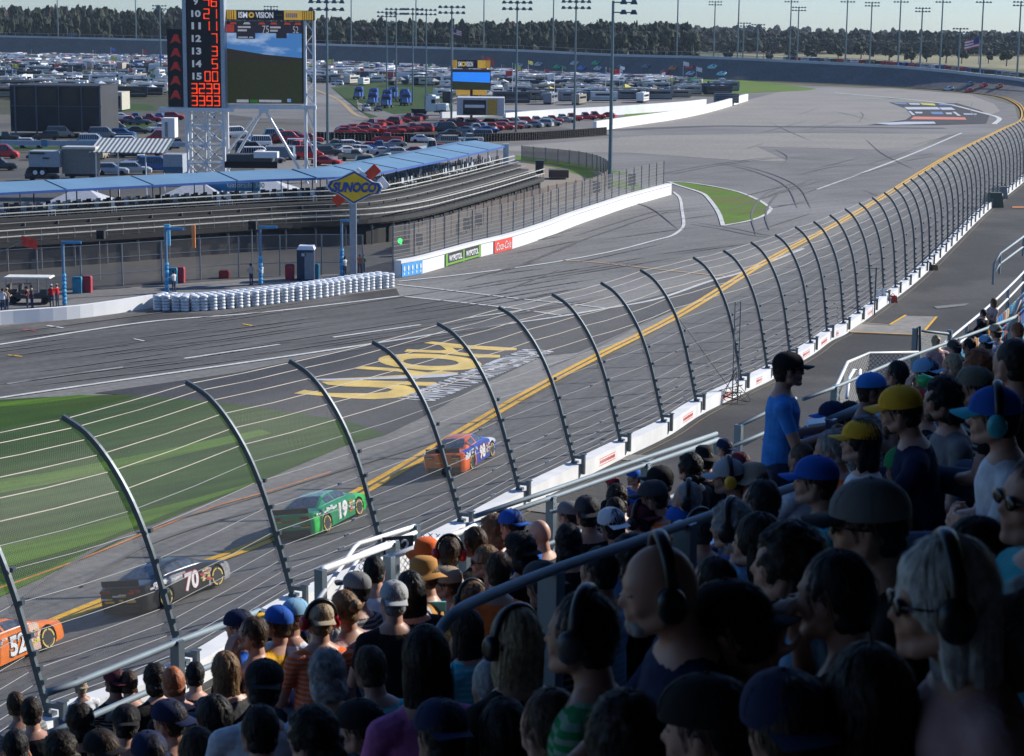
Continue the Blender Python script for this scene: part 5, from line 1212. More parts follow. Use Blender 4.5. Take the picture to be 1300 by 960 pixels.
# --- fuel sign ---
dg_ = 162.; pc = D(450, 237, dg_)
fs = empty('fuel_sign', (pc.x, dg_, 0), label='yellow diamond fuel brand sign with red arrow on a grey pole', cat='sign')
px2 = lambda x, y: Vector(((x) / 15.1, 0, -(y) / 15.1))
mb = MB(); mb.box((D(448, 300, dg_).x, dg_ + .3, 3.4), (.55, .45, 6.8)); under(mb.build('pole', mat('sign_pole', (.3, .34, .4), .4, .4)), fs)
outl = [(-35, 0), (-31, -7), (-22, -9), (0, -20), (12, -13), (23, -6), (31, -5), (35, 1), (31, 9), (22, 10), (-1, 22), (-12, 15), (-23, 8), (-30, 7)]
def plate(k, y, th, mt, nm):
    mb = MB(); mb.prism([pc + Vector((x * k / 15.1, y, -yy * k / 15.1)) for x, yy in outl], (0, th, 0)); under(mb.build(nm, mt), fs)
plate(1.03, 0, .3, mat('sign_white', (.7, .7, .72)), 'backing'); plate(.97, -.06, .08, mat('sign_blue', (.03, .08, .3)), 'border'); plate(.86, -.12, .08, mat('sign_yellow', (.8, .5, .02)), 'face')
mb = MB(); text_into(mb, 'SUNOCO', face_M(pc + Vector((0, -.15, -.05)), X, (.0, 0, 1)), 1, 0, w=3.7, h=.85, bold=.05, shear=.25, extrude=.03); under(mb.build('lettering', mat('sign_blue', (.03, .08, .3))), fs)
def arrow(a, b, w, mt, nm, y=.5):
    a = pc + px2(*a); b = pc + px2(*b); d_ = (b - a).normalized(); n_ = Vector((-d_.z, 0, d_.x)); mb = MB(); mb.prism([a - n_ * w, a + n_ * w, b + n_ * w, b - n_ * w], (0, .2, 0)); o = mb.build(nm, mt); o.location = (0, y, 0); under(o, fs)
mR = mat('arrow_red', (.55, .05, .02)); arrow((10, -6), (29, -24), .42, mR, 'arrow_tail'); arrow((-26, 22), (-8, 6), .42, mR, 'arrow_head'); arrow((3, -22), (14, -12), .16, M_white, 'arrow_trim', .3); arrow((31, -10), (41, 2), .3, M_white, 'lamp_arm', .6)
# portable toilet and bins
pt = empty('portable_toilet', G(389, 355), label='dark blue portable toilet with white roof', cat='portable toilet')
mb = MB(); mb.box((0, 0, 1.05), (1.15, 1.2, 2.1)); o = mb.build('cabin', mat('toilet_navy', (.02, .035, .07)), pt); mb = MB(); mb.box((.02, 0, 2.2), (1.2, 1.25, .25), top=(.8, .75)); mb.build('roof', M_white, pt); mb = MB(); mb.box((-.1, -.62, 1.75), (.3, .03, .2)); mb.build('notice', mat('notice_pale', (.4, .45, .5)), pt); mb = MB(); mb.box((.25, -.62, 1.0), (.6, .03, 1.8)); mb.build('door', mat('toilet_panel', (.2, .23, .27)), pt); pt.scale = (1.25,) * 3
def bin_(nm, x, y, col, lb, h=1.15, w=.7):
    r = empty(nm, G(x, y), label=lb, cat='bin'); mb = MB(); mb.box((0, 0, h / 2), (w, w, h), top=(1.05, 1.05)); mb.build('body', mat('bin_' + nm + str(col[0]), col), r); mb = MB(); mb.box((0, 0, h + .08), (w * 1.08, w * 1.08, .16), top=(.8, .8)); mb.build('lid', mat('bin_lid' + str(col[0]), tuple(c * .7 for c in col)), r); return r
bin_('waste_bin', 368, 355, (.35, .03, .05), 'red bin left of the portable toilet'); bin_('recycling_bin', 400, 354, (.03, .22, .33), 'teal bin right of the portable toilet'); bin_('recycling_bin', 99, 372, (.03, .22, .33), 'teal bin at the left behind the pit wall'); bin_('waste_bin', 111, 371, (.35, .03, .05), 'red bin beside the left teal bin')
bin_('recycling_bin', 220, 360, (.03, .22, .33), 'teal bin behind the left end of the tyre stacks'); bin_('waste_bin', 229, 359, (.35, .03, .05), 'red bin behind the left end of the tyre stacks'); bin_('waste_bin', 285, 353, (.3, .03, .03), 'small dark red container behind the tyre stacks', .5, .8)
# blue wrapped poles
for x, yb, yt, lb in ((82, 388, 305, 'blue wrapped pole with blue arm at the far left'), (212, 372, 288, 'blue wrapped pole beside the teal bin'), (331, 362, 286, 'blue wrapped pole left of the portable toilet'), (434, 352, 278, 'blue wrapped pole beside the fuel sign')):
    p = G(x, yb); h = (yb - yt) / 2450 * p.y; r = empty('blue_pole', p, label=lb, cat='pole'); mb = MB(); mb.tube([(0, 0, 0), (0, 0, h)], .12, 8); mb.build('shaft', mat('pole_blue', (.1, .2, .32)), r)
    mb = MB()
    for k in range(8): mb.lathe([(.16, .1 + .3 * k), (.19, .2 + .3 * k), (.16, .34 + .3 * k)], 10, k % 2)
    mb.build('wrap', [mat('wrap_blue', (.03, .3, .65)), mat('wrap_blue2', (.1, .45, .7))], r); mb = MB(); mb.box((.7, 0, h - .1), (1.4, .14, .2)); mb.build('arm', mat('pole_blue2', (.05, .25, .5)), r)
# golf cart
gc = empty('golf_cart', G(38, 385), rz=.0, label='open cart with cream roof parked beside the pit wall', cat='cart')
mb = MB(); mb.box((0, 0, 2.05), (3.6, 1.6, .1), top=(.95, .95)); mb.build('roof', mat('cart_cream', (.7, .68, .6)), gc)
mb = MB(); mb.box((.2, 0, .6), (3.2, 1.3, .35)); mb.box((1.3, 0, .95), (.9, 1.2, .4), top=(.7, .9)); mb.build('body', mat('cart_dark', (.06, .06, .06)), gc)
for x in (-.4, -1.3): mb = MB(); mb.box((x, 0, .95), (.5, 1.2, .2)); mb.box((x - .25, 0, 1.2), (.1, 1.2, .5)); mb.build('seat', mat('cart_seat', (.1, .09, .08)), gc)
for x in (-1.6, 0, 1.5):
    for s in (-.7, .7): mb = MB(); mb.tube([(x, s, .7), (x, s, 2.05)], .03, 5); mb.build('roof_post', M_grey, gc)
for x in (-1.1, 1.3):
    for s in (-.65, .65): o = bpy.data.objects.new('wheel', PW); COL.objects.link(o); o.parent = gc; o.location = (x, s, .28); o.scale = (.8,) * 3
# flag
def flag(x, y, h, col, lb, sc=1., stripes=None, dep=None):
    p = G(x, y) if dep is None else Vector((D(x, y, dep).x, dep, D(x, y, dep).z)); r = empty('flag', p, label=lb, cat='flag'); mb = MB(); mb.tube([(0, 0, 0), (0, 0, h)], .05 * sc, 6); mb.build('flagpole', M_grey, r); mb = MB()
    for j in range(7 if stripes else 1):
        n_ = 7 if stripes else 1; A = [(.2 * k * sc, .12 * sc * math.sin(k * 1.1), h - .05 - sc * 1.3 * j / n_ - .05 * k * sc) for k in range(11)]; B = [(a, b, c - sc * 1.3 / n_) for a, b, c in A]; mb.strip(B, A, j % 2 if stripes else 0)
    if stripes:
        A = [(.2 * k * sc, .12 * sc * math.sin(k * 1.1) - .02 * sc, h - .05 - .05 * k * sc) for k in range(5)]; mb.strip([(a, b, c - .75 * sc) for a, b, c in A], A, 2); A = [(a, b + .04 * sc, c) for a, b, c in A]; mb.strip([(a, b, c - .75 * sc) for a, b, c in A], A, 2)
    mb.build('cloth', [mat('flag' + str(col[0]), col), M_white, mat('flag_navy', (.03, .05, .2))], r); return r
f = flag(30, 380, 5, (.55, .04, .03), 'limp red flag above the cart', .6); f.children[1].rotation_euler = (0, 1.1, 0); f.children[1].location = (-4.3, 0, 2.3)
flag(1242, 82, 9, (.45, .08, .1), 'American flag streaming near the right end of the far wall', 2.4, True, 650).rotation_euler = (0, 0, math.pi)
flag(575, 95, 14, (.45, .08, .1), 'American flag beside the small video screen', 1.3, True, 600); flag(612, 95, 5, (.5, .1, .1), 'red flag above the small screen', 1.6, None, 520)
# traffic light on fence
mb = MB(); p = D(508, 308, 190); mb.box((p.x + .5, p.y, p.z), (1.1, .3, .5), 0); mb.ell((p.x, p.y - .25, p.z + .2), (.24, .12, .24), 10, 6, 1); mb.ell((p.x + .1, p.y - .25, p.z - .25), (.2, .12, .2), 10, 6, 1); mb.box((p.x + .9, p.y, p.z / 2), (.14, .14, p.z), 0)
tag(mb.build('signal_light', [M_dark, mat('lamp_green', (.02, .9, .15), emis=2.)]), 'green signal lamp glowing at the pit exit fence', 'signal light')
for x, y, dep in ((532, 312, 180), (592, 292, 200), (607, 286, 205), (757, 245, 232), (802, 236, 243)):
    building('control_cabinet', (x - 4, x + 5, y - 15, y), dep, .7, mat('cabinet_grey', (.1, .12, .14)), f"grey control cabinet {'left of the green lamp' if x==532 else 'at the fence above the green banner' if x==592 else 'at the fence above the red banner' if x==607 else 'beside the thick light pole' if x==757 else 'near the far end of the pit wall'}", 'cabinet', [('leg', M_grey, [(x - .5, x + 1, y, y + 12)])])
# speakers and boxes hung on the terrace
for x, y, lb in ((127, 298, 'black loudspeaker pair on the terrace rail at left'), (320, 286, 'black loudspeaker pair on the terrace rail left of the toilet')):
    building('loudspeaker', (x - 5, x + 5, y - 5, y + 6), 160, .8, M_black, lb, 'loudspeaker', [('post', M_grey, [(x - 1, x + 1, y + 5, y + 72)])])
building('orange_banner', (243, 248, 286, 315), 158, .2, mat('banner_orange', (.75, .25, .08)), 'narrow orange pennant on the paddock fence', 'banner'); building('blue_pennant', (208, 216, 285, 312), 157.5, .2, mat('banner_cyan', (.15, .5, .75)), 'pale blue pennant board on a pole behind the tyre stacks', 'banner')
# --- light poles ---
def light_pole(x, yb, ytop, dep, lb, heads='both', r=.28, group=None):
    p = D(x, yb, dep); zt = D(x, ytop, dep).z; z0 = 0; s = dep / 400
    e = empty('light_pole', (p.x, dep, z0), label=lb, cat='light pole', group=group); h = zt - z0
    mb = MB(); mb.tube([(0, 0, 0), (0, 0, h)], [r, r * .6], 8); mb.build('shaft', mat('pole_teal', (.13, .19, .21), .4, .3), e)
    if heads:
        mb = MB(); sz = 1.0
        for k, zz in enumerate((0, -1.3)):
            wd = 3.0
            mb.box((0 if heads == 'both' else 1.5, -.2, h - .2 + zz), (wd * 2 if heads == 'both' else wd, .15, .15))
            for i in range(-2, 3):
                if heads != 'both' and i < 0: continue
                if i == 0 and heads != 'both': continue
                mb.box((i * 1.35, -.5, h - .15 + zz), (.95, .9, .6), top=(.5, .6))
        mb.build('floodlight', mat('lamp_housing', (.09, .12, .14), .4, .4), e)
    return e
for a in [(416, 186, 1, 343, 'dark light pole with lamp cluster right of the big screen frame'), (655, 166, 2, 403, 'light pole right of the small video screen'), (729, 163, 1, 416, 'light pole rising from the parked red and silver trucks'),
          (573, 152, 8, 454, 'light pole just left of the small video screen'), (503, 124, 11, 560, 'light pole behind the blue trucks, left one'), (524, 124, 11, 560, 'light pole behind the blue trucks, middle one'), (541, 118, 12, 590, 'light pole behind the blue trucks, right one'), (491, 112, 15, 640, 'thin light pole far behind the blue trucks')]: light_pole(*a)
light_pole(774, 237, 1, 259, 'thickest light pole, standing on grass beyond the pit wall', 'right', .3)
P7 = [(492.5, 15)]
for x, yb, yt, lb in [(74, 47, -60, 'tall lampless pole above the turn wall at far left'), (173, 49, -60, 'tall pole above the turn wall left of the scoreboard'), (204, 75, 7, 'light pole between campers and dark display'), (446, 56, -60, 'tall pole behind the turn wall right of the screen frame'), (528, 60, -60, 'tall pole behind the turn wall above the blue trucks'), (614, 64, -60, 'tall pole behind the turn wall above the small screen'),
                      (702, 66, -60, 'tall pole behind the turn wall between two light poles'), (859, 74, -60, 'tall pole behind the turn wall left of the first lamp pole'), (906, 76, 2, 'light pole with lamps at the head, right of the tall bare pole'), (936, 78, -40, 'tall bare pole above the far grass'), (943, 76, 29, 'short light pole beside the tall bare one'), (961, 76, 31, 'short lamp pole right of the short light pole'),
                      (1002, 77, -2, 'light pole above the end of the far grass'), (1012, 72, 9, 'thin antenna-topped pole beside the light pole'), (1073, 80, -2, 'light pole above the middle of the far track'), (1104, 78, 3, 'light pole with square lamp rack, left of two'), (1140, 84, -2, 'light pole left of the second square lamp rack'), (1168, 80, 10, 'light pole with square lamp rack, right of two'), (1193, 86, -2, 'light pole right of the square lamp racks'), (1217, 78, 36, 'short distant light pole left of the flag'), (1244, 90, -2, 'light pole right behind the American flag'), (1291, 97, 2, 'light pole at the right edge of the photo'), (345, 80, 8, 'light pole behind the screen'), (58, 82, 50, 'short floodlight pole among the left campers'), (92, 80, 42, 'thin floodlight pole among the left campers')]:
    dep = interp([(0, 1310), (350, 1190), (650, 1030), (900, 915), (1190, 800), (1300, 740)], x)
    if x in (204, 345): dep = 850
    light_pole(x, yb, yt, dep, lb, 'both' if yt > -50 else None, .42)
# --- small distant aids: bleacher beside pit exit ---
gb = building('small_bleacher', (908, 938, 119, 131), 560, 4, mat('bleacher_steel', (.1, .12, .15)), 'small dark bleacher behind the far end of the white wall', 'bleacher', [('bench', M_grey, [(908, 936, 118 + 3 * k, 119 + 3 * k, .2 + .5 * k, .4) for k in range(4)])])
# =================== TREES ===================
leafm = [ground_mat('foliage_dark', (.016, .028, .018), (.028, .042, .024), .05, .5), ground_mat('foliage_mid', (.026, .042, .022), (.042, .05, .03), .05, .5), ground_mat('foliage_brown', (.06, .046, .038), (.045, .042, .034), .05, .5)]
def crown(mb, c, rx, rz, rnd, n=5, mi=0, leaf=0):
    for k in range(n):
        o = Vector((rnd.uniform(-.7, .7) * rx, rnd.uniform(-.6, .6) * rx, rnd.uniform(-.6, .6) * rz)); s = rnd.uniform(.28, .55); sd = rnd.uniform(0, 99)
        mb.ell(c + o, (rx * s, rx * s, rz * s), 8, 6, mi, fn=lambda d, p: p + (p - (c + o)) * (.75 * noise.noise(d * 2.6 + Vector((sd, 0, 0)))))
    for k in range(leaf):
        v = Vector((rnd.gauss(0, 1), rnd.gauss(0, 1), rnd.gauss(0, 1))).normalized() * rnd.uniform(.7, 1.12); q = c + Vector((v.x * rx, v.y * rx, v.z * rz)); s = rnd.uniform(.06, .16) * rx
        a = Vector((rnd.uniform(-1, 1), rnd.uniform(-1, 1), rnd.uniform(-1, 1))) * s; b = Vector((rnd.uniform(-1, 1), rnd.uniform(-1, 1), rnd.uniform(-1, 1))) * s; mb.poly([q, q + a, q + a + b, q + b], mi)
rnd = random.Random(21)
sky_y = [(-60, 12), (0, 9), (40, 11), (50, 6), (85, 8), (105, 11), (112, 8), (130, 12), (200, 13), (230, 12), (330, 20), (400, 22), (480, 25), (560, 26), (600, 28), (660, 27), (690, 26), (730, 28), (760, 26), (800, 29), (850, 29), (872, 29), (884, 35), (1000, 38), (1100, 40), (1310, 43)]
for lay, (d0, dh, seedx, nm) in enumerate([(1540, 0, 0, 'forest'), (1560, -9, 50, 'forest')]):
    mb = MB(); x = -70
    while x < 1320:
        dep = d0 + (0 if x < 880 else 500) + rnd.uniform(-60, 60) - lay * 120; p = D(x, 0, dep); zt = D(x, interp(sky_y, x) + dh * -1 + rnd.uniform(0., 5.5), dep).z
        zt = max(zt, 9); rx = rnd.uniform(3.2, 7.5) * (1.2 if x > 880 else 1); mi = rnd.choices([0, 1, 2], [5, 3, 2 if x < 250 else .5])[0]
        hh = rnd.uniform(.3, .45) * zt
        crown(mb, Vector((p.x, dep, zt - hh * .9)), rx, hh, rnd, 9, mi, 44); crown(mb, Vector((p.x + rnd.uniform(-4, 4), dep + 6, zt * .35)), rx * 1.3, zt * .35, rnd, 2, mi, 4)
        x += rx * 2450 / dep * rnd.uniform(.25, .45)
    tag(mb.build(nm, leafm), 'dark pine forest along the horizon', 'forest', kind='stuff')
mb = MB()   # far blue woods behind
for i in range(500):
    x = -80 + i * 2.85; dep = 3600 + rnd.uniform(-200, 200); p = D(x, 38, dep); zt = D(x, interp([(-80, 24), (880, 33), (1320, 42)], x) + rnd.uniform(-1, 1), dep).z; crown(mb, Vector((p.x, dep, zt * .45)), 14, zt * .62, rnd, 3, 0, 0)
tag(mb.build('forest', leafm), 'faint blue line of woods on the horizon', 'forest', kind='stuff')
# individual trees and palms in front of the wood
tg_ = 'separate trees beyond the turn wall'
def tree(x, yb, h, dep, sh=1.):
    p = D(x, yb, dep); e = empty('broadleaf_tree', (p.x, dep, 0), label='bushy dark tree standing apart in the dry field beyond the turn wall', cat='tree', group=tg_)
    mb = MB(); mb.tube([(0, 0, 0), (.2, 0, h * .35), (0, .2, h * .6)], [h * .04, h * .03, h * .015], 6); mb.tube([(.2, 0, h * .33), (h * .2, 0, h * .6)], [h * .02, h * .01], 5); mb.tube([(.1, 0, h * .33), (-h * .2, .1, h * .62)], [h * .02, h * .01], 5); mb.build('trunk', mat('bark', (.09, .07, .05), .9), e)
    mb = MB(); crown(mb, Vector((0, 0, h * .62)), h * .42 * sh, h * .38, rnd, 8, rnd.choice([0, 0, 1]), 60); mb.build('crown', leafm, e)
for x in (665, 690, 722, 740, 790, 812, 842, 880, 925, 980, 1001, 1030, 1060, 1095, 1100, 1128, 1155, 1180, 1205, 1222, 1258, 1280): tree(x + rnd.uniform(-4, 4), 72, rnd.uniform(7, 13) if x < 1090 or x > 1210 else rnd.uniform(11, 16), (1180 if x < 900 else 1350) + rnd.uniform(-60, 200), rnd.uniform(.8, 1.2))
tag(ground_poly('dry_field', [(600, 63), (900, 68), (1300, 90), (1500, 90), (1500, 62), (1100, 62), (900, 60), (600, 56)], ground_mat('dry_grass', (.22, .2, .1), (.28, .25, .13), .01, .2), .1), kind='structure')
# spectators' cars behind the turn wall at right
for i in range(34):
    x = 1000 + i * 9 + rnd.uniform(-3, 3); dep = lerp(900, 790, i / 34); yy = interp([(1000, 74), (1100, 78), (1200, 85), (1300, 95)], x); z = D(x, yy, dep).z - 1.2; r = bpy.data.objects.new('spectator_car', CM['camper_truck']); COL.objects.link(r); r.location = (D(x, yy, dep).x, dep, max(z, 0)); r.scale = (.9, .9, .6); r.color = (*rnd.choice([WH, SV, DK, RD, BLU]), 1); r.rotation_euler = (0, 0, rnd.uniform(-.4, .4)); tag(r, 'small vehicle parked on the rise behind the far right turn wall', 'vehicle', 'vehicles behind the turn wall')
mb = MB(); P = [Vector((D(x, y, d).x, d, D(x, y, d).z - 1.3)) for x, y, d in [(985, 75, 905), (1100, 80, 868), (1200, 86.5, 828), (1310, 97, 785)]]; Q = offs(P, -60); mb.strip(P, Q); Pz = [Vector((p.x, p.y, 0)) for p in P]; mb.strip(Pz, P); tag(mb.build('earth_rise', ground_mat('rise_grass', (.14, .14, .07), (.1, .12, .05), .02, .3)), kind='structure')
# light banner frame fence on top of turn wall
tf = empty('turn_fence', wallC[-10], label='pale mesh fence topping the distant turn wall', cat='fence')
FP = wallC[n_near:]; mb = MB(); A = offs(FP, .5, 1.8); mb.tube(A, .12, 4); under(mb.build('rail', M_grey), tf)
mb = MB()
for p in resamp(offs(FP, .5), 12.): mb.box((p.x, p.y, p.z + .6), (.2, .2, 2.6))
under(mb.build('fence_post', M_grey), tf)
# =================== GRANDSTAND ===================
HR = 15.5
CKp = [G(95, 868, HR), G(330, 785, HR), G(420, 710, HR), G(1000, 500, HR), G(1118, 440, HR), G(1240, 358, HR)]
for p in CKp: p.z = 0
d0_ = (CKp[2] - CKp[0]).normalized(); CK = [CKp[0] - d0_ * 16] + CKp[:1] + CKp[2:5]
fc = crv(CK, 8)
def sdist(p):
    """distance behind the front rail curve"""
    best = None
    for a, b in zip(fc, fc[1:]):
        ab = b - a; q = Vector((p.x - a.x, p.y - a.y, 0)); t = max(0, min(1, q.dot(ab) / ab.length_squared)); c = a + ab * t; v = Vector((p.x, p.y, 0)) - c; n = Vector((ab.y, -ab.x, 0)).normalized()
        if best is None or v.length < best[0]: best = (v.length, v.length * (1 if v.dot(n) > 0 else -1))
    return best[1]
def head_at(x, y, hs=None):
    if hs: return D(x, y, 2450 * .235 / hs)
    lo, hi = 2.5, 45
    for _ in range(40):
        m = (lo + hi) / 2; p = D(x, y, m)
        if p.z > 15.75 + .385 * sdist(p): lo = m
        else: hi = m
    return D(x, y, lo)
gs = empty('grandstand', fc[10], label='stepped concrete grandstand with aluminium benches under the crowd', cat='grandstand')
stepm = mat('step_concrete', (.13, .13, .13), .8, var=.2, scale=2); alu = mat('bench_aluminium', (.45, .47, .5), .35, .7)
mb = MB(); bb = []
for k in range(17):
    z = HR - 1.15 + .385 * .8 * k; a = offs(fc, .8 * k, z); b = offs(fc, .8 * (k + 1), z); c = offs(fc, .8 * k, z - .35); mb.strip(b, a); mb.strip(a, c)
mb.strip(offs(fc, 0, HR - 1.4), offs(fc, 0, 3.)); 
under(mb.build('step', stepm), gs)
for k in range(16):
    z = HR - 1.15 + .385 * .8 * k; mb = MB(); a = offs(fc, .8 * k + .45, z + .42); b = offs(fc, .8 * k + .72, z + .42); c = offs(fc, .8 * k + .45, z + .37); mb.strip(b, a); mb.strip(a, c); under(mb.build('bench', alu), gs)
# upper stand that throws the shade (behind and to the right of the viewer)
up_ = empty('upper_grandstand', (20, 5, 0), label='deep upper grandstand roof above and behind the seats', cat='grandstand')
ZC = 26.
mb = MB(); e0 = Vector((-5, -20, ZC)); e1 = Vector((15.6, 21.5, ZC)); e2 = Vector((43.4, 75, ZC)); dx_ = Vector((44, -20, 0))
mb.prism([e0, e0 + dx_, e2 + dx_, e2, e1], (0, 0, .8)); under(mb.build('roof', mat('roof_dark', (.04, .04, .045), .8)), up_)
mb = MB(); mb.prism([Vector((-9, -20, 23.6)), Vector((16, -20, 23.6)), Vector((22, 17, 23.6)), Vector((10.5, 16.5, 23.6)), Vector((4, 10, 23.6)), Vector((-6.5, 6, 23.6))], (0, 0, .5)); under(mb.build('canopy', mat('roof_dark', (.04, .04, .045), .8)), up_)  # extra unseen slab, added to block overhead sky and darken the near crowd
mb = MB(); mb.prism([e0 + Vector((8, -14, -26)), e0 + dx_ + Vector((0, 0, -26)), e2 + dx_ + Vector((0, 0, -26)), e2 + dx_ * .9 + Vector((0, 0, -26)), e0 + dx_ * .8 + Vector((0, 0, -26))], (0, 0, 26)); under(mb.build('wall', mat('wall_dark', (.05, .05, .055), .9)), up_)
mb = MB(); mb.prism([Vector((-30, -8, 12)), Vector((6, -14, 12)), Vector((6, -13, 12)), Vector((-30, -7, 12))], (0, 0, 14)); under(mb.build('back_wall', mat('wall_dark', (.05, .05, .055), .9)), up_)
# =================== RAILS ===================
def rail(name, tubes, posts_, lab, m=M_galv, cat='railing', r=.024, extra=None):
    P0 = tubes[0][0]; e = empty(name, P0, label=lab, cat=cat)
    for t in tubes: mb = MB(); mb.tube(t, r, 10); under(mb.build('rail', m, smooth=True), e)
    for p, h in posts_:
        mb = MB(); mb.box(p + Vector((0, 0, -h / 2 + .02)), (.075, .11, h), rz=.95); under(mb.build('post', mat('rail_post', (.2, .25, .28), .4, .5)), e)
    return e
R = lambda pts, z=HR: [G(x, y, z) for x, y in pts]
def off3(P, d): return [p + Vector(d) for p in P]
a = R([(60, 880), (95, 868), (225, 815), (330, 776)]); rail('guard_rail', [a, off3(a, (0, 0, -.35))], [(a[2], 1.1), (a[3], 1.1)], 'blue grey guard rail crossing the lower left corner', r=.03)
a = R([(407, 725), (412, 722), (500, 690)]); rail('guard_rail', [a, off3(a, (0, 0, -.5))], [(a[0], 1.1), (a[2], 1.1)], 'shining handrail with broad post behind the black haired man', m=M_white, r=.035)
a = R([(494, 708), (540, 691), (590, 674), (603, 668)]); rail('guard_rail', [a, off3(a, (0, 0, -.5))], [(a[0], 1.1), (a[2], 1.1)], 'shining handrail above the orange bucket hat', m=M_white, r=.035)
a = R([(602, 666), (700, 632), (820, 590), (912, 558)]); rail('guard_rail', [a, off3(a, (0, .25, .03)), off3(a, (0.15, 0, -.5))], [(a[0], 1.), (a[1], 1.), (a[2], 1.), (a[3], 1.)], 'long double guard rail running above the heads to the yellow ear muffs', r=.03)
a = R([(918, 572), (975, 548), (1010, 535)]); b = R([(938, 541), (985, 518), (1010, 506)]); rail('guard_rail', [b, off3(b, (0, 0, -.3)), a], [(b[0], 1.1), (a[0], .8)], 'short guard rail left of the man in the blue T-shirt', r=.03)
a = R([(1020, 507), (1060, 492), (1130, 462), (1215, 431), (1250, 418), (1290, 402)]); rail('guard_rail', [a, off3(a, (.1, 0, -.45))], [(a[1], 1.), (a[2], 1.), (a[3], 1.1), (a[5], 1.)], 'long grey guard rail climbing to the right edge behind the caps', r=.03)
# gate with chain link at the left aisle
a = R([(398, 770), (450, 695), (456, 690), (527, 668)], 15.3); b = R([(420, 770), (458, 703), (528, 676)], 15.3)
g1 = rail('aisle_gate', [a, b, R([(415, 790), (480, 712), (527, 690)], 15.2)], [(a[3], .9), (R([(480, 700)], 15.2)[0], .8)], 'white tube aisle gate with mesh and row number plate', m=M_white, r=.025, cat='gate')
q = R([(455, 700), (527, 678)], 15.2); link_sheet([[p + Vector((0, 0, -1.)), p] for p in q], 'chain_link', link_mat('gate_link', (.5, .52, .53), .09, .09), g1)
q = R([(532, 676), (585, 680)], 15.3); link_sheet([[p + Vector((0, 0, -.7)), p] for p in q], 'chain_link', MATS['gate_link'], g1)
mb = MB(); c = G(505, 693, 15.25); mb.box((0, 0, 0), (.36, .02, .22), 0, M=Matrix.Translation(c) @ Matrix.Rotation(.35, 4, 'Z')); text_into(mb, '152', face_M(c + Vector((.0, -.03, 0)), (.94, .34, 0)), 1, 1, w=.28, h=.15); under(mb.build('number_plate', [M_dark, M_white]), g1)
# near handrail
z1 = D(600, 765, 8.2).z
A = [D(557, 850, 8.0), D(556, 812, 8.0), D(562, 795, 8.05), D(578, 778, 8.1), D(605, 763, 8.3), D(690, 728, 8.9), D(800, 690, 9.6), D(900, 655, 10.3), D(1000, 621, 11.), D(1022, 615, 11.15), D(1038, 618, 11.25), D(1047, 627, 11.3), D(1050, 660, 11.3)]
rail('hand_rail', [crv(A, 4)], [(D(700, 730, 9.), .9), (D(870, 668, 10.1), .9)], 'thick curved-end handrail rising through the crowd from the bottom centre', r=.026)
A = [D(1052, 535, 13.5), D(1092, 518, 14.2), D(1128, 505, 15.)]; rail('hand_rail', [A], [(A[0], .8)], 'short handrail piece between the blue cap and the yellow cap', r=.035)
# upper gate with chain link at right
zg = 14.9
a = R([(1058, 510), (1062, 490), (1076, 460), (1104, 448.5), (1166, 447.5)], zg); g2 = rail('aisle_gate', [a, R([(1075, 505), (1078, 480), (1084, 470), (1092, 470), (1091, 500)], zg)], [(a[1], .8), (a[4], .9)], 'white tube aisle gate with mesh beyond the blue shirted man', m=M_white, r=.03, cat='gate')
q = R([(1062, 492), (1076, 462), (1104, 450), (1166, 449)], zg); link_sheet([[p + Vector((0, 0, -.8)), p] for p in q], 'chain_link', MATS['gate_link'], g2)
mb = MB(); 
a = R([(1163, 452), (1163, 417), (1169, 414), (1169, 450)], 14.6); 
def at(x, y, d): return D(x, y, d)
g3 = rail('corner_gate', [[at(1162, 455, 42), at(1162, 418, 42), at(1168, 414, 42), at(1168, 450, 42)], [at(1168, 420, 42), at(1205, 424, 44), at(1207, 440, 44)]], [(at(1162, 418, 42), .9), (at(1206, 420, 44), .7)], 'dark corner gate with mesh panel at the head of the walkway steps', r=.03, cat='gate')
link_sheet([[at(1169, 446, 42), at(1169, 419, 42)], [at(1205, 440, 44), at(1205, 424, 44)]], 'chain_link', MATS['gate_link'], g3)
# lower stand at right with coloured seats
SEC = 11.
f2 = [G(1190, 446, SEC), G(1202, 433, SEC), G(1256, 388, SEC), G(1300, 345, SEC), G(1325, 315, SEC)]; f2 = crv(f2, 4)
ls = empty('lower_stand', f2[0], label='lower stand with rows of multicoloured seats at the right edge', cat='grandstand'); mb = MB()
for k in range(9):
    z = -1. + .32 * k; mb.strip(offs(f2, .8 * (k + 1), z), offs(f2, .8 * k, z)); mb.strip(offs(f2, .8 * k, z), offs(f2, .8 * k, z - .4))
mb.strip(offs(f2, 0, -1.2), [Vector((p.x, p.y, .3)) for p in f2]); under(mb.build('step', stepm), ls)
rail('stand_rail', [off3(f2, (0, 0, 0)), off3(f2, (0, 0, -.45))], [(f2[i], 1.05) for i in range(0, len(f2), 2)], 'white topped rail along the front of the coloured seats', m=M_white, r=.045)
f3 = offs(f2, 3.2, 1.6); rail('stand_rail', [f3[2:12]], [(f3[i], 1.05) for i in range(2, 12, 3)], 'second pale rail between the coloured seat rows', m=M_white, r=.045)
seat = MB(); seat.box((0, 0, .42), (.46, .42, .06)); seat.box((0, -.2, .68), (.46, .06, .5), top=(.95, 1)); seat.box((0, 0, .2), (.08, .3, .4)); sme = seat.mesh('stadium_seat', [M_obj]); ns = 0
SCOL = [(.05, .25, .5), (.6, .25, .05), (.5, .5, .48), (.08, .35, .45), (.45, .1, .05), (.06, .15, .4), (.6, .5, .2)]
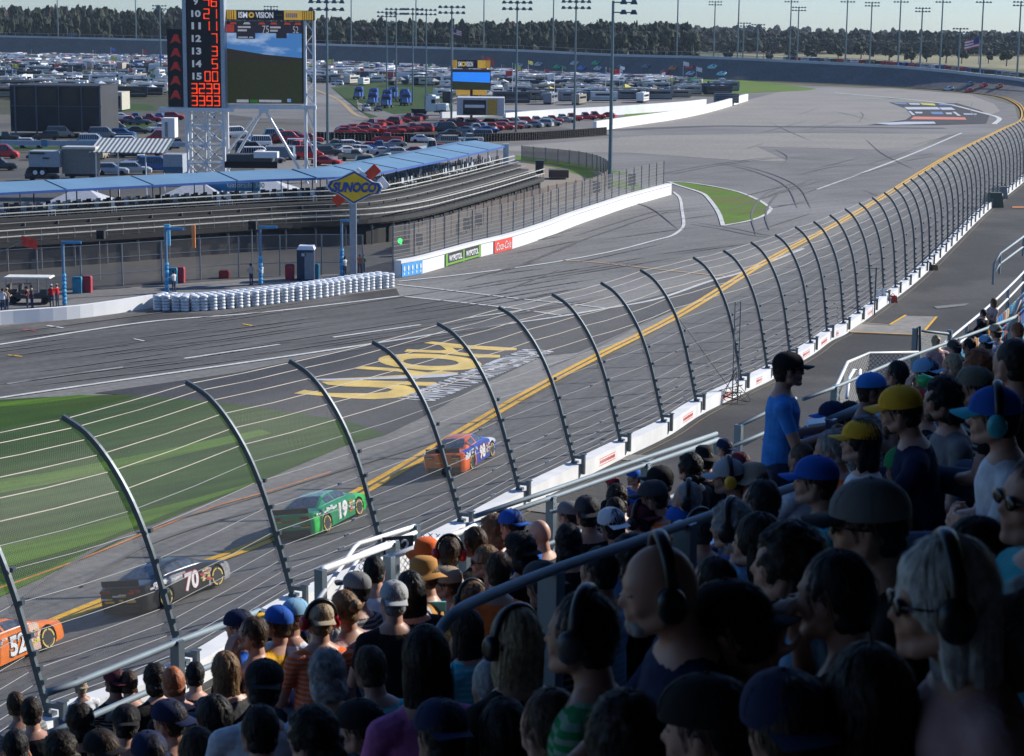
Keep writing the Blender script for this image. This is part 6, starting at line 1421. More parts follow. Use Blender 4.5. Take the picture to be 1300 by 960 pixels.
for k in range(8):
    row = resamp(offs(f2, .8 * k + .5, -1. + .32 * k), .54)
    for i, p in enumerate(row):
        x, y = proj(p)
        if x > 1320 or x < 1190 or ns > 280: continue
        q = row[min(i + 1, len(row) - 1)] - row[max(i - 1, 0)]; o = bpy.data.objects.new('stadium_seat', sme); COL.objects.link(o); o.location = p; o.rotation_euler = (0, 0, math.atan2(q.y, q.x)); o.color = (*random.choice(SCOL), 1); ns += 1
        tag(o, 'plastic seat in the multicoloured rows at the right edge', 'seat', 'multicoloured seats of the lower stand')
for x, y, lb in ((1275, 300, 'grey railing cluster at the far right stairs'),):
    a = [at(1262, 335, 90), at(1270, 322, 92), at(1300, 300, 94)]; rail('stair_rail', [a, off3(a, (0, 0, -.5))], [(p, 1.) for p in a], lb, r=.05)
rail('stair_rail', [[at(1285, 400, 38), at(1292, 383, 38), at(1303, 372, 38)], [at(1278, 420, 38), at(1296, 378, 38)]], [(at(1285, 400, 38), .9)], 'white stair rail rising at the right edge above the rust coloured hair', m=M_white, r=.035)
# small things along the wall
def blob_eq(name, x, y, lb, cat, col, s=.6):
    p = on_walk(x, y, 0); r = empty(name, p, label=lb, cat=cat); mb = MB(); mb.box((0, 0, .3 * s), (.8 * s, .5 * s, .6 * s), top=(.8, .8)); mb.build('case', mat('case_' + name + str(x), col), r); mb = MB(); mb.tube([(-.2 * s, 0, .6 * s), (0, 0, .8 * s), (.2 * s, 0, .6 * s)], .03, 5); mb.build('handle', M_black, r)
blob_eq('equipment_bag', 1176, 343, 'black equipment bag by the wall in the middle distance', 'bag', (.03, .03, .035), 1.2); blob_eq('cable_box', 1186, 343, 'brown cable box beside the black bag', 'box', (.2, .12, .06), .8); blob_eq('fire_case', 1133, 384, 'red case standing at the foot of the wall', 'case', (.4, .05, .04), .9)
blob_eq('generator', 1260, 263, 'dark generator cart beside the distant wall', 'generator', (.1, .11, .08), 3.); blob_eq('tarp_pile', 1268, 252, 'grey tarpaulin pile beside the generator cart', 'tarpaulin', (.2, .21, .2), 2.6)
for k, x in enumerate((1117, 1125)):
    p = on_walk(x, 388 - k * 2, 0); r = empty('plastic_chair', p, label=('left' if k == 0 else 'right') + ' one of two white plastic chairs against the wall', cat='chair'); mb = MB(); mb.box((0, 0, .42), (.5, .5, .05)); mb.build('seat', M_white, r); mb = MB(); mb.box((0, .24, .75), (.5, .05, .6)); mb.build('backrest', M_white, r)
    for sx in (-.2, .2):
        for sy in (-.2, .2): mb = MB(); mb.box((sx, sy, .2), (.05, .05, .4)); mb.build('leg', M_white, r)
    r.rotation_euler = (0, 0, 1.9); r.scale = (1.2,) * 3
# camera mast with cables between two posts
p = on_walk(933, 512, 0); cm_ = empty('camera_mast', p, label='thin mast with tangled black cables behind the wall left of the blue shirted man', cat='mast'); mb = MB()
for dx in (-.15, .15): mb.tube([(dx, 0, 0), (dx, 0, 5.6)], .035, 6)
for k in range(14): mb.tube([(-.15, 0, .2 + .4 * k), (.15, 0, .4 + .4 * k)], .02, 4)
mb.build('lattice', M_grey, cm_); mb = MB(); rr = random.Random(4)
for k in range(9): mb.tube(crv([(0, 0, rr.uniform(.3, 2)), (rr.uniform(-1, 1), rr.uniform(-.3, .3), rr.uniform(.1, .9)), (rr.uniform(-1.2, 1), rr.uniform(-.3, .3), rr.uniform(.05, .7)), (rr.uniform(-.6, .6), 0, rr.uniform(.3, 1.2))], 5), .02, 4)
mb.tube([(0, 0, .4), (-2.4, .5, 3.6), (-3.2, .8, 4.6)], .02, 4); mb.build('cable_tangle', M_black, cm_)
p = on_walk(1110, 400, 0); cm2 = empty('camera_mast', p, label='dark pole with small crossbar behind the wall above the concrete pad', cat='mast'); mb = MB(); mb.tube([(0, 0, 0), (0, 0, 3.6)], .06, 6); mb.tube([(-1.2, 0, 3.55), (.3, 0, 3.5)], .03, 5); mb.build('shaft', M_steel, cm2)
# =================== PEOPLE ===================
skin = bpy.data.materials.new('skin'); skin.use_nodes = True; b_ = skin.node_tree.nodes['Principled BSDF']; b_.inputs['Roughness'].default_value = .5; b_.inputs['Subsurface Weight'].default_value = 0
oi = skin.node_tree.nodes.new('ShaderNodeObjectInfo'); cr = skin.node_tree.nodes.new('ShaderNodeValToRGB'); skin.node_tree.links.new(oi.outputs['Random'], cr.inputs[0]); skin.node_tree.links.new(cr.outputs[0], b_.inputs['Base Color'])
cr.color_ramp.elements[0].color = (.42, .22, .15, 1); cr.color_ramp.elements[1].color = (.3, .15, .1, 1); cr.color_ramp.elements.new(.5).color = (.5, .27, .19, 1)
cloth = mat('shirt_cloth', (1, 1, 1), .85, objcol=True, var=.15, scale=14, bump=.7, spec=.2)
nt_ = cloth.node_tree; wv = nt_.nodes.new('ShaderNodeTexWave'); wv.bands_direction = 'Z'; wv.inputs['Scale'].default_value = 9; wv.inputs['Distortion'].default_value = 1.5
tc_ = nt_.nodes.new('ShaderNodeTexCoord'); nt_.links.new(tc_.outputs['Object'], wv.inputs['Vector']); oi_ = nt_.nodes.new('ShaderNodeObjectInfo')
g1 = nt_.nodes.new('ShaderNodeMath'); g1.operation = 'GREATER_THAN'; g1.inputs[1].default_value = .72; nt_.links.new(oi_.outputs['Random'], g1.inputs[0]); g2 = nt_.nodes.new('ShaderNodeMath'); g2.operation = 'GREATER_THAN'; g2.inputs[1].default_value = .6; nt_.links.new(wv.outputs['Fac'], g2.inputs[0])
g3 = nt_.nodes.new('ShaderNodeMath'); g3.operation = 'MULTIPLY'; nt_.links.new(g1.outputs[0], g3.inputs[0]); nt_.links.new(g2.outputs[0], g3.inputs[1]); g4 = nt_.nodes.new('ShaderNodeMath'); g4.operation = 'MULTIPLY'; g4.inputs[1].default_value = .35; nt_.links.new(g3.outputs[0], g4.inputs[0])
mx_ = nt_.nodes.new('ShaderNodeMix'); mx_.data_type = 'RGBA'; mx_.inputs['B'].default_value = (.5, .5, .52, 1); b__ = nt_.nodes['Principled BSDF']; src_ = b__.inputs['Base Color'].links[0].from_socket; nt_.links.new(src_, mx_.inputs['A']); nt_.links.new(g4.outputs[0], mx_.inputs['Factor']); nt_.links.new(mx_.outputs['Result'], b__.inputs['Base Color'])
trou = mat('trouser_denim', (.04, .055, .1), .9, var=.2, scale=9)
hairm = mat('hair_strands', (1, 1, 1), .55, objcol=True, var=.4, scale=28, bump=.6, spec=.3)
capm = mat('cap_cloth', (1, 1, 1), .8, objcol=True, var=.08, scale=12, spec=.2)
plas = mat('muff_plastic', (1, 1, 1), .35, objcol=True, var=.05, scale=5)
HCc = Vector((.05, 0, 1.24))
def head_parts(mb, H):
    def fn(d, p):
        q = p - H
        if d.x > 0 and d.z < -.15: q.y *= 1 - .38 * (-d.z - .15); q.x *= 1 + .06 * (-d.z)
        if d.x < 0 and d.z < -.2: q.x *= 1 - .75 * (-d.z - .2)
        if d.x > .5: q.x = min(q.x, .09 - .02 * max(0, d.z))
        return H + q
    mb.ell(H, (.1, .076, .118), 20, 14, fn=fn)
    A = lambda x, y, z: H + Vector((x, y, z))
    mb.cap(A(.088, 0, .012), .008, A(.106, 0, -.022), .0105, 8)
    mb.ell(A(.088, 0, -.052), (.014, .024, .008), 8, 6); mb.ell(A(.086, 0, -.064), (.013, .02, .007), 8, 6); mb.ell(A(.076, 0, -.094), (.024, .026, .02), 10, 6)
    mb.cap(A(.083, -.03, .028), .011, A(.083, .03, .028), .011, 8)
    for s in (-1, 1): mb.ell(A(.066, s * .036, -.03), (.02, .022, .022), 8, 6); mb.ell(A(.0, s * .078, -.008), (.02, .009, .032), 8, 8); mb.cap(A(.01, s * .05, -.06), .03, A(.06, s * .025, -.09), .022, 8)
def hand(mb, W, dirv, side, palm_n, curl=.6, s=1.):
    """W wrist; dirv fingers direction; palm_n palm normal; side: thumb side vector"""
    d = Vector(dirv).normalized(); n = Vector(palm_n); n = (n - d * n.dot(d)).normalized(); t = Vector(side); t = (t - d * t.dot(d) - n * t.dot(n)).normalized()
    for k, u in enumerate((-.03, -.01, .01, .03)):
        mb.cap(W + d * .01 + t * u * .8, .013 * s, W + d * .085 + t * u, .0115 * s, 6)
        L = (.032, .038, .042, .036)[k]; p = W + d * .088 + t * u * 1.05; dd = d.copy()
        for j in range(3):
            dd = (dd + n * curl * (.5 + .4 * j)).normalized(); q = p + dd * L * (1, .7, .55)[j]; mb.cap(p, .0095 * s, q, .0088 * s, 6); p = q
    a = W + d * .025 + t * .032; b = a + (t * .8 + d * .7 + n * .3).normalized() * .04; c = b + (d + n * .5).normalized() * .03; mb.cap(a, .014, b, .011, 6); mb.cap(b, .0105, c, .009, 6)
def make_body(pose, voxel=.009):
    mb = MB(); stand = pose == 'stand'; dz = .42 if stand else 0; bones = []
    def cap(a, ra, b, rb, k): mb.cap(a, ra, b, rb, 12); bones.append((Vector(a), Vector(b), (ra + rb) / 2, k))
    V = Vector; hips = .93 if stand else .5
    T = [(.0, .02, .1, .1), (.03, .0, .135, .175), (.14, .0, .13, .17), (.3, .01, .12, .165), (.42, .015, .125, .185), (.49, .01, .105, .18), (.535, .005, .075, .12), (.57, .01, .058, .07)]
    vs = []; n = 20
    for z, cx, rx, ry in T:
        for k in range(n): a = 2 * math.pi * k / n; vs.append((cx + rx * math.cos(a), ry * math.sin(a), z + hips - .08 * (0 if stand else 1)))
    b0 = hips - (0 if stand else .08); fs = [(i * n + k, i * n + (k + 1) % n, (i + 1) * n + (k + 1) % n, (i + 1) * n + k) for i in range(len(T) - 1) for k in range(n)] + [tuple(range(n - 1, -1, -1)), tuple((len(T) - 1) * n + k for k in range(n))]
    mb.add(vs, fs); bones.append((V((0, 0, b0 + .15)), V((0, 0, b0 + .45)), .16, 1)); sh = b0 + .47
    if stand: H = V((.05, 0, sh + .235))
    else: H = V((.06, 0, sh + .235))
    cap((0, 0, sh + .03), .062, (H.x - .025, 0, H.z - .05), .054, 0); head_parts(mb, H); bones.append((H, H + V((.03, 0, 0)), .1, 0))
    for s in (-1, 1):
        cap((0, s * .12, sh - .01), .075, (0, s * .185, sh - .02), .066, 1)
        S0 = V((0, s * .195, sh - .03))
        if pose in ('lap',): E = V((.05, s * .25, sh - .31)); Wr = V((.29, s * .13, sh - .38)); hd, pn, th = (1, -s * .3, -.1), (0, 0, -1), (0, -s, 0)
        elif pose == 'cross': E = V((.1, s * .24, sh - .28)); Wr = V((.23, -s * .06, sh - .22 - .03 * s)); hd, pn, th = (-.1, -s, .1), (-1, 0, 0), (0, 0, 1)
        elif pose == 'raise': E = V((.2, s * .2, sh - .2)); Wr = V((.2, s * .1, sh + .08)); hd, pn, th = (-.15, -s * .2, 1), (-.4, -s, 0), (-1, 0, .2)
        elif pose == 'lean': E = V((.2, s * .2, sh - .24)); Wr = V((.38, s * .09, sh - .3)); hd, pn, th = (1, -s * .4, -.3), (0, -s, -.5), (0, 0, 1)
        elif pose == 'stand': E = V((.09, s * .25, sh - .27)); Wr = V((.33, s * .13, sh - .2)); hd, pn, th = (1, -s * .3, .05), (0, -s, -.3), (0, 0, 1)
        cap(S0, .056, S0.lerp(E, .5), .05, 1); cap(S0.lerp(E, .45), .047, E, .041, 2 if pose == 'lean' else 0); cap(E, .041, Wr, .027, 0); hand(mb, Wr, hd, th, pn, .7 if pose != 'raise' else .45); bones.append((Wr, Wr + V(hd).normalized() * .16, .03, 0))
        if stand: cap((0, s * .09, hips), .095, (.01, s * .1, .5), .065, 3); cap((.01, s * .1, .5), .062, (-.02, s * .11, .1), .042, 3); cap((-.04, s * .11, .05), .045, (.14, s * .12, .035), .038, 3)
        else: cap((0, s * .09, .5), .095, (.42, s * .13, .5), .068, 3); cap((.42, s * .13, .49), .06, (.4, s * .12, .1), .043, 3); cap((.37, s * .12, .05), .045, (.54, s * .13, .035), .038, 3)
    me = mb.mesh('bodysrc', [skin, cloth, cloth, trou]); o = bpy.data.objects.new('src', me); COL.objects.link(o)
    m = o.modifiers.new('r', 'REMESH'); m.mode = 'VOXEL'; m.voxel_size = voxel; m2 = o.modifiers.new('s', 'SMOOTH'); m2.iterations = 3; m2.factor = .5
    dg = bpy.context.evaluated_depsgraph_get(); out = bpy.data.meshes.new_from_object(o.evaluated_get(dg)); bpy.data.objects.remove(o)
    out.materials.clear()
    for mm in (skin, cloth, trou): out.materials.append(mm)
    mi = []
    for p in out.polygons:
        c = p.center; best = (9, 0)
        for a, b, r, k in bones:
            ab = b - a; t = max(0, min(1, (c - a).dot(ab) / max(ab.length_squared, 1e-6))); d = (c - (a + ab * t)).length - r
            if d < best[0]: best = (d, k)
        k = best[1]; k = 1 if k == 2 else k
        if k == 0 and c.z < sh + .03 and abs(c.y) < .12 and abs(c.x) < .12: k = 1
        if c.z > sh + .052 and abs(c.y) < .1 and abs(c.x) < .13: k = 0
        mi.append({0: 0, 1: 1, 3: 2}[k])
    out.polygons.foreach_set('material_index', mi); out.polygons.foreach_set('use_smooth', [True] * len(mi)); out.name = 'body_' + pose
    return out, H
BOD = {p: make_body(p, v) for p, v in (('lap', .0095), ('cross', .0085), ('raise', .008), ('lean', .0095), ('stand', .0085))}
# --- head gear protos, origin = head centre, face +x ---
def noisy(amp, sc=14., sd=0.):
    return lambda d, p: p + d * amp * noise.noise(Vector((p.x * sc + sd, p.y * sc, p.z * sc)))
def strand(amp, n1=26., sd=0., fuzz=.3):
    """displacement that runs in locks from the crown downwards"""
    def f(d, p):
        az_ = math.atan2(d.y, d.x); v = noise.noise(Vector((math.cos(az_) * n1 / 4, math.sin(az_) * n1 / 4, d.z * 1.6 + sd))) + .6 * noise.noise(Vector((math.cos(az_) * n1 / 1.6, math.sin(az_) * n1 / 1.6, d.z * 2.4 + sd))) + fuzz * noise.noise(p * 60)
        return p + d * amp * v
    return f
def hair_mesh(kind):
    mb = MB()
    amp = {'short': .009, 'curly': .02, 'long': .009, 'bun': .008, 'buzz': .002, 'pony': .008}[kind]
    rr = {'short': (.097, .08, .107), 'curly': (.105, .09, .113), 'long': (.106, .088, .118), 'bun': (.103, .086, .115), 'buzz': (.098, .079, .109), 'pony': (.106, .09, .118)}[kind]
    fn = noisy(amp, 30) if kind == 'curly' else strand(amp)
    mb.ell((-.014, 0, .02), rr, 56, 36, fn=fn)
    if kind == 'long':
        mb.ell((-.045, 0, -.09), (.066, .088, .15), 52, 26, fn=strand(.012, 30)); mb.ell((-.055, 0, -.2), (.05, .088, .13), 48, 22, fn=strand(.014, 30, 3))
        for s in (-1, 1): mb.ell((-.01, s * .07, -.06), (.035, .022, .11), 28, 16, fn=strand(.007, 20))
    if kind == 'bun': mb.ell((-.115, 0, .045), (.045, .05, .045), 24, 16, fn=noisy(.01, 50)); mb.ell((-.06, 0, -.03), (.06, .072, .06), 30, 14, fn=strand(.005))
    if kind == 'curly': mb.ell((-.05, 0, -.06), (.08, .094, .09), 30, 20, fn=noisy(.025, 30))
    if kind in ('short', 'buzz'): mb.ell((-.045, 0, -.04), (.058, .07, .055), 36, 18, fn=strand(.006 if kind == 'short' else .002))
    if kind != 'buzz':
        rs = random.Random(len(kind)); nS = 420
        for k in range(nS):   # loose strands lying over the locks
            az_ = rs.uniform(-math.pi, math.pi); th = rs.uniform(.1, 1.7); ln = rs.uniform(.25, .7); pts = []
            for j in range(4):
                t_ = th + ln * j / 3; a2 = az_ + (rs.uniform(-.25, .25) if kind == 'curly' else .04 * j); rad = 1.0 + (.05 + .05 * rs.random()) * (1 if kind == 'curly' else .7) + .02 * j * rs.random()
                pts.append(Vector((-.014 + rr[0] * rad * math.sin(t_) * math.cos(a2), rr[1] * rad * math.sin(t_) * math.sin(a2), .02 + rr[2] * rad * math.cos(t_))))
            if pts[-1].x > .05 and pts[-1].z < .055: continue
            w_ = Vector((-math.sin(az_), math.cos(az_), 0)) * .0016; mb.strip([p - w_ for p in pts], [p + w_ * (1 if j_ < 3 else .1) for j_, p in enumerate(pts)])
        if kind == 'long':
            for k in range(360):
                a = rs.uniform(math.pi * .45, math.pi * 1.55); z0 = rs.uniform(-.12, .02); pts = [Vector((-.05 + (.062 + .006 * rs.random()) * math.cos(a), (.09 + .008 * rs.random()) * math.sin(a), z0 - .07 * j)) + Vector((rs.uniform(-.004, .004), rs.uniform(-.004, .004), 0)) for j in range(4)]
                w_ = Vector((-math.sin(a), math.cos(a), 0)) * .0018; mb.strip([p - w_ for p in pts], [p + w_ for p in pts])
    m = mb.mesh('hair', [hairm], True); return m
HM = {k: hair_mesh(k) for k in ('short', 'curly', 'long', 'bun', 'buzz')}
def cap_mesh():
    mb = MB(); n = 24; vs = []; fs = []; nv = 8
    for i in range(nv + 1):
        th = math.pi / 2 * i / nv * 1.05
        for k in range(n):
            a = 2 * math.pi * k / n; rx = .114 if math.cos(a) > 0 else .112; vs.append((rx * math.sin(th) * math.cos(a) - .006, .093 * math.sin(th) * math.sin(a), .035 + .1 * math.cos(th) ** .8 if math.cos(th) > 0 else .03))
    for i in range(nv):
        for k in range(n): fs.append((i * n + k, (i + 1) * n + k, (i + 1) * n + (k + 1) % n, i * n + (k + 1) % n))
    mb.add(vs, fs); mb.ell((-.006, 0, .136), (.008, .008, .005), 8, 4)
    for k in range(6):
        a0 = math.pi * k / 3 + .5; mb.tube([(.1145 * math.sin(t) * math.cos(a0) - .006, .0935 * math.sin(t) * math.sin(a0), .0355 + .1 * max(0, math.cos(t)) ** .8) for t in (.1, .5, .9, 1.2, 1.5)], .0014, 4)
    b = MB(); A = []; B = []; 
    for k in range(13):
        a = -1.0 + 2.0 * k / 12; A.append((.105 * math.cos(a), .088 * math.sin(a), .036)); e = math.cos(a * 1.25); B.append((.1 + .085 * max(.15, e), .085 * math.sin(a) * .98, .03 - .016 * a * a))
    b.strip(A, B); b.strip([(x, y, z - .004) for x, y, z in B], [(x, y, z - .004) for x, y, z in A]); b.strip(B, [(x, y, z - .004) for x, y, z in B])
    return mb.mesh('cap', [capm], True), b.mesh('brim', [capm], True)
CAPM, BRIM = cap_mesh()
def hat_mesh():
    mb = MB(); n = 28; prof = [(.0, .13), (.06, .128), (.088, .11), (.1, .05), (.102, .03), (.13, .018), (.165, .0), (.168, -.004), (.13, .012), (.1, .02)]; mb.lathe(prof, n, 0); 
    for v in mb.v: v.y *= .9; v.z += .012 * math.sin(math.atan2(v.y, v.x) * 3) if Vector((v.x, v.y)).length > .11 else 0
    return mb.mesh('hat', [capm], True)
HATM = hat_mesh()
def hp_mesh():
    band = MB(); band.tube([(-.012, .1 * math.cos(a), .02 + .125 * math.sin(a)) for a in [math.pi * k / 16 for k in range(17)]], .0115, 8)
    for v in band.v: v.x = -.012 + (v.x + .012) * 1.6
    cup = MB(); Mx = Matrix.Translation((-.005, .088, -.008)) @ Matrix.Rotation(-math.pi / 2, 4, 'X') @ Matrix.Diagonal((1, 1.25, 1, 1)); cup.lathe([(.03, -.012), (.038, 0), (.04, .02), (.036, .034), (.02, .042), (.001, .043)], 18, 0, Mx)
    Mx = Matrix.Translation((-.005, -.088, -.008)) @ Matrix.Rotation(math.pi / 2, 4, 'X') @ Matrix.Diagonal((1, 1.25, 1, 1)); cup2 = MB(); cup2.lathe([(.03, -.012), (.038, 0), (.04, .02), (.036, .034), (.02, .042), (.001, .043)], 18, 0, Mx)
    return band.mesh('band', [plas], True), cup.mesh('ear_cup', [plas], True), cup2.mesh('ear_cup2', [plas], True)
HB, HC1, HC2 = hp_mesh()
def sg_mesh():
    mb = MB()
    for s in (-1, 1): mb.ell((.098, s * .033, .006), (.008, .028, .02), 12, 8); mb.tube([(.095, s * .058, .012), (.05, s * .08, .01), (.0, s * .083, .005)], .003, 5)
    mb.tube([(.104, -.01, .012), (.106, 0, .014), (.104, .01, .012)], .003, 5); return mb.mesh('sunglasses', [mat('lens_black', (.01, .01, .012), .1)], True)
SGM = sg_mesh()
def beard_mesh():
    mb = MB(); mb.ell((.055, 0, -.088), (.043, .048, .03), 18, 12, fn=noisy(.006, 50)); return mb.mesh('beard', [hairm], True)
BDM = beard_mesh()
def eyes_mesh():
    mb = MB()
    for s in (-1, 1): mb.ell((.081, s * .032, .006), (.009, .012, .006), 10, 8, 0); mb.ell((.0885, s * .032, .006), (.003, .005, .0045), 8, 6, 1)
    return mb.mesh('eye', [mat('eye_white', (.3, .28, .26), .2), mat('iris_dark', (.03, .02, .015), .2)], True)
EYM = eyes_mesh()
def ob(name, me, parent, col=None, loc=None):
    o = bpy.data.objects.new(name, me); COL.objects.link(o); o.parent = parent
    if col: o.color = (*col, 1)
    if loc is not None: o.location = loc
    return o
CR = {'k': (.012, .012, .013), 'w': (.62, .63, .66), 'g': (.18, .18, .18), 'dg': (.05, .05, .055), 'lg': (.35, .36, .37), 'n': (.012, .02, .06), 'b': (.02, .1, .42), 'bb': (.05, .24, .62), 'lb': (.2, .38, .55), 't': (.05, .4, .45), 'r': (.45, .02, .03), 'o': (.75, .14, .03), 'y': (.75, .4, .03),
      'gr': (.01, .2, .06), 'br': (.06, .035, .02), 'lbr': (.2, .12, .06), 'bl': (.4, .3, .18), 'gy': (.28, .27, .26), 'wh': (.55, .54, .5), 'tan': (.35, .28, .2), 'p': (.4, .12, .3), 'cam': (.16, .15, .11), 'str': (.45, .22, .06), 'kb': (.02, .014, .01), 'mar': (.12, .02, .03), 'rust': (.3, .1, .04), 'pk': (.45, .28, .27)}
GRP = 'spectators seated in the grandstand'
JR = random.Random(9)
def person(x, y, hs, face, pose, hair, hcol, gear, gcol, shirt, label, sc=1., group=None, feetpx=None):
    face += JR.uniform(-11, 11)
    if pose == 'lap' and x < 1290 and feetpx is None and JR.random() < .28: pose = JR.choice(['lean', 'raise', 'cross', 'lean'])
    body, H = BOD[pose]
    P = head_at(x, y, hs) if feetpx is None else None
    if feetpx is not None:
        g = G(*feetpx); e = empty('person', g, math.radians(face), label, 'person', group); e.scale = (sc,) * 3
    else:
        R_ = Matrix.Rotation(math.radians(face), 4, 'Z'); R_ = R_ @ Matrix.Rotation(math.radians(JR.uniform(-5, 5)), 4, 'X') @ Matrix.Rotation(math.radians(JR.uniform(-4, 9)), 4, 'Y'); off = R_ @ Vector((H.x, H.y, H.z)) * sc
        e = empty('person', P - off, 0, label, 'person', group); e.rotation_euler = R_.to_euler(); e.scale = (sc,) * 3
    ob('body', body, e, CR[shirt])
    if hair: ob('hair', HM[hair], e, CR[hcol], H)
    far_ = (P is not None and P.y > 22) or feetpx is not None
    if not far_ and 's' not in (gear or ''): ob('eye', EYM, e, None, H)
    g = gear or ''
    if 'c' in g: c = ob('cap', CAPM, e, CR[gcol[0]], H); ob('brim', BRIM, c, CR[gcol[1] if len(gcol) > 1 and gcol[1] in CR else gcol[0]])
    if 'B' in g: c = ob('cap', CAPM, e, CR[gcol[0]], H); bb_ = ob('brim', BRIM, c, CR[gcol[0]]); c.rotation_euler = (0, 0, math.pi)
    if 'h' in g: ob('hat', HATM, e, CR[gcol[0]], H + Vector((-.005, 0, .012)))
    if 'm' in g:
        hc = CR[gcol[-1]]; m_ = ob('headphones', HB, e, CR['k'], H); ob('ear_cup', HC1, m_, hc); ob('ear_cup', HC2, m_, hc)
        if 'c' in g or 'B' in g or 'h' in g: m_.scale = (1.08, 1.08, 1.04)
    if 's' in g: ob('sunglasses', SGM, e, None, H)
    if 'd' in g: ob('beard', BDM, e, CR['gy'], H)
    if 'D' in g: ob('beard', BDM, e, CR['br'], H)
    return e
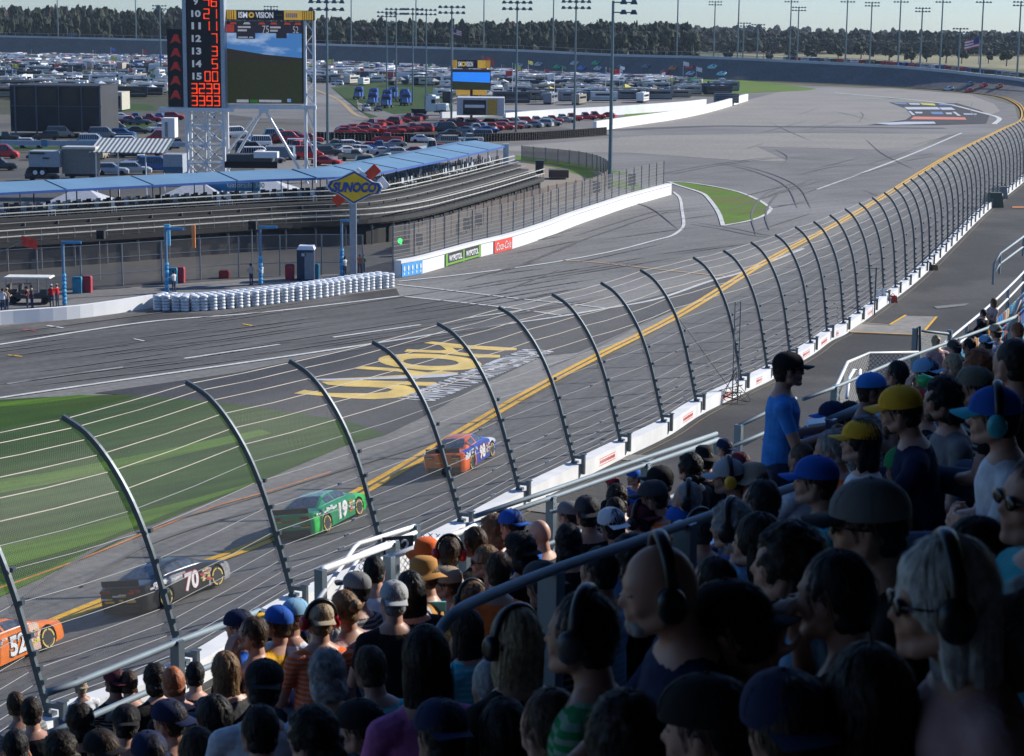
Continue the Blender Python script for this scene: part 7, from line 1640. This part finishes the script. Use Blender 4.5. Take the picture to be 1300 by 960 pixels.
# x, y, head px or None, facing (0 right, 90 away, 180 left, 270 towards), pose, hair, colour, gear, gear colours, shirt, label
PEOPLE = [
 (475, 726, None, 100, 'lap', 'short', 'k', 'm' and '', (), 'w', 'black haired man below the shining handrail, seen from behind, pale collar'),
 (452, 748, None, 160, 'lap', 'short', 'k', 'c', ('g', 'dg'), 'dg', 'person in dark grey shirt and faded grey cap beside the black haired man'),
 (436, 774, None, 140, 'lap', 'bun', 'lbr', '', (), 'pk', 'woman with light brown bun and bare sunlit shoulders'),
 (406, 788, None, 110, 'lap', 'short', 'lbr', 'Bm', ('tan', 'r'), 'o', 'person in beige cap with red ear muffs and orange shirt'),
 (381, 808, 36, 120, 'lap', 'short', 'k', 'c', ('n', 'n'), 'n', 'person in plain navy cap and navy shirt'),
 (344, 820, 38, 100, 'lap', 'short', 'k', 'B', ('k',), 'k', 'person in black cap worn backwards with blue edge'),
 (421, 815, 44, 110, 'lap', 'long', 'gy', '', (), 'g', 'woman with streaky brown grey hair behind the navy cap'),
 (416, 856, 62, 100, 'lap', 'curly', 'gy', '', (), 'lb', 'grey haired person in pale blue at the bottom edge'),
 (335, 872, 66, 110, 'lap', 'short', 'k', 'B', ('k',), 'w', 'person with big black cap over white shirt at the bottom edge'),
 (353, 792, None, 150, 'lap', 'short', 'br', 'c', ('b', 'y'), 'y', 'person in blue cap with yellow brim beside the low rail'),
 (375, 783, None, 60, 'lap', 'short', 'lbr', 'c', ('lb', 'lb'), 'w', 'person in pale blue cap near the low rail'),
 (490, 778, 34, 130, 'raise', 'curly', 'kb', '', (), 'k', 'woman with bushy dark hair and raised bare forearms'),
 (520, 750, None, 120, 'lap', 'long', 'k', '', (), 'k', 'person with long black hair left of the straw hat'),
 (500, 763, None, 110, 'lap', 'short', 'g', 'B', ('lg',), 'k', 'person in light grey knitted cap behind the bushy dark hair'),
 (541, 706, None, 140, 'lap', 'short', 'br', 'h', ('o',), 'o', 'person in orange red bucket hat'),
 (570, 703, None, 95, 'lap', 'short', 'br', 'm', ('r',), 'w', 'brown haired man with black band and red ear muffs'),
 (537, 732, None, 170, 'lap', 'short', 'br', 'h', ('str',), 'str', 'person in wide golden straw hat'),
 (616, 714, 42, 178, 'lap', 'short', 'lbr', 's', (), 'g', 'sandy haired man in sunglasses and grey shirt, in profile'),
 (632, 725, None, 100, 'lap', 'short', 'br', '', (), 'o', 'person in bright orange shirt right behind the sandy haired man'),
 (567, 741, 42, 178, 'lean', 'short', 'br', 'cs', ('tan', 'n'), 'g', 'man in tan cap with navy brim and sunglasses, hand near chin'),
 (598, 762, 46, 120, 'raise', 'curly', 'lbr', 'm', ('k',), 'y', 'woman with wavy light brown hair and black headphones'),
 (527, 790, 46, 165, 'lean', 'short', 'k', 'cm', ('lg', 'n', 'y'), 'gr', 'person in grey cap with navy brim, black band and yellow ear muffs'),
 (540, 838, 82, 115, 'lap', 'long', 'kb', '', (), 'p', 'person with long straight black hair and magenta top at the bottom'),
 (622, 872, 70, 110, 'lap', 'buzz', 'gy', '', (), 'g', 'person with cropped grey hair at the bottom edge'),
 (652, 815, 84, 120, 'lap', 'long', 'bl', 'm', ('k',), 'k', 'long haired blonde woman with black headband near bottom centre'),
 (690, 745, 62, 120, 'lap', 'short', 'k', 'B', ('dg',), 'k', 'person in dark grey cap at the handrail bend'),
 (738, 808, 110, 160, 'lap', 'short', 'k', 'm', ('dg',), 'gr', 'dark haired person with large dark headphones and green collar'),
 (838, 748, 122, 185, 'lean', None, '', 'md', ('k',), 'n', 'balding man with grey goatee and large black ear muffs in dark shirt'),
 (685, 678, 38, 150, 'lap', None, '', 's', (), 'dg', 'bald pink headed man with sunglasses and dark shirt'),
 (722, 688, 44, 100, 'lap', 'curly', 'k', '', (), 'k', 'person with large round black hair'),
 (722, 655, 36, 150, 'lap', 'short', 'k', 'c', ('g', 'g'), 'g', 'person in flat grey cap above the round black hair'),
 (746, 652, None, 110, 'lap', 'short', 'k', 'B', ('dg',), 'k', 'person in dark charcoal cap right of the flat grey cap'),
 (777, 668, 44, 120, 'lap', 'short', 'k', 'B', ('w',), 'lb', 'person in white cap with dark band and starry neck cloth'),
 (815, 660, 42, 130, 'lap', 'short', 'k', 'Bm', ('mar', 'k'), 'b', 'person in dark maroon cap with black band'),
 (866, 664, 44, 150, 'lap', 'short', 'k', 'B', ('b',), 'b', 'person in blue cap beneath the handrail'),
 (888, 672, 48, 110, 'lap', 'short', 'dg', 'm', ('k',), 'b', 'person with black headband and blue jacket beside the handrail'),
 (928, 668, 62, 150, 'lap', 'curly', 'gy', 'm', ('k',), 'lb', 'grey brown curly haired man with black band and pale blue shirt'),
 (800, 708, 58, 130, 'lap', 'curly', 'kb', '', (), 'k', 'person with tousled brown hair just behind the balding man'),
 (1000, 718, 104, 170, 'lap', 'curly', 'kb', '', (), 'lb', 'woman with big dark curly hair in blue and white top'),
 (1103, 668, 112, 182, 'lap', 'short', 'k', 'csd', ('g', 'k'), 'k', 'bearded man in grey mesh cap with black brim and black shirt'),
 (1196, 765, 152, 182, 'lap', 'long', 'wh', 'sm', ('k',), 'pk', 'blonde woman with long straight hair, sunglasses and large ear muffs'),
 (1318, 810, 150, 175, 'lap', 'curly', 'gy', '', (), 'dg', 'person with dull grey curly hair cut by the right edge'),
 (1320, 636, 122, 182, 'lap', 'short', 'br', 's', (), 't', 'brown haired man in sunglasses and teal shirt at the right edge'),
 (1262, 530, 72, 178, 'cross', 'short', 'k', 'cm', ('b', 't'), 'w', 'big man in white T-shirt and blue cap with arms crossed'),
 (1146, 600, 60, 110, 'lap', 'short', 'br', 'B', ('gr',), 'k', 'person in plain green cap, seen from behind'),
 (1143, 522, 60, 178, 'lap', 'short', 'k', 'cD', ('y', 'y'), 'n', 'bearded man in golden yellow cap and navy shirt'),
 (1092, 562, 54, 178, 'lap', 'long', 'k', 'c', ('y', 'y'), 'w', 'long haired person in yellow cap and white shirt'),
 (1196, 508, 56, 178, 'lap', 'curly', 'k', 'D', (), 'g', 'man with short dark curls, beard and grey T-shirt'),
 (1107, 496, 42, 0, 'lap', 'short', 'br', 'c', ('bb', 'n'), 'g', 'young man in bright blue cap looking right'),
 (1056, 530, 38, 178, 'lap', 'short', 'k', 'c', ('n', 'b'), 'k', 'person in navy cap with blue brim left of the black one'),
 (1080, 530, 38, 120, 'lap', 'short', 'k', 'B', ('k',), 'k', 'person in black cap right of the navy cap'),
 (1000, 560, 42, 172, 'lap', 'short', 'k', 'c', ('cam', 'cam'), 'w', 'man in camouflage cap directly below the blue T-shirt man'),
 (1055, 572, 50, 170, 'lap', 'short', 'gy', 'm' and '', (), 'o', 'grey haired man in bright orange shirt'),
 (1030, 560, 36, 150, 'lap', 'short', 'k', 'B', ('b',), 'b', 'person in blue cap half hidden by the grey haired man'),
 (1017, 585, 44, 130, 'lap', 'buzz', 'br', '', (), 'w', 'man with shaved brown hair beside the orange shirt'),
 (1035, 612, 62, 172, 'lap', 'short', 'k', 'c', ('b', 'b'), 't', 'person in royal blue cap and aqua shirt at the handrail end'),
 (1120, 540, 34, 178, 'lap', 'short', 'k', 'c', ('lb', 'lb'), 'lb', 'person in small sky blue cap left of the bearded yellow cap man'),
 (1170, 516, 40, 150, 'lap', 'short', 'k', 'B', ('r',), 'k', 'person in dark red cap behind the golden cap'),
 (1140, 498, 34, 140, 'lap', 'short', 'kb', '', (), 'k', 'dark haired person right of the bright blue cap'),
 (1138, 476, None, 140, 'lap', 'short', 'k', '', (), 'k', 'black haired person at the long guard rail'),
 (1176, 475, None, 150, 'raise', 'short', 'k', 'B', ('lb',), 'lb', 'person in pale blue cap holding a green bottle'),
 (1208, 464, 30, 130, 'lap', 'short', 'bl', '', (), 'g', 'blond haired person above the dark curls'),
 (1240, 466, 42, 150, 'lap', 'curly', 'rust', '', (), 'k', 'person with reddish curly hair'),
 (1238, 492, 50, 160, 'lap', 'short', 'k', 'B', ('cam',), 'k', 'person in camouflage cap below the reddish curls'),
 (1284, 462, 60, 130, 'lap', 'buzz', 'kb', '', (), 'k', 'person with big dark shaved head at the right edge'),
 (1312, 480, 60, 120, 'lap', 'short', 'kb', '', (), 'k', 'dark haired person at the right edge above the blue cap'),
 (1188, 434, 15, 110, 'lap', 'bun', 'bl', '', (), 'pk', 'woman with blond bun and bare back at the corner gate'),
 (1264, 422, 19, 120, 'lap', 'short', 'br', 'B', ('tan',), 'w', 'person in tan cap and white shirt on the upper row'),
 (1291, 421, 21, 120, 'lap', 'short', 'rust', '', (), 'dg', 'rust haired person at the right edge beneath the rail'),
 (1252, 436, 20, 120, 'lap', 'short', 'k', 'B', ('lb',), 'lb', 'person in light blue cap below the tan cap'),
 (1230, 440, 20, 140, 'lap', 'short', 'k', '', (), 'lb', 'person in pale blue shirt left of the light blue cap'),
 (1212, 442, 20, 130, 'lap', 'short', 'k', 'B', ('dg',), 'k', 'person in dark cap by the corner gate'),
 (1261, 384, 9.5, 200, 'lap', 'long', 'lbr', '', (), 'pk', 'lone woman in pink among the coloured seats'),
 (1248, 398, 10, 150, 'lap', 'short', 'k', '', (), 'k', 'dark clothed person in front of the coloured seats'),
 (924, 606, 44, 172, 'lap', 'short', 'k', 'cm', ('lg', 'lg', 'y'), 'w', 'person in light grey cap with bright yellow ear muffs'),
 (956, 613, 44, 140, 'lap', 'short', 'k', 'h', ('tan',), 'dg', 'person in mottled tan camouflage hat'),
 (875, 594, 36, 140, 'lap', 'curly', 'k', '', (), 'k', 'person with black head scarf left of the grey cap'),
 (894, 584, 32, 120, 'lap', 'short', 'k', 'h', ('k',), 'k', 'person in black round hat near the rail post'),
 (837, 612, 38, 178, 'lap', 'short', 'k', 'c', ('k', 'k'), 'k', 'person in black peaked cap, brim left'),
 (829, 632, 42, 170, 'lap', 'short', 'k', 'c', ('dg', 'k'), 'o', 'person in second black cap with orange collar'),
 (782, 632, 34, 120, 'lap', 'curly', 'kb', '', (), 'k', 'person with shiny dark brown hair beside the rail'),
 (780, 650, 36, 120, 'lap', 'short', 'kb', '', (), 'k', 'person with dark hair directly below the shiny brown hair'),
 (872, 634, 44, 160, 'lap', 'buzz', 'gy', 'm', ('k',), 'lb', 'man with thin grey hair and black headband'),
 (805, 606, 22, 200, 'lap', 'short', 'k', 'B', ('b',), 'b', 'small figure in blue and red jersey beyond the rail'),
 (778, 616, 22, 120, 'lap', 'short', 'k', 'B', ('r',), 'k', 'small figure in dark red cap beyond the rail'),
 (920, 570, 24, 130, 'lap', 'short', 'k', 'B', ('n',), 'b', 'person in dark checked blue cap by the rail post'),
 (985, 596, 36, 130, 'lap', 'short', 'k', 'B', ('k',), 'k', 'person in black behind the camouflage hat'),
 (940, 590, 30, 130, 'lap', 'short', 'k', 'B', ('mar',), 'r', 'person with dark cap and red collar behind the grey cap'),
 (650, 668, None, 150, 'lap', 'short', 'k', 'B', ('b',), 'b', 'person in blue cap with red stripes beneath the double rail'),
 (625, 674, None, 150, 'lap', 'curly', 'lbr', '', (), 'g', 'person with curly light brown hair near the orange bucket hat'),
 (637, 652, 20, 130, 'lap', 'short', 'br', '', (), 'tan', 'small brown haired figure beyond the rail end'),
 (603, 690, None, 120, 'lap', 'short', 'br', '', (), 'k', 'dark haired person between red ear muffs and the double rail'),
 (660, 700, None, 140, 'lap', 'curly', 'k', 'B', ('k',), 'k', 'person with dark hair left of the bald pink head'),
 (145, 866, 34, 130, 'lap', 'short', 'k', 'B', ('mar',), 'k', 'person in dark red cap at the lower left'),
 (163, 868, 34, 120, 'lap', 'short', 'br', '', (), 'g', 'brown haired person right of the dark red cap'),
 (196, 862, 38, 120, 'lap', 'curly', 'kb', '', (), 'k', 'dark curly haired person at the lower left'),
 (220, 868, 44, 120, 'lap', 'buzz', 'rust', '', (), 'k', 'man with reddish shaved head at the lower left'),
 (247, 858, 36, 120, 'lap', 'short', 'k', '', (), 'k', 'black haired person beside the white rail tube, lower left'),
 (285, 852, 46, 130, 'lap', 'long', 'lbr', '', (), 'dg', 'woman with long light brown hair at the lower left'),
 (318, 862, 44, 110, 'lap', 'short', 'k', 'B', ('lb',), 'n', 'person in blue edged cap next to the long brown hair'),
 (304, 796, None, 170, 'lap', 'short', 'k', 'B', ('n',), 'b', 'person in dark blue jersey at the low rail'),
 (320, 806, None, 170, 'raise', 'short', 'br', '', (), 'pk', 'person with bare sunlit arm at the low rail'),
 (102, 872, 22, 120, 'lap', 'short', 'bl', 'B', ('tan',), 'w', 'tiny tan cap showing over the rail at far left'),
 (300, 835, 34, 120, 'lap', 'short', 'dg', '', (), 'k', 'grey haired person above the blue edged cap'),
 (452, 800, 40, 120, 'lap', 'curly', 'g', 'B', ('g',), 'g', 'person in soft grey cap beneath the bun'),
 (905, 742, 70, 140, 'lap', 'short', 'kb', '', (), 'lb', 'man in pale blue striped shirt right of the balding man'),
 (1058, 610, 44, 130, 'lap', 'short', 'kb', '', (), 'b', 'dark haired person behind the royal blue cap'),
 (1236, 712, 110, 150, 'lap', 'short', 'k', '', (), 'n', 'dark haired person between the bearded man and the right edge'),
 (1060, 760, 120, 150, 'lap', 'short', 'k', '', (), 'k', 'shadowed person in black right of the blue and white top'),
 (930, 800, 120, 150, 'lap', 'short', 'k', 'B', ('k',), 'k', 'shadowed person in black cap behind the balding man'),
 (965, 640, 60, 140, 'lap', 'short', 'k', '', (), 'k', 'person in black under the middle of the handrail'),
 (960, 690, 70, 150, 'lap', 'long', 'kb', '', (), 'k', 'long dark haired person in front of the curly haired woman'),
 (760, 725, 60, 140, 'lap', 'short', 'k', '', (), 'lb', 'person in pale shirt seen through the gap left of the balding man'),
 (590, 800, 52, 130, 'lap', 'long', 'kb', '', (), 't', 'dark long haired person at the lower end of the handrail'),
 (470, 850, 60, 120, 'lap', 'short', 'br', '', (), 't', 'brown haired person in turquoise near the bottom edge'),
]
for row in PEOPLE: person(*row)
# fill the lowest rows (below the printed frame of the photograph)
rnd = random.Random(31)
low = [(40, 905, 40), (100, 915, 44), (160, 920, 48), (215, 915, 52), (270, 912, 56), (330, 930, 70), (395, 935, 76), (460, 925, 72), (560, 935, 90), (640, 935, 90), (700, 930, 110), (790, 945, 130), (900, 930, 140), (1000, 930, 150), (1100, 900, 150), (20, 950, 48), (75, 955, 52), (130, 955, 56), (190, 960, 60), (250, 958, 66), (20, 895, 34)]
looks = ['cropped dark hair', 'dark curls', 'black cap turned backwards', 'navy cap turned backwards', 'long dark hair']
for i, (x, y, hs) in enumerate(low):
    k = i % 5; hair = ['short', 'curly', 'short', 'short', 'long'][k]; gear = ['', '', 'B', 'B', ''][k]
    person(x, y, hs, rnd.choice([110, 130, 150]), 'lap', hair, rnd.choice(['k', 'kb', 'br', 'kb']), gear, ('k',) if k == 2 else ('n',), rnd.choice(['k', 'dg', 'n', 'g']), f"spectator with {looks[k]}, {['first','second','third','fourth','fifth'][i//5]} of such in the bottom rows")
# the standing vendor in the blue shirt
v = person(1001, 470, 43, -2, 'stand', 'short', 'kb', 'cs', ('k', 'k'), 'bb', 'man standing in bright blue T-shirt, black cap and sunglasses'); 
# white shirts and props
p = head_at(1176, 475); mb = MB(); b0 = D(1164, 480, p.y - .4); b1_ = D(1184, 487, p.y - .45); mb.tube([b0, b0.lerp(b1_, .15), b0.lerp(b1_, .2), b1_], [.03, .03, .05, .05], 12); tag(mb.build('bottle', mat('bottle_green', (.02, .4, .1), .3), smooth=True), 'bright green bottle held up by the person in a pale blue cap', 'bottle')
p = D(1035, 520, 13.2); mb = MB(); mb.prism([D(1022, 536, 13.), D(1046, 534, 13.), D(1048, 540, 12.8), D(1026, 543, 12.8)], (0, 0, .02)); tag(mb.build('programme', M_white), 'white papers held by the standing man in the blue T-shirt', 'papers')
p = D(555, 770, 12.8); mb = MB(); mb.box(p, (.12, .02, .07)); tag(mb.build('phone', mat('screen_cyan', (.2, .6, .6), .3)), 'pale cyan phone held near the man in the tan cap', 'phone')
# pit crew
for x, y, f, sh, lb, g, gc_ in ((4, 397, 100, 'w', 'crewman in white shirt at far left behind the pit wall', 'c', ('k', 'k')), (9, 396, 60, 'tan', 'person in light shirt and khaki next to the cart', 'c', ('bl', 'bl')), (35, 394, 200, 'mar', 'person in maroon beside the golf cart', 'c', ('k', 'k')), (41, 392, 160, 'dg', 'dark clad person right of the maroon one', 'm', ('k',)),
                                (66, 391, 120, 'r', 'left of two red suited crew members', 'c', ('w', 'w')), (73, 390, 150, 'r', 'right of two red suited crew members', 'c', ('lg', 'lg')), (221, 372, 150, 'w', 'person in white behind the tyre stacks left end', '', ()), (319, 362, 150, 'lg', 'person in pale shirt behind the tyre stacks middle', 'c', ('k', 'k')),
                                (438, 352, 150, 'w', 'person in white by the fuel sign pole', '', ()), (457, 349, 100, 'o', 'person in orange by the fence right of the fuel sign', 'c', ('b', 'b')), (461, 349, 60, 'gr', 'person in green by the fence right of the fuel sign', 'c', ('k', 'k')), (332, 362, 150, 'w', 'person in white at the third blue pole', '', ())):
    person(0, 0, None, f, 'stand', 'short', 'k', g, gc_, sh, lb, 1.02, 'pit crew behind the wall', feetpx=(x, y))
p = on_walk(1303, 253, 0)
r = person(0, 0, None, 150, 'stand', 'short', 'k', '', (), 'r', 'person in red standing on the walkway by the distant wall', feetpx=(1274, 252)); r.location = on_walk(1275, 251, 0)
# =================== AIR ===================
hz = MB(); hz.box((0, 2000, 60), (5200, 4600, 130)); h = hz.build('haze', None) if False else None
me = bpy.data.meshes.new('haze'); bm = bmesh.new(); bmesh.ops.create_cube(bm, size=1.); bm.to_mesh(me); bm.free()
h = bpy.data.objects.new('haze', me); COL.objects.link(h); h.scale = (5200, 4700, 112); h.location = (0, 2050, 54.7); tag(h, kind='stuff')
m = bpy.data.materials.new('haze_air'); m.use_nodes = True; nt = m.node_tree; nt.nodes.remove(nt.nodes['Principled BSDF']); pv = nt.nodes.new('ShaderNodeVolumePrincipled')
pv.inputs['Density'].default_value = .00004; pv.inputs['Color'].default_value = (.7, .84, 1, 1); nt.links.new(pv.outputs[0], nt.nodes['Material Output'].inputs['Volume']); me.materials.append(m)
